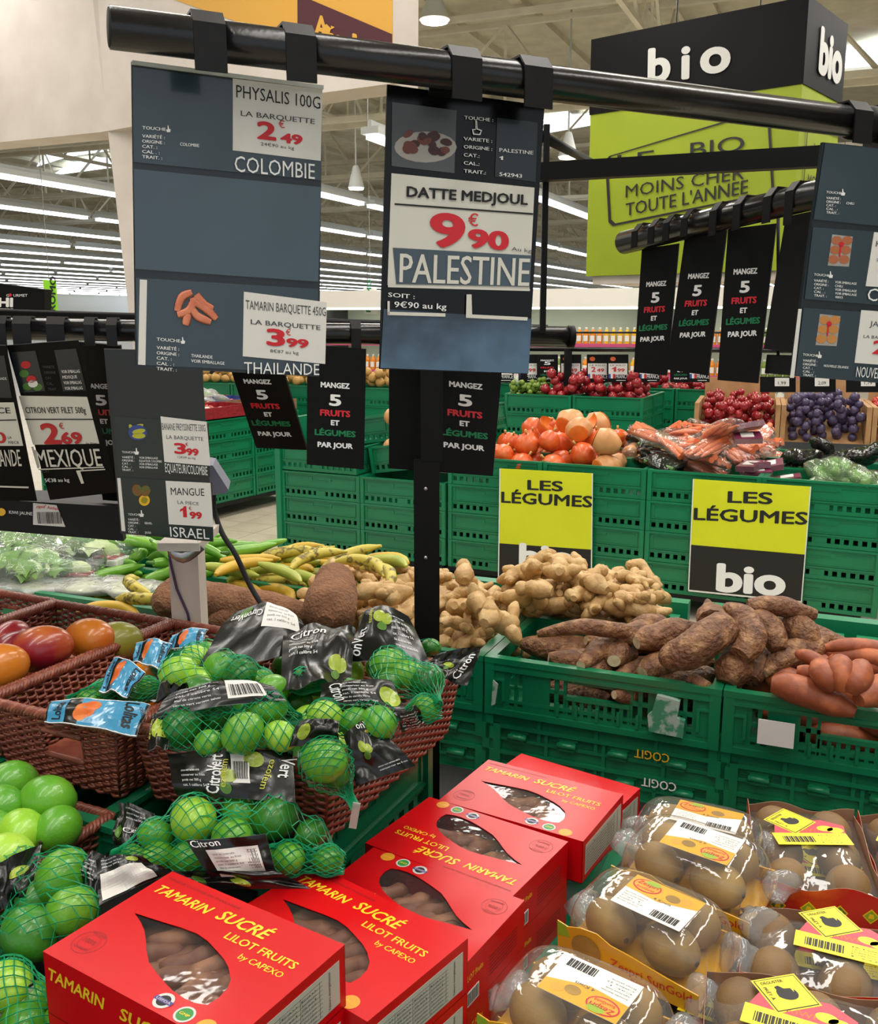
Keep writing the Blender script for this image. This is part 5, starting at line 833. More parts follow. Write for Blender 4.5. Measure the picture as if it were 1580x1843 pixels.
for i in range(3): m = MB(); m.lump([(-.075, 0, 0), (-.02, .012, 0), (.04, .006, 0), (.085, -.012, .0)], [.012, .019, .017, .013, .003], 'pepper', 12, 9, .12, 30, i); m.lump([(-.075, 0, 0), (-.10, -.006, .004)], [.007, .004], 'leaf', 4, 6, 0); qp.append(pr(m, 'pepper'))
pile(IF, qp, 'green_pepper', 'long bright green pepper heaped behind the white column', 'pepper', 'long green peppers', IQ(-2.4, -1.8, 2.55, 2.92), 62, (25, 25, 60), 5, sc=(.9, 1.2))
# lettuces in clear bags, flat bags, chili trays
def leafball(sd, r=(.13, .09, .06)):
    m = MB()
    for k in range(9):
        a = random.Random(sd*9+k); ox, oy = a.uniform(-.6, .6)*r[0], a.uniform(-.6, .6)*r[1]; A = a.uniform(0, 6.28); w = r[1]*.75
        m.grid(lambda s, t: Vector((ox+(s-.5)*w*2*math.cos(A)-(t-.5)*w*math.sin(A), oy+(s-.5)*w*2*math.sin(A)+(t-.5)*w*math.cos(A), r[2]*(.35+.12*k*.5)-.9*w*((s-.5)**2*1.2+(t-.5)**2*1.6)+.012*noise.noise(Vector((s*7, t*7, sd+k))))), 10, 7, 'leaf_pale' if k % 3 else 'leaf_white')
    m.blob((0, 0, 0), (r[0]*.8, r[1]*.8, r[2]*.7), 'leaf', 12, 8, .4, 12, seed=sd); return m
for i, (u, v, z, rz, s_, lb) in enumerate(((60, 975, .80, 8, 1.25, 'bagged green lettuce at the far left under the kiwi shelf strip'), (160, 985, .79, -20, 1.0, 'bagged pale lettuce right of the first one'), (30, 1015, .78, -35, 1.15, 'bagged lettuce in front with its white base to the right'), (90, 1025, .77, 20, .9, 'small bagged lettuce behind the wicker baskets'))):
    M = Matrix.Translation(G(u, v, z))@Matrix.Rotation(R(rz), 4, 'Z')@Matrix.Scale(s_, 4); o = thing('bagged_lettuce', lb, 'lettuce', M); leafball(i).obj('leaves', o); MB().blob((.1, -.02, -.005), (.045, .035, .035), 'leaf_white', 12, 8, .1, 20).obj('stalk', o)
    MB().blob((.01, 0, .01), (.19, .12, .085), 'bag_film', 26, 16, .45, 14, seed=i).obj('film', o)
for i, (u, v) in enumerate(((60, 1052), (150, 1055), (235, 1058))):
    M = Matrix.Translation(G(u, v, .735))@Matrix.Rotation(R(-20), 4, 'Z'); o = thing('flat_bag', 'flat translucent bag lying on the crate rim behind the baskets, '+('left', 'middle', 'right')[i]+' one', 'bag', M); MB().blob((0, 0, 0), (.10, .07, .012), 'leaf_white', 12, 8, .3, 20, seed=i).obj('contents', o); MB().blob((0, 0, .003), (.15, .10, .022), 'bag_film_white', 22, 12, .5, 16, seed=i).obj('film', o)
for i, (u, v, z) in enumerate(((195, 1003, .77), (140, 1035, .75))):
    M = Matrix.Translation(G(u, v, z))@Matrix.Rotation(R(-15), 4, 'Z'); o = thing('chili_tray', 'film wrapped tray of red chilis, '+('behind the lettuces' if i == 0 else 'half covered beside the lettuce'), 'tray', M); m = MB(); m.box(-.06, .06, -.045, .045, -.02, 0, 'white_card'); m.obj('tray', o)
    for k in range(8): MB().lump([(-.045, -.035+.01*k, .004), (0, -.033+.01*k, .009), (.045, -.035+.01*k, .004)], [.003, .007, .006, .002], 'apple_red', 7, 6, .1, 20, k).obj('chili', o)
    MB().blob((0, 0, .0), (.085, .065, .035), 'bag_film', 18, 10, .5, 16, seed=i).obj('film', o)
# ---------- foreground table ----------
o = thing('display_table', 'black table carrying the baskets, red boxes and kiwi packs', 'table', IMt(0, 0, 0)); TZ = .508
MB().box(-1.9, 1.15, .25, 2.08, TZ-.03, TZ, 'black_paint').obj('top', o)
for s in (-1.8, 1.05):
    for t in (.35, 1.98): MB().box(s-.03, s+.03, t-.03, t+.03, 0, TZ-.03, 'black_paint').obj('leg', o)
# wicker
pm('film_back', '#c9cdca', '#8f9691', 12, .2, coat=.4); pm('wicker', '#8a4a38', '#a05c46', 14, .38, .3, 220, c3='#7a3e30', dist=.002, coat=.15)
BF0 = Vector((-.545, 1.624, 0)); BA = math.degrees(math.atan2(-.174, .366))
def BM(x, y, z): return Matrix.Translation(BF0)@Matrix.Rotation(R(BA), 4, 'Z')@Matrix.Translation((x, y, z))
def basket(lb, x0, x1, y0, y1, zb, h, holes=()):
    """woven basket; holes: (side 0 front 1 right 2 back 3 left, u0, u1, z0, z1) as fractions"""
    w, d = x1-x0, y1-y0; M = BM(x0, y0, zb); o = thing('wicker_basket', lb, 'basket', M); tp = .022
    sides = [((0, 0), (1, 0), (0, -1)), ((1, 0), (1, 1), (1, 0)), ((1, 1), (0, 1), (0, 1)), ((0, 1), (0, 0), (-1, 0))]
    def P(k, u, z, off):
        f = z/h; a, b, n = sides[k]; ins = tp*(1-f); cx = lambda q: ins+(w-2*ins)*q; cy = lambda q: ins+(d-2*ins)*q
        x = cx(a[0])+(cx(b[0])-cx(a[0]))*u; y = cy(a[1])+(cy(b[1])-cy(a[1]))*u; return Vector((x+n[0]*off, y+n[1]*off, z))
    pit = .0215; nr = int(h/.0068)
    for k, nm in enumerate(('front_weave', 'side_weave', 'back_weave', 'side_weave')):
        L_ = w if k % 2 == 0 else d; ns = int(L_/pit); hl = [q for q in holes if q[0] == k]; m = MB()
        for r in range(nr):
            z = (r+.5)*h/nr; run = []
            for i in range(ns*4+1):
                u = i/(ns*4); inh = any(q[1] < u < q[2] and q[3] < z/h < q[4] for q in hl)
                if inh:
                    if len(run) > 1: m.tube(run, .0036, 'wicker', 4, cap=True, sm=True)
                    run = []; continue
                run.append(P(k, u, z+.0006*math.sin(i*1.7+r), .0042*math.sin(math.pi*i/4+math.pi*r)))
            if len(run) > 1: m.tube(run, .0036, 'wicker', 4, cap=True, sm=True)
        m.obj(nm, o, kind='stuff')
        m = MB()
        for i in range(ns+1):
            u = i/ns
            if not any(q[1]+.02 < u < q[2]-.02 for q in hl): m.tube([P(k, u, 0, 0), P(k, u, h, 0)], .0028, 'wicker', 5, sm=True)
        for q in hl:
            for zz in (q[3], q[4]): m.tube([P(k, q[1]+(q[2]-q[1])*j/8, zz*h, .001) for j in range(9)], .0065, 'wicker', 7)
        m.obj('stakes', o, kind='stuff')
    per = []
    for k in range(4):
        L_ = w if k % 2 == 0 else d; n = int(L_/.006)
        per += [P(k, i/n, h, 0) for i in range(n)]
    N_ = len(per); c0 = Vector((w/2, d/2, 0))
    for ph in range(4):
        pts = []
        for i, p in enumerate(per):
            a = 2*math.pi*(i*.006/.034+ph/4); t = (per[(i+1) % N_]-per[i-1]).normalized(); n_ = Vector((t.y, -t.x, 0)); pts.append(p+n_*.0062*math.cos(a)+Vector((0, 0, .004+.0062*math.sin(a))))
        m = MB(); m.tube(pts, .0052, 'wicker', 6, closed=True); m.obj('rim_strand', o)
    MB().box(tp, w-tp, tp, d-tp, 0, .006, 'wicker').obj('base', o); return o
RZ = .883; HB = .138
basket('reddish brown wicker basket full of netted limes, nearest and largest', 0, .405, 0, .52, RZ-HB, HB)
basket('brown wicker basket of netted oranges with blue labels, left of the limes', -.335, -.012, -.03, .50, RZ-HB, HB, [(0, .42, .74, .42, .8)])
basket('brown wicker basket of mangoes at the left edge', -.715, -.345, 0, .50, RZ-HB, HB, [(2, .30, .50, .35, .8)])
basket('empty brown wicker basket left of the mangoes, cut by the left edge', -1.10, -.725, 0, .505, RZ-HB, HB, [(2, .15, .5, .35, .8)])
basket('low wicker basket of loose limes under the orange basket', -.38, -.008, -.50, -.06, .60, .135)
for i, (x, y, z) in enumerate(((.1, .2, .575), (.22, .36, .575), (-.2, .2, .575), (-.55, .2, .575), (-.2, -.3, .51), (.25, -.2, .51), (-.93, .2, .575))):
    if i in (4, 5): continue
    crate('Bh' if i else 'B', BM(x+(.06 if i < 2 else 0), y, z)@Matrix.Rotation(R(90), 4, 'Z'), 'dark green crate hidden below wicker basket, '+('under the left of the limes', 'under the right of the limes', 'under the oranges', 'under the mangoes', 'a', 'b', 'far left')[i]) if i != 1 else None
for x0, x1, y0, y1, zz, lb in ((-.37, 0, -.5, -.06, .60, 'black plinth under the loose limes'), (.02, .44, -.34, -.03, .70, 'black plinth under the lower lime nets'), (-.72, .4, .0, .5, .575, 'black plinth under the three wicker baskets'), (-.5, .0, -.95, -.52, .62, 'black plinth under the front lime nets at the left'), (-1.1, -.73, .0, .5, .575, 'black plinth under the empty left basket')): o_ = thing('plinth', lb, 'stand', BM(x0, y0, TZ)); MB().box(0, x1-x0, 0, y1-y0, 0, zz-TZ-.002, 'black_paint').obj('block', o_)
def BQ2(x0, x1, y0, y1): return [BM(x, y, 0).translation for x, y in ((x0, y0), (x1, y0), (x1, y1), (x0, y1))]
# mangoes
pm('mango_red', '#7a1426', '#c9702c', 7, .28, .05, 60, coat=.3, c3='#96202c', lo=.35, hi=.72); pm('mango_orange', '#cf7a24', '#c24a24', 8, .3, .05, coat=.3, lo=.4, hi=.7); pm('mango_green', '#8a8a34', '#a8923c', 8, .32, coat=.2)
def mango(mt, sd): return MB().blob((0, 0, 0), (.062, .045, .046), mt, 26, 16, .06, 9, seed=sd, shape=lambda d: 1+.10*d.x*d.z-.05*d.x)
for i, (u, v, z, mt, s_, rz, lb) in enumerate(((75, 1168, .91, 'mango_red', 1.08, 20, 'large dark red mango in front of the basket corner'), (163, 1150, .90, 'mango_orange', 1.0, -20, 'orange mango right of the dark red one'), (210, 1155, .885, 'mango_green', 1.0, 0, 'green yellow mango half hidden at the right'), (-8, 1205, .905, 'mango_orange', 1.15, 40, 'orange yellow mango cut by the left edge'), (20, 1150, .88, 'mango_red', .9, 80, 'dull red mango behind the dark red one'), (95, 1205, .845, 'mango_orange', .8, 10, 'yellow mango low in front, mostly hidden by the rim'))):
    ob('mango', mango(mt, i).mesh('mango'), Matrix.Translation(G(u, v, z))@Matrix.Rotation(R(rz), 4, 'Z')@Matrix.Rotation(R(15), 4, 'X')@Matrix.Scale(s_, 4), lb, 'mango')
KF = Field(-2.0, .7, .6, 2.9, .755, .01)
mg = [pr(mango(x, i), 'mango') for i, x in enumerate(('mango_orange', 'mango_red', 'mango_green'))]
pile(KF, mg, 'mango', 'mango in the lower layer of the left basket', 'mango', 'lower mangoes', BQ2(-.62, -.44, .1, .34), 5, (30, 30, 180), 6)
# limes
pm('lime', '#3f8a1e', '#82b638', 9, .3, .35, 300, coat=.25, c3='#62a82a', lo=.3, hi=.75, dist=.0015); pm('lime_bright', '#8fc832', '#b0d848', 9, .3, .35, 300, coat=.25, dist=.0015); pm('lime_dark', '#1d621c', '#46902c', 9, .3, .35, 300, coat=.25, dist=.0015); pm('net_green', '#0c8a58', '#14a06a', 30, .35)
def lime(mt, sd): m = MB(); m.blob((0, 0, 0), (.038, .033, .033), mt, 20, 13, .03, 20, seed=sd, shape=lambda d: 1+.16*max(0, abs(d.x)-.9)*3); m.blob((-.0395, 0, 0), (.002, .004, .004), 'stem_brown', 6, 4); return m
LM = {k: [pr(lime(k, i), 'lime') for i in range(3)] for k in ('lime', 'lime_bright', 'lime_dark')}
al = LM['lime']+LM['lime_dark']+LM['lime_bright'][:1]
pile(KF, al, 'lime', 'green lime low in the nearest basket under the nets', 'lime', 'limes under the nets', BQ2(.07, .33, .06, .38), 46, sc=(.85, 1))
for i, (u, v, r_, mt) in enumerate(((85, 1440, 44, 'lime'), (20, 1410, 40, 'lime'), (105, 1492, 40, 'lime'), (38, 1500, 42, 'lime_bright'), (5, 1450, 36, 'lime'), (10, 1545, 44, 'lime_bright'), (-20, 1500, 40, 'lime'))):
    z = .79 if v < 1480 else .775; d_ = (G(u, v, z)-E0).length; ob('lime', LM[mt][i % 3][0], Matrix.Translation(G(u, v, z))@Matrix.Rotation(R(37*i), 4, 'Z')@Matrix.Rotation(R(25*i), 4, 'X')@Matrix.Scale(r_/FPX*d_/.036*.98, 4), 'loose green lime in the low basket, '+('big one at the right', 'top one by the left edge', 'lower right one with a visible navel', 'pale yellow green one in the middle', 'one behind the others at the edge', 'pale one at the bottom left', 'one cut by the edge')[i], 'lime')
pile(Field(-1.4, .8, .2, 2.0, .61, .01), al, 'lime', 'green lime in the lower layer of the low basket', 'lime', 'lower loose limes', BQ2(-.33, -.05, -.45, -.1), 26, sc=(.9, 1.05))
# nets -------------------------------------------------
def net(par, C_, a, b, nth=22, nu=22, r=.0009, pad=1.05):
    """net stretched round spheres C_ [(centre, radius)], gathered at a and b"""
    a, b = Vector(a), Vector(b); ax = (b-a); L_ = ax.length; ax.normalize(); s = ax.cross(Vector((0, 0, 1))); s.normalize(); t = s.cross(ax); RR = np.zeros((nu+1, nth))
    for i in range(nu+1):
        c = a+ax*L_*i/nu
        for j in range(nth):
            th = 2*math.pi*(j+.5*(i % 2))/nth; d = s*math.cos(th)+t*math.sin(th); best = .007
            for q, rr in C_:
                o_ = q-c; R2 = rr*pad; bq = o_.dot(d); dd = bq*bq-(o_.dot(o_)-R2*R2)
                if dd > 0 and bq+math.sqrt(dd) > best: best = bq+math.sqrt(dd)
            RR[i, j] = best
    K0 = RR.copy()
    for _ in range(6):
        av = (np.roll(RR, 1, 1)+np.roll(RR, -1, 1)+np.vstack([RR[:1], RR[:-1]])+np.vstack([RR[1:], RR[-1:]]))/4; RR = np.maximum(K0, av*.985)
    P = [[a+ax*L_*i/nu+(s*math.cos(2*math.pi*(j+.5*(i % 2))/nth)+t*math.sin(2*math.pi*(j+.5*(i % 2))/nth))*RR[i, j] for j in range(nth)] for i in range(nu+1)]
    m = MB()
    for i in range(nu):
        for j in range(nth):
            for j2 in ((j, (j-1) % nth) if i % 2 == 0 else (j, (j+1) % nth)):
                p, q = P[i][j], P[i+1][j2]; e = (q-p).normalized(); n_ = (p+q)/2-(a+ax*L_*(i+.5)/nu); n_.normalize(); w = e.cross(n_)*r; n2 = n_*r*1.2
                m.add([p+n2, p-w-n2*.4, p+w-n2*.4, q+n2, q-w-n2*.4, q+w-n2*.4], [(0, 3, 4, 1), (1, 4, 5, 2), (2, 5, 3, 0)], 'net_green')
    return m.obj('net', par, world=True)
# printed film headers ----------------------------------
pm('film_black', '#0d0f0e', '#121513', 12, .26, .25, 22, coat=.12, dist=.006); pm('film_grey', '#8b8f8c', ro=.3); pm('film_blue', '#4d9cc4', '#3f8fb8', 12, .2, .4, 26, coat=.5, dist=.006); pm('lime_slice', '#a3b43a', '#8ea436', 60, .25); pm('lime_rim', '#4f7a2a', ro=.3); pm('orange_print', '#dd7a34', '#d0602c', 60, .3); pm('yellow_print', '#c3c23c', ro=.35); pm('sheer', '#b9bfba', '#9aa29c', 8, .15, coat=.5)
def patch(name, lb, pts, prints, mt='film_black', bulge=.02, crk=.006, par=None, seed=0, sheet_part='film', nu=22, nv=14, cat='label'):
    """film sheet through image corners BL,BR,TR,TL given as (u,v,z); prints are drawn in unit coordinates"""
    P4 = [G(*p) for p in pts]; nn = (P4[1]-P4[0]).cross(P4[3]-P4[0]).normalized()
    if nn.dot(P4[0]-E0) > 0: nn = -nn; flip = True
    else: flip = False
    def S(s, t, off=0):
        p = (P4[0]*(1-s)+P4[1]*s)*(1-t)+(P4[3]*(1-s)+P4[2]*s)*t
        q = noise.noise(Vector((s*2.8+seed*5, t*2.2, seed)))*crk*2+noise.noise(Vector((s*7+seed, t*4, seed*2)))*crk*.45
        return p+nn*(bulge*(4*s*(1-s))*(.4+.6*t)+bulge*.8*(4*t*(1-t))*.5+q+off)
    o = thing(name, lb, cat, Matrix.Translation(P4[0])) if par is None else par
    m = MB(); m.grid(lambda s, t: S(s, t), nu, nv, mt); m.grid(lambda s, t: S(1-s, t, -.0012), nu, nv, 'film_back'); m.obj(sheet_part, o, world=True)
    m = MB()
    for pr_ in prints:
        k = pr_[0]
        if k == 'T': _, t, x, y, w, h, mat, rot, bd = pr_; ltext(m, t, x, y, w, h, mat, .0008, bd, 0, rot, fn=lambda X, Y, Z: S(X, Y, .0010+Z))
        elif k == 'E':
            _, x, y, rx, ry, mat = pr_; 
            for i in range(3): m.add([S(x+rx*f*math.cos(a), y+ry*f*math.sin(a), .0012+.0001*i) for f in ((1, .6, .01),)[0] for a in [2*math.pi*j/16 for j in range(16)]], [(r_*16+j, r_*16+(j+1) % 16, (r_+1)*16+(j+1) % 16, (r_+1)*16+j) for r_ in range(2) for j in range(16)], mat) if i == 0 else None
        elif k == 'R':
            _, x0, y0, x1, y1, mat = pr_; m.grid(lambda s, t: S(x0+(x1-x0)*s, y0+(y1-y0)*t, .0009), 16, 10, mat, False)
        elif k == 'L':
            _, x0, y0, x1, y1, n_, mat = pr_
            for i in range(n_): yy = y1-(y1-y0)*(i+.5)/n_; ltext(m, ('citron vert variete tahiti', 'conserver au frais', 'poids net 500 g', 'cat. I calibre 54', 'filet de citrons verts')[i % 5], x0, yy, (x1-x0)*(.8+.2*(i % 2)), (y1-y0)/n_*.5, mat, fn=lambda X, Y, Z: S(X, Y, .0010+Z))
        elif k == 'B':
            _, x0, y0, x1, y1 = pr_; m.grid(lambda s, t: S(x0+(x1-x0)*s, y0+(y1-y0)*t, .0009), 10, 6, 'white_card', False)
            n_ = 18
            for i in range(n_):
                xx = x0+(x1-x0)*(.08+.84*i/n_); w = (x1-x0)*(.012+.014*(i*7 % 3)); m.grid(lambda s, t: S(xx+w*s, y0+(y1-y0)*(.12+.55*t), .0017), 1, 4, 'ink', False)
    if prints: m.obj('print', o, world=True)
    return o
W_, Y_ = 'print_white', 'yellow_print'
def slices(x, y, s=1, a=1.6): return [('E', x, y, .10*s, .10*s*a, 'lime_slice'), ('E', x+.11*s, y-.07*s*a, .085*s, .085*s*a, 'lime_slice'), ('E', x+.02*s, y-.17*s*a, .07*s, .07*s*a, 'lime_rim')]
def limes_at(L_, grp, lbl, bag_lb, ends, nth=22, nu=24, pad=1.06):
    """L_: (u, v, radius px, z, kind)"""
    C_ = []
    for i, (u, v, r_, z, mt) in enumerate(L_):
        p = G(u, v, z); sc_ = r_/FPX*(p-E0).length*math.cos(R(15))/.036; rx = random.Random(u*v+i); ob('lime', LM[mt][i % 3][0], Matrix.Translation(p)@Matrix.Rotation(R(rx.uniform(-60, 60)), 4, 'Z')@Matrix.Rotation(R(rx.uniform(-30, 30)), 4, 'Y')@Matrix.Scale(sc_, 4), lbl, 'lime', grp); C_.append((p, .037*sc_))
    o = thing('net_bag', bag_lb, 'net', Matrix.Translation(G(*ends[0]))); net(o, C_, G(*ends[0]), G(*ends[1]), nth, nu, pad=pad); return o
N = 'lime'; D = 'lime_dark'; Q_ = 'lime_bright'
b1 = limes_at([(322, 1212, 34, .95, Q_), (352, 1188, 30, .95, Q_), (372, 1180, 28, .95, N), (358, 1226, 28, .94, Q_), (300, 1190, 28, .93, N)], 'limes in the pale net', 'yellow green lime in the net behind the blue labels', 'green net of pale yellow green limes behind the blue labels', ((250, 1175, .93), (410, 1235, .93)))
b2 = limes_at([(432, 1216, 34, .96, D), (405, 1195, 26, .96, D), (545, 1225, 24, .95, D), (470, 1225, 22, .95, N)], 'limes in the gathered net', 'dark green lime in the gathered net, middle of the basket', 'green net gathered to a shiny knot in the middle of the basket', ((385, 1235, .945), (600, 1235, .94)), 18, 24)
b3 = limes_at([(700, 1197, 34, .98, N), (735, 1215, 30, .975, N), (768, 1226, 31, .97, D), (700, 1230, 26, .965, D), (775, 1165, 18, .97, D)], 'limes in the right rear net', 'dark green lime in the net at the right rear of the basket', 'green net of dark limes at the right rear of the basket', ((655, 1170, .965), (790, 1270, .95)))
b4 = limes_at([(325, 1310, 36, .945, D), (480, 1277, 36, .955, N), (437, 1319, 38, .95, N), (375, 1337, 26, .93, N), (390, 1285, 30, .945, D), (505, 1325, 30, .94, Q_)], 'limes in the wide net', 'green lime in the wide net at the front left of the basket', 'green net of six limes at the front left of the big basket', ((285, 1325, .92), (545, 1295, .93)), 24, 28)
b5 = limes_at([(585, 1290, 32, .955, Q_), (680, 1302, 36, .955, N), (640, 1300, 30, .945, N), (560, 1330, 24, .93, N), (765, 1275, 26, .94, N)], 'limes in the right front net', 'green lime in the net at the right front of the basket', 'green net of limes along the right rim of the basket', ((545, 1310, .93), (790, 1280, .93)))
b6 = limes_at([(583, 1370, 42, .935, N), (605, 1398, 24, .90, D)], 'limes in the hanging net', 'lime bulging in the net that hangs over the basket corner', 'green net hanging over the front corner of the basket with a clear plastic clip', ((570, 1320, .94), (640, 1455, .86)), 20, 24)
MB().box(-.006, .006, -.002, .002, -.03, .012, 'bag_film_white', Matrix.Translation(G(640, 1458, .86))@Matrix.Rotation(R(10), 4, 'Y')).obj('clip', b6, world=True)
b7 = limes_at([(348, 1475, 42, .84, Q_), (432, 1462, 36, .83, N), (495, 1472, 40, .835, D), (280, 1505, 30, .81, N), (418, 1508, 38, .83, N), (560, 1500, 28, .81, D), (335, 1545, 30, .80, N), (285, 1545, 30, .79, N), (240, 1545, 26, .785, N)], 'limes in the lower net', 'green lime in the large net below the front of the big basket', 'large green net of limes lying below the front corner of the big basket', ((200, 1545, .785), (610, 1545, .79)), 26, 34)
b8 = limes_at([(520, 1545, 30, .80, N), (590, 1548, 26, .79, N), (470, 1550, 26, .79, N)], 'limes by the red boxes', 'lime in the small net touching the red boxes', 'small green net of limes squeezed against the red boxes', ((440, 1545, .79), (620, 1560, .78)), 18, 18)
b9 = limes_at([(112, 1577, 45, .80, N), (128, 1640, 42, .785, N), (52, 1682, 46, .77, D), (60, 1618, 38, .77, D), (20, 1560, 30, .77, Q_)], 'limes in the left net', 'green lime in the net at the left beside the red box', 'green net of limes left of the nearest red box', ((60, 1530, .79), (-10, 1740, .74)), 22, 26)
b10 = limes_at([(10, 1775, 42, .75, Q_), (60, 1800, 30, .73, N), (110, 1838, 30, .72, N), (40, 1850, 40, .72, N)], 'limes in the bottom net', 'bright green lime in the net at the bottom left corner', 'green net of limes in the bottom left corner of the photo', ((-30, 1760, .74), (150, 1860, .71)), 20, 20)
# lime headers
patch('lime_label', 'black lime net header with a white price sticker, at the back of the basket', [(352, 1212, .95), (560, 1180, .95), (540, 1112, 1.0), (420, 1103, 1.0)], [('T', 'CitronVert', .48, .80, .4, .12, W_, 180, .015), ('R', .5, .45, .93, .98, 'white_card'), ('E', .25, .85, .08, .12, 'lime_rim')]+[('L', .55, .5, .88, .9, 4, 'ink_grey')], 'film_black', .03, .006, seed=1)
patch('lime_label', 'crumpled black header with lime slices in the middle of the basket', [(505, 1245, .95), (630, 1235, .95), (640, 1140, .99), (510, 1140, .99)], slices(.75, .35, .9, 1)+[('T', 'Citron', .1, .85, .5, .12, W_, -8, .015), ('L', .1, .4, .5, .75, 4, W_)], seed=2, bulge=.02, crk=.012)
patch('lime_label', 'upright black header reading Citron Vert with big lime slices, right rear', [(632, 1190, .965), (780, 1210, .965), (735, 1108, 1.02), (650, 1112, 1.02)], slices(.45, .72, 1.1, 1)+[('T', 'onVert', .12, .05, .5, .17, W_, 78, .015), ('T', 'ezofem', .30, .60, .3, .08, Y_, 80, .01), ('L', .62, .2, .9, .7, 6, W_)], seed=3, bulge=.035, crk=.007)
patch('lime_label', 'black header hanging at the right end of the basket, white script along its edge', [(745, 1215, .95), (840, 1235, .92), (865, 1165, .97), (790, 1175, .98)], slices(.4, .5, .8, 1)+[('T', 'Citron', .78, .1, .7, .2, W_, 80, .015)], seed=4, bulge=.01, crk=.012)
patch('lime_label', 'black header with white text lines and one lime slice, right of the basket centre', [(575, 1285, .95), (735, 1290, .95), (705, 1225, .99), (580, 1232, .99)], [('T', 'Citron', .10, .9, .55, .2, W_, -80, .015), ('L', .3, .15, .72, .92, 7, W_), ('E', .88, .5, .12, .28, 'lime_slice')], seed=5, bulge=.02)
patch('lime_label', 'small black header fold with dense white lines at the right rim', [(722, 1320, .92), (765, 1300, .92), (750, 1270, .96), (712, 1285, .96)], [('L', .1, .1, .9, .9, 6, W_)], seed=6, bulge=.006)
patch('lime_label', 'long black header bent over the wide net, with a barcode sticker', [(262, 1350, .92), (545, 1290, .935), (490, 1222, .985), (290, 1262, .975)], [('L', .2, .45, .5, .9, 6, W_), ('B', .52, .66, .80, .93), ('E', .04, .35, .06, .2, 'lime_slice'), ('E', .9, .85, .12, .15, 'lime_slice')], seed=7, bulge=.045, crk=.005) if False else None
patch('lime_label', 'long black header bent over the wide net, with a barcode sticker', [(280, 1292, .965), (515, 1262, .975), (482, 1232, .99), (305, 1250, .985)], [('L', .12, .1, .5, .95, 6, W_), ('B', .56, .15, .88, .95)], seed=7, bulge=.02, crk=.004)
patch('lime_label', 'narrow black header end with a lime slice left of the wide net', [(265, 1352, .93), (300, 1345, .935), (310, 1275, .965), (275, 1285, .96)], [('E', .6, .4, .4, .25, 'lime_slice'), ('T', 'ezofem', .15, .2, .5, .12, Y_, 80, 0)], seed=8, bulge=.01)
patch('lime_label', 'black triangular film flap above the wide net', [(270, 1262, .95), (345, 1250, .95), (335, 1225, .99), (300, 1222, .995)], [], seed=9, bulge=.01, crk=.01)
patch('lime_label', 'dark header with a lime slice flap over the hanging net', [(520, 1345, .93), (610, 1335, .94), (610, 1298, .965), (540, 1296, .965)], [('E', .25, .5, .16, .3, 'lime_slice')], 'film_black', .015, .008, seed=10)
patch('lime_label', 'large pointed black header with two lime slices hanging over the basket rim', [(640, 1415, .88), (748, 1378, .90), (660, 1290, .965), (618, 1322, .95)], slices(.35, .62, .9, 1.2)+[('T', 'onVe', .45, .93, .5, .13, W_, -15, .015), ('T', 'ezo', .6, .8, .3, .07, Y_, -15, .01), ('L', .45, .08, .95, .2, 2, W_)], seed=11, bulge=.015, crk=.006)
patch('lime_label', 'wide black header reading Citron Vert twice with a barcode, on the front left rim', [(318, 1432, .86), (532, 1445, .86), (528, 1352, .91), (302, 1358, .91)], [('T', 'Citron', .38, .06, .6, .11, W_, 83, .018), ('T', 'Vert', .42, .52, .38, .11, W_, 83, .018), ('T', 'Vert', .93, .85, .4, .11, W_, -98, .018), ('T', 'ezofem', .45, .2, .6, .06, Y_, 85, .012), ('T', 'ezofem', .83, .8, .6, .06, Y_, -100, .012), ('B', .52, .3, .66, .98)]+[('E', .49, .45, .07, .14, 'lime_slice'), ('E', .45, .2, .05, .13, 'lime_rim'), ('E', .70, .80, .08, .16, 'lime_slice'), ('L', .1, .15, .3, .6, 4, W_)], seed=12, bulge=.02, crk=.005)
patch('lime_label', 'black header below it with a large white address and barcode sticker', [(385, 1590, .80), (500, 1580, .80), (478, 1500, .865), (335, 1512, .86)], [('T', 'Citron', .03, .84, .38, .15, W_, 4, .015), ('R', .18, .15, .86, .78, 'white_card'), ('L', .24, .3, .6, .7, 5, 'ink_grey')]+[('R', .66+.022*i, .3, .66+.022*i+.011, .72, 'ink') for i in range(8)], seed=13, bulge=.012, crk=.004)
patch('lime_label', 'dark folded header left of the lower net', [(205, 1520, .79), (265, 1530, .80), (275, 1462, .83), (215, 1445, .83)], [('L', .4, .6, .9, .9, 3, W_), ('T', 'Citron', .35, .3, .6, .12, W_, 10, .015), ('E', .2, .3, .12, .16, 'lime_rim')], 'film_black', .01, .01, seed=14)
patch('lime_label', 'black header with white back turned up behind the nearest red box', [(178, 1630, .79), (310, 1570, .80), (250, 1540, .835), (172, 1548, .83)], [('R', .05, .05, .8, .62, 'white_card'), ('L', .1, .7, .5, .95, 3, W_), ('E', .7, .8, .12, .1, 'lime_slice')], seed=15, bulge=.01)
patch('lime_label', 'black header ends lying between the lower net and the red boxes', [(350, 1600, .79), (560, 1600, .79), (500, 1568, .82), (310, 1568, .81)], [('E', .5, .4, .07, .3, 'lime_slice'), ('E', .15, .5, .05, .25, 'lime_rim')], seed=16, bulge=.012, crk=.01)
patch('lime_label', 'sheer grey black film flap at the left, over the left net', [(0, 1640, .77), (55, 1610, .79), (75, 1520, .83), (-10, 1560, .82)], [('E', .6, .6, .2, .12, 'lime_slice')], 'film_black', .012, .01, seed=17)
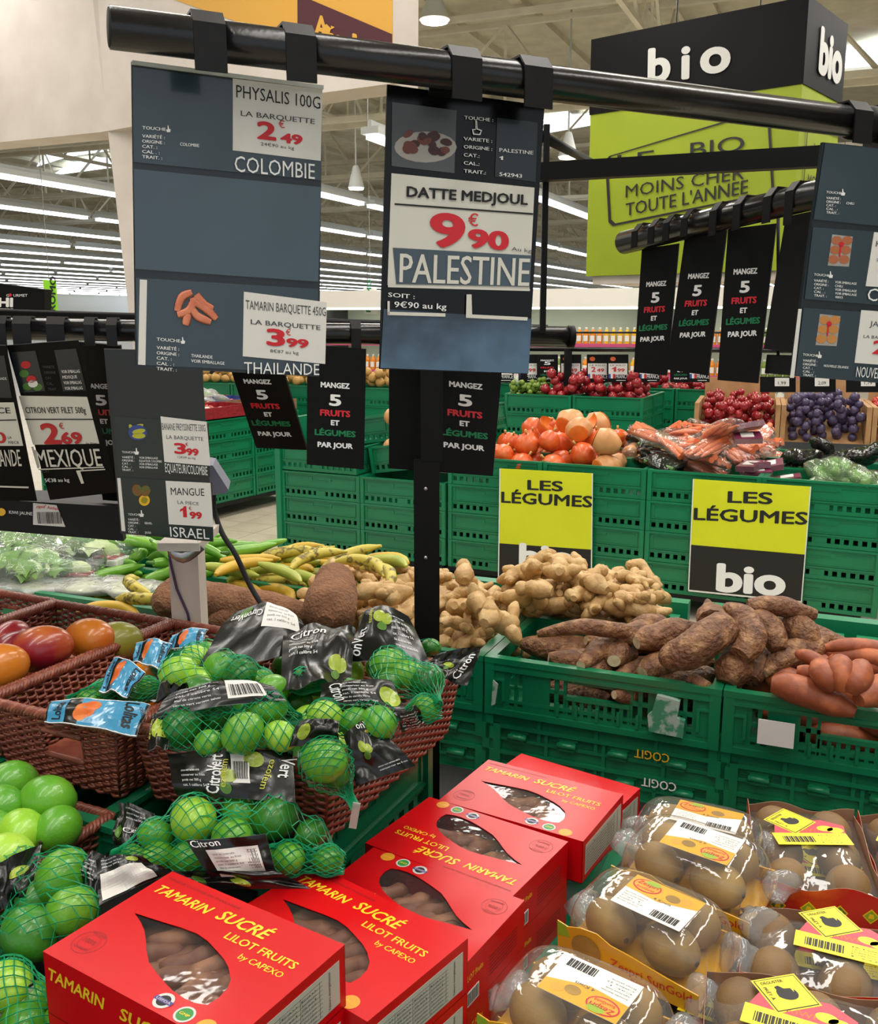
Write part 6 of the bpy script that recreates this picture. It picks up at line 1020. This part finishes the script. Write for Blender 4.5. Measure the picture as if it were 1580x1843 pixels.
patch('lime_label', 'black header between the left net and the lower net', [(140, 1600, .79), (178, 1620, .79), (190, 1540, .82), (165, 1530, .83)], [('L', .2, .3, .9, .8, 5, W_)], seed=18, bulge=.01)
patch('lime_label', 'white backed film header at the bottom left corner', [(0, 1830, .70), (70, 1815, .71), (62, 1770, .76), (-10, 1785, .76)], [('R', .02, .05, .98, .95, 'white_card')], seed=19, bulge=.01)
# blue orange net labels
pile(KF, [pr(MB().blob((0, 0, 0), (.034, .034, .032), 'juice_orange', 14, 9), 'clementine')], 'clementine', 'orange clementine in nets under the blue labels', 'clementine', 'clementines in the left basket', BQ2(-.24, -.12, .2, .35), 6)
OL = lambda: [('R', .36, .02, .98, .98, 'film_blue'), ('R', .02, .03, .22, .97, 'film_blue'), ('R', .0, .0, 1, .03, 'white_card'), ('R', 0, .97, 1, 1, 'white_card'), ('E', .42, .55, .10, .26, 'orange_print'), ('E', .48, .72, .08, .2, 'orange_print'), ('E', .37, .35, .07, .2, 'orange_print'), ('T', 'Lolitas', .80, .9, .75, .13, 'ink', -88, .03), ('T', 'Lolitas', .17, .12, .7, .1, 'ink', 88, .02), ('T', 'clémentines', .93, .8, .5, .05, 'ink', -80, 0)]
for i, (p, lb) in enumerate((([(80, 1300, .90), (245, 1325, .90), (272, 1270, .925), (92, 1262, .92)], 'blue and black clementine label reading Lolitas, nearest in the left basket'), ([(178, 1245, .93), (228, 1255, .93), (262, 1210, .955), (205, 1185, .955)], 'blue clementine label tilted in the middle of the left basket'), ([(238, 1195, .95), (290, 1205, .945), (310, 1160, .97), (245, 1158, .97)], 'blue clementine label with an orange picture, left of the pale limes'), ([(300, 1170, .96), (365, 1168, .965), (375, 1132, .985), (310, 1145, .98)], 'blue and white clementine label at the back by the white column'))):
    patch('clementine_label', lb, p, OL(), 'film_black', .012, .004, seed=30+i)
b11 = limes_at([(190, 1250, 26, .90, D), (160, 1262, 22, .90, N), (235, 1248, 24, .905, D), (265, 1240, 22, .905, N)], 'limes under the blue labels', 'dark fruit in the green net between the blue labels', 'green net bunched between the blue clementine labels', ((120, 1260, .90), (300, 1235, .91)), 18, 18)
# ---------- red boxes of sweet tamarind ----------
pm('carton_red', '#cf0812', '#c60711', 5, .34, .03, 30, coat=.04, spec=.28); pm('carton_inner', '#5a2a22', ro=.8); pm('gold_print', '#f2cc2a', ro=.4); pm('stamp_ink', '#7d1216', ro=.5); pm('tamarind', '#7a4c34', '#9a6a4a', 14, .6, .4, 50, c3='#6a3f2c', dist=.003); pm('badge_silver', '#c9c9c6', ro=.4); pm('badge_violet', '#4a3f86', ro=.4); pm('badge_green', '#2f8a3c', ro=.4); pm('badge_orange', '#e39a2c', ro=.4); pm('facts_grey', '#b9b3a6', ro=.5); film('window_film', '#fbfbfb', .02, .05, bump=.06, ior=1.4)
BW, BD, BH = .30, .205, .084
WIN = [(.106, .546), (.19, .562), (.263, .577), (.35, .597), (.436, .607), (.51, .59), (.574, .56), (.65, .52), (.704, .477), (.76, .41), (.785, .345), (.795, .26), (.786, .19), (.74, .165), (.685, .16), (.62, .17), (.566, .19), (.49, .225), (.414, .266), (.35, .33), (.291, .40), (.24, .455), (.183, .50)]
def carton_parts():
    out = []; win = [(x*BW, y*BD) for x, y in WIN]; m = MB()
    m.prism([(0, 0), (BW, 0), (BW, BD), (0, BD)], BH-.0008, BH, 'carton_red', [win]); 
    for a in ((0, BW, 0, .0008), (0, BW, BD-.0008, BD), (0, .0008, 0, BD), (BW-.0008, BW, 0, BD)): m.box(*a, 0, BH-.0008, 'carton_red')
    m.box(0, BW, 0, BD, 0, .001, 'carton_inner'); out.append(('carton', m))
    m = MB(); m.prism([(.02, .02), (BW-.02, .02), (BW-.02, BD-.02), (.02, BD-.02)], BH-.0022, BH-.0022, 'window_film'); out.append(('window', m))
    m = MB(); z = BH+.0004; T = lambda t, x, y, w, h, mt='gold_print', b=.024, r=0, sh=.25: ltext(m, t, x*BW, y*BD, w*BW, h*BD, mt, z, b, sh, r)
    T('TAMARIN', .048, .77, .33, .085); T('SUCRÉ', .42, .775, .29, .10); T('LILOT FRUITS', .55, .66, .375, .065, b=.018, sh=0); T('by CAPEXO', .69, .565, .225, .05, b=.014, sh=0); T('ORIGINE CULTIVEE EN THAILANDE', .03, .92, .44, .022, 'stamp_ink', 0, 0, 0)
    ring = lambda cx, cy, r0, r1, mt, ry=1: m.prism([(cx*BW+r1*math.cos(a)*1, cy*BD+r1*ry*math.sin(a)) for a in [2*math.pi*i/24 for i in range(24)]], z, z, mt, [[(cx*BW+r0*math.cos(a), cy*BD+r0*ry*math.sin(a)) for a in [2*math.pi*i/24 for i in range(24)]]])
    ring(.11, .2, .0205, .0212, 'stamp_ink'); ring(.11, .2, .0135, .014, 'stamp_ink'); T('100%', .075, .19, .07, .04, 'stamp_ink', 0, 0, 0); T('NATURAL', .072, .27, .08, .022, 'stamp_ink', 0, 0, 0); T('QUALITE', .072, .13, .08, .022, 'stamp_ink', 0, 0, 0)
    disc = lambda cx, cy, r, mt, dz: m.prism([(cx*BW+r*math.cos(a), cy*BD+r*math.sin(a)) for a in [2*math.pi*i/20 for i in range(20)]], z+dz, z+dz, mt)
    disc(.634, .085, .0125, 'badge_silver', .0001); disc(.634, .085, .0085, 'ink', .0002); m.box(.634*BW-.0135, .634*BW+.0135, .085*BD-.003, .085*BD+.003, z+.0002, z+.0003, 'badge_violet'); ltext(m, 'USFDA', .634*BW-.011, .085*BD-.0018, .022, .0036, 'badge_silver', z+.0005, .01)
    disc(.755, .07, .0125, 'badge_silver', .0001); disc(.755, .07, .0098, 'badge_green', .0002); ltext(m, 'GMP', .755*BW-.007, .07*BD-.002, .014, .0042, 'gold_print', z+.0004, .012)
    disc(.868, .06, .0125, 'badge_orange', .0001); ltext(m, 'HACCP', .868*BW-.009, .06*BD-.0015, .018, .0032, 'gold_print', z+.0003, .01)
    F = Matrix.Rotation(R(90), 4, 'X')
    for t, x, w in (('TAMARIN', .03, .34), ('SUCRÉ', .45, .30)): ltext(m, t, x*BW, .050, w*BW, .017, 'gold_print', .0006, .024, .25, 0, M=F)
    ltext(m, 'LILOT FRUITS', .5*BW, .028, .11, .011, 'gold_print', .0006, .01, 0, 0, M=F)
    Bk = Matrix.Translation((BW, BD, 0))@Matrix.Rotation(R(180), 4, 'Z')@F
    for t, x, w in (('TAMARIN', .03, .34), ('SUCRÉ', .45, .30)): ltext(m, t, x*BW, .050, w*BW, .017, 'gold_print', .0006, .024, .25, 0, M=Bk)
    out.append(('print', m))
    m = MB(); Sd = Matrix.Translation((BW, 0, 0))@Matrix.Rotation(R(90), 4, 'Z')@F
    m.box(.012, BD-.012, .012, BH-.014, .0002, .0006, 'facts_grey', Sd)
    for i in range(9): m.box(.016, BD-.045, .016+i*.0058, .0164+i*.0058, .0006, .0008, 'ink_grey', Sd)
    for x in (.016, .05, .085, .12, .155): m.box(x, x+.0005, .016, .064, .0006, .0008, 'ink_grey', Sd)
    ltext(m, 'Valeurs énergétiques', BD-.03, .014, .052, .0045, 'ink_grey', .0009, .008, 0, 90, M=Sd); [ltext(m, w, .02+.034*i, .017+.0058*j, .026, .0026, 'ink_grey', .0009, M=Sd) for i in range(4) for j, w in enumerate(('Energie', 'Lipides', 'Glucides', 'Sucres', 'Fibres', 'Sel', 'Sodium', 'Eau'))]
    out.append(('nutrition_panel', m))
    m = MB(); L = Matrix.Translation((0, BD, 0))@Matrix.Rotation(R(-90), 4, 'Z')@F
    ltext(m, 'LILOT Fruits', .015, .05, .055, .010, 'gold_print', .0006, .01, .2, 0, M=L); m.box(.02, .058, .008, .032, .0002, .0006, 'white_card', L)
    for i in range(12): m.box(.023+i*.0028, .0242+i*.0028+.0006*(i % 2), .010, .030, .0006, .0008, 'ink', L)
    [m.box(.09, .18, .05-.006*i, .052-.006*i, .0002, .0004, 'stamp_ink', L) for i in range(6)]; out.append(('barcode_panel', m))
    return [(n, x.mesh(n)) for n, x in out]
def SH(t): q = t.split(', ')[0].split(); return ' '.join(q[:10])
CP = carton_parts(); TP = []
for i in range(4): r = random.Random(i); m = MB(); m.lump([(-.055, -.006, 0), (-.02, .008, 0), (.02, .006, 0), (.055, -.008, 0)], [.006, .0165, .0135, .0175, .013, .0165, .007], 'tamarind', 20, 11, .12, 30, i); TP.append(pr(m, 'tamarind_pod'))
def red_box(u, v, z, u2, v2, lb, flip=0, pods=True, off=(0, 0), down=0):
    B = G(u, v, z); C2 = G(u2, v2, z); d = (C2-B); a = math.degrees(math.atan2(d.y, d.x)); M = Matrix.Translation(B)@Matrix.Rotation(R(a), 4, 'Z')@TR(off[0], -BD+off[1], -BH-down*(BH+.0004))
    if flip: M = M@TR(BW, BD, 0, 180)
    o = thing('tamarind_box', lb, 'box', M, None if pods else None)
    for n, me in CP:
        if pods or n in ('carton', 'nutrition_panel', 'barcode_panel'): ob(n, me, None, parent=o)
    if pods:
        rr = random.Random(int(u+v))
        for i in range(16):
            x, y = (.058+.0235*(i % 8)+rr.uniform(-.006, .006), .05+.055*(i//8)+rr.uniform(-.008, .008)); z0 = .040+.011*(i % 2)+.004*(i//8)
            ob('tamarind_pod', TP[i % 4][0], M@TR(x+.01, y+.025, z0, 55+rr.uniform(-22, 22), rr.uniform(0, 180), rr.uniform(-6, 6))@Matrix.Scale(1.0, 4), 'tamarind pod inside the '+SH(lb), 'tamarind', 'pods in the '+SH(lb))
    return o
red_box(310, 1568, .85, 627, 1703, 'nearest red tamarind box, bottom left, on top of the stack'); red_box(563, 1555, .765, 845, 1690, 'red tamarind box with a glare on its window, half under the nearest one')
red_box(672, 1525, .68, 943, 1620, 'upside down turned red tamarind box, third from the front', 1); red_box(773, 1434, .68, 1023, 1515, 'red tamarind box with inverted lettering in the middle of the row', 1)
red_box(879, 1367, .68, 1120, 1429, 'red tamarind box fourth from the front, next to the kiwi packs'); red_box(938, 1356, .594, 1156, 1420, 'farthest red tamarind box, under the edge of the one before it', pods=False)
for a, n_, nd in (((310, 1568, .85, 627, 1703), 'the nearest one', 3), ((563, 1555, .765, 845, 1690), 'the one with the glare', 2), ((672, 1525, .68, 943, 1620), 'the third one', 1), ((773, 1434, .68, 1023, 1515), 'the one in the middle of the row', 1)):
    for k in range(nd): red_box(*a, 'closed red tamarind box '+('directly', 'second', 'lowest')[k]+' under '+n_, pods=False, down=k+1, flip=int('third' in n_ or 'middle' in n_))
# ---------- kiwi packs ----------
pm('kiwi_gold', '#977434', '#ac883f', 12, .55, .3, 400, dist=.001, c3='#8a6a30'); pm('kiwi_brown', '#6e5230', '#86683f', 12, .6, .4, 400, dist=.001); pm('card_yellow', '#dba51c', '#d0981a', 6, .35, coat=.2); pm('card_tray', '#9a7258', '#8a644c', 10, .6); pm('card_red', '#c2331f', '#d8682a', 9, .4, c3='#b52418', coat=.2); pm('label_yellow', '#f0e02c', ro=.35); pm('label_pink', '#e0485a', ro=.35); pm('leaf_print', '#8fae2c', ro=.4); film('dome', '#fdfdfd', .06, .05, '#eef0f2', bump=.12, ior=1.6); film('dome_soft', '#f2f2f2', .22, .12, '#dfe2e4', bump=.7)
pm('diamond_yellow', '#e8d020', ro=.35)
def kiwi(mt, sd): m = MB(); m.blob((0, 0, 0), (.046, .037, .036), mt, 22, 14, .03, 14, seed=sd); m.blob((.045, 0, 0), (.0035, .005, .005), 'stem_brown', 6, 4); return m
KG = [pr(kiwi('kiwi_gold', i), 'kiwi') for i in range(3)]; KB_ = [pr(kiwi('kiwi_brown', i), 'kiwi') for i in range(3)]
def sunpack(fl, fr, z, lb, flip, D_=.152, tilt=0, n=5):
    A = G(*fl, z); B = G(*fr, z); d = B-A; w = .236; a = math.degrees(math.atan2(d.y, d.x)); h = .082; M = Matrix.Translation((A.x, A.y, z-.05))@Matrix.Rotation(R(a), 4, 'Z')@Matrix.Rotation(R(tilt), 4, 'X'); o = thing('kiwi_pack', lb, 'pack', M)
    def sup(s, t):
        th = 2*math.pi*s; ph = math.pi/2*t; c = lambda x: math.copysign(abs(x)**.5, x); k = c(math.cos(ph)); return Vector((w/2+c(math.cos(th))*(w/2+.004)*k**.6 if k > 0 else w/2, D_/2+c(math.sin(th))*(D_/2+.004)*(k**.6 if k > 0 else 0), .004+(h+.012)*math.sin(ph)**.8))
    m = MB(); m.grid(sup, 40, 12, 'dome'); m.obj('dome', o)
    m = MB(); m.box(0, w, 0, D_, 0, .004, 'card_yellow'); m.box(0, w, D_-.003, D_, .004, .03, 'card_yellow')
    pts = [(0, 0), (w, 0), (w, .034), (.78*w, .040), (.5*w, .050), (.40*w, .052), (.3*w, .062), (.18*w, .060), (.08*w, .052), (0, .056)]; F = Matrix.Translation((0, -.008, 0))@Matrix.Rotation(R(90), 4, 'X'); m.prism(pts, -.002, 0, 'card_yellow', M=F); m.obj('card_sleeve', o)
    m = MB(); m.prism([(.0, .03), (.10*w, .035), (.06*w, .054), (0, .055)], .0004, .0004, 'leaf_print', M=F); m.prism([(.22*w+.026*math.cos(x), .026+.024*math.sin(x)) for x in [6.2832*i/20 for i in range(20)]], .0008, .0008, 'kiwi_gold', M=F)
    ltext(m, 'Zespri SunGold', .40*w, .018, .56*w, .014, 'red_dim', .0009, .012, M=F); ltext(m, 'Kiwifruit', .55*w, .008, .2*w, .006, 'card_red', .0009, 0, M=F); m.obj('sleeve_print', o)
    # top label card
    L = TR(w*.30, D_*.22, h+.0155, -3); L = L@TR(.115, .085, 0, 180) if flip else L; m = MB(); lw, lh = .118, .082
    m.box(0, lw, 0, lh, 0, .0006, 'white_card', L); m.prism([(0, .045), (lw*.5, .040), (lw, .058), (lw, lh), (0, lh)], .0008, .0008, 'card_yellow', M=L); q = lambda cx, cy, rx, ry, mt, zz: m.prism([(cx+rx*math.cos(x), cy+ry*math.sin(x)) for x in [6.2832*i/20 for i in range(20)]], zz, zz, mt, M=L)
    q(.028, .064, .024, .016, 'red_dim', .0010); q(.028, .064, .0215, .0135, 'badge_orange', .0012); q(.034, .073, .013, .007, 'leaf_print', .0013); q(.075, .06, .012, .009, 'kiwi_gold', .001); q(.095, .066, .010, .008, 'badge_orange', .001)
    ltext(m, 'Zespri', .010, .064, .036, .009, 'red_dim', .0016, .012, .1, 0, M=L); ltext(m, 'SunGold', .013, .055, .03, .005, 'red_dim', .0016, .008, M=L); ltext(m, '4 Kiwis', .05, .042, .03, .006, 'ink_grey', .0012, M=L)
    for i in range(5): ltext(m, ('Actinidia deliciosa', 'Origine Nouvelle Zelande', 'Cat. I', 'Calibre 27', 'Kiwi jaune')[i], .006, .034-.006*i, .04-.004*(i % 3), .0026, 'ink_grey', .001, M=L)
    for i in range(16): m.box(.064+.0028*i, .0654+.0028*i+.0006*(i % 3), .006, .022, .0008, .001, 'ink', L)
    m.obj('label', o)
    ks = [(.062, .05), (.165, .05), (.062, .118), (.165, .118)] if n > 3 else [(.062, .05), (.165, .05)]
    for i, (x, y) in enumerate(ks): ob('kiwi', KG[i % 3][0], M@TR(x, y, .043, 20*i-30)@Matrix.Scale(1.02, 4), 'golden kiwi inside the '+SH(lb), 'kiwi', 'kiwis in the '+SH(lb))
    m = MB(); rr = random.Random(int(fl[0]))
    for (x, y) in ((w, .02), (w+.005, D_-.02), (-.002, D_*.6)):
        m.blob((x, y, .02), (.028, .035, .028), 'dome_soft', 14, 8, .9, 30, seed=int(x*99)+int(fl[0]))
    m.obj('film_folds', o, kind='stuff'); return o
sunpack((1125, 1517), (1345, 1567), .655, 'farthest golden kiwi pack, behind the others', 0)
sunpack((1105, 1556), (1330, 1631), .68, 'second golden kiwi pack with a barcode on top', 1, tilt=5); sunpack((1010, 1655), (1252, 1763), .665, 'third golden kiwi pack, in the middle of the kiwi display', 0, tilt=4)
sunpack((866, 1822), (1108, 1935), .665, 'nearest golden kiwi pack with its label turned round', 1, tilt=3); 
for i, q in enumerate((((1120, 1575), (1340, 1650)), ((1030, 1690), (1270, 1795)), ((900, 1830), (1140, 1940)))): sunpack(*q, .565, 'lower layer kiwi pack '+('under the second pack', 'under the third pack', 'under the nearest pack')[i], 0, n=0 if i != 1 else 2)
def cardtray(c, a, w, d, nx, ny, z, lb, lab, kk=1):
    """c: front left corner px"""
    A = G(*c, z+.05); M = Matrix.Translation((A.x, A.y, z))@Matrix.Rotation(R(a), 4, 'Z'); o = thing('kiwi_tray', lb, 'tray', M); h = .068; m = MB(); m.box(0, w, 0, d, 0, .002, 'card_tray'); m.obj('base', o)
    def side(x0, y0, x1, y1, mt, nm):
        m = MB(); n = 16; v0 = Vector((x0, y0, 0)); v1 = Vector((x1, y1, 0)); nn = Vector((v1.y-v0.y, v0.x-v1.x, 0)).normalized()*.0012
        for sg, mm in ((1, mt), (-1, 'card_tray')): m.grid(lambda s, t: v0+(v1-v0)*s+nn*sg*.5+Vector((0, 0, t*(h+.007*math.sin(s*math.pi*3+1.2)-.004))) , n, 1, mm)
        m.grid(lambda s, t: v0+(v1-v0)*s+nn*(t-.5)+Vector((0, 0, (h+.007*math.sin(s*math.pi*3+1.2)-.004))), n, 1, 'card_tray')
        m.obj(nm, o)
    side(0, 0, w, 0, 'card_red', 'front_side'); side(w, 0, w, d, 'card_red', 'side'); side(w, d, 0, d, 'card_red', 'back_side'); side(0, d, 0, 0, 'card_red', 'side')
    m = MB(); F = Matrix.Translation((0, -.0012, 0))@Matrix.Rotation(R(90), 4, 'X'); Bk = Matrix.Translation((w, d+.0012, 0))@Matrix.Rotation(R(180), 4, 'Z')@Matrix.Rotation(R(90), 4, 'X')
    for MM, ln in ((F, w),):
        for i in range(int(ln/.05)):
            x = .03+.05*i; m.prism([(x-.014, .025), (x, .011), (x+.014, .025), (x, .039)], .0004, .0004, 'diamond_yellow', M=MM); m.prism([(x-.011, .025), (x, .014), (x+.011, .025), (x, .036)], .0006, .0006, ('leaf', 'leaf_print')[i % 2], M=MM); m.prism([(x-.005, .021), (x+.005, .021), (x+.004, .029), (x-.003, .03)], .0008, .0008, 'diamond_yellow', M=MM)
    m.prism([(0, .002), (w*.35, .002), (w*.2, .012), (0, .03)], .0003, .0003, 'card_yellow', M=F); m.obj('side_print', o)
    m = MB(); m.grid(lambda s, t: Vector((.002+(w-.004)*s, .002+(d-.004)*t, .046+.034*min(1, 4.5*s*(1-s)*4*t*(1-t)*1.2)**.7+.002*noise.noise(Vector((s*9, t*9, w))))), 24, 24, 'dome'); m.obj('film', o)
    cx, cy, rz = lab; Lb = TR(cx*w, cy*d, .0835, rz); m = MB(); m.box(-.075, .06, -.038, .002, 0, .0006, 'label_yellow', Lb); m.prism([(-.07, .002), (.06, .002), (.066, .028), (.03, .05), (-.06, .034)], 0, .0006, 'label_pink', M=Lb)
    for i in range(20): m.box(-.06+.0028*i, -.0587+.0028*i+.0007*(i % 3), -.03, -.010, .0007, .0009, 'ink', Lb)
    for i in range(5): ltext(m, ('Kiwi', 'Cat. 1 calibre 30', 'Origine France', 'Poids net', 'Lot')[i], .006, -.008-.006*i, .04-.006*(i % 2), .003, 'ink_grey', .0008, M=Lb)
    ltext(m, 'KIWI', -.022, .006, .036, .012, 'orange_print', .0009, .012, M=Lb)
    for (x, y) in ((.045, .012), (.028, .018)): m.prism([(x+.015*math.cos(t), y+.010*math.sin(t)) for t in [6.2832*i/16 for i in range(16)]], .0008, .0008, 'label_yellow', M=Lb)
    D = Lb@TR(-.028, .045, .0008, 40); sq = lambda r_, zz, mt: m.prism([(-r_, -r_), (r_, -r_), (r_, r_), (-r_, r_)], zz, zz, mt, M=D)
    sq(.034, .0001, 'label_yellow'); sq(.0315, .0003, 'ink'); sq(.030, .0005, 'label_yellow'); D2 = D@TR(0, 0, 0, -40)
    m.prism([(.017*math.cos(t)*(1 if abs(t-3.6) > .5 else .75), .014*math.sin(t)) for t in [6.2832*i/22 for i in range(22)]], .0008, .0008, 'ink', M=D2); m.prism([(-.014, .010), (-.004, .007), (.004, .012), (.010, .006), (.006, .018), (-.008, .02)], .0010, .0010, 'label_yellow', M=D2)
    ltext(m, 'DÉGUSTER', -.024, .0, .033, .0055, 'ink', .0009, .012, 0, 0, M=D@TR(.0, .021, 0)); ltext(m, 'PRÊT À', -.026, .016, .026, .0055, 'ink', .0009, .012, 0, -90, M=D); m.obj('label', o)
    for i in range(nx):
        for j in range(ny): ob('kiwi', KB_[(i+j) % 3][0], M@TR(w*(i+.5)/nx, d*(j+.5)/ny, .042, 90*(nx < ny)+12*((i*3+j) % 3-1)+ (0 if nx < ny else 90))@Matrix.Scale(1.04, 4), 'brown kiwi inside the '+SH(lb), 'kiwi', 'kiwis in the '+SH(lb))
    return o
cardtray((1368, 1600), -13, .20, .29, 2, 3, .585, 'farthest cardboard kiwi tray with red and yellow sides, right', (.52, .52, 12)); cardtray((1330, 1770), -17, .30, .185, 3, 2, .585, 'middle cardboard kiwi tray with a diamond sticker, right', (.52, .52, -8))
cardtray((1262, 1920), -17, .30, .185, 3, 2, .60, 'nearest cardboard kiwi tray with a yellow barcode label, bottom right', (.42, .45, -10)); cardtray((1588, 1625), -15, .20, .29, 2, 3, .575, 'cardboard kiwi tray cut by the right edge', (.5, .5, 30))
cardtray((1345, 1640), -15, .30, .26, 3, 2, .512, 'lower cardboard kiwi tray with green diamonds under the farthest one', (.5, .5, 0)); cardtray((1340, 1795), -17, .30, .185, 3, 2, .512, 'lower cardboard kiwi tray under the middle one', (.5, .5, 0)); cardtray((1165, 1885), -30, .20, .185, 2, 2, .53, 'small cardboard kiwi tray between the nearest packs at the bottom edge', (.5, .5, 0))
o = thing('crate_tray', 'green plastic crate floor seen between the kiwi packs', 'crate', IMt(-.55, .75, TZ)); MB().box(0, 1.6, 0, 1.18, 0, .004, 'crate_green').obj('floor_panel', o); m = MB()
for i in range(16): m.box(.05+i*.1, .056+i*.1, 0, 1.18, .004, .0065, 'crate_dark')
m.obj('ribs', o, kind='stuff')
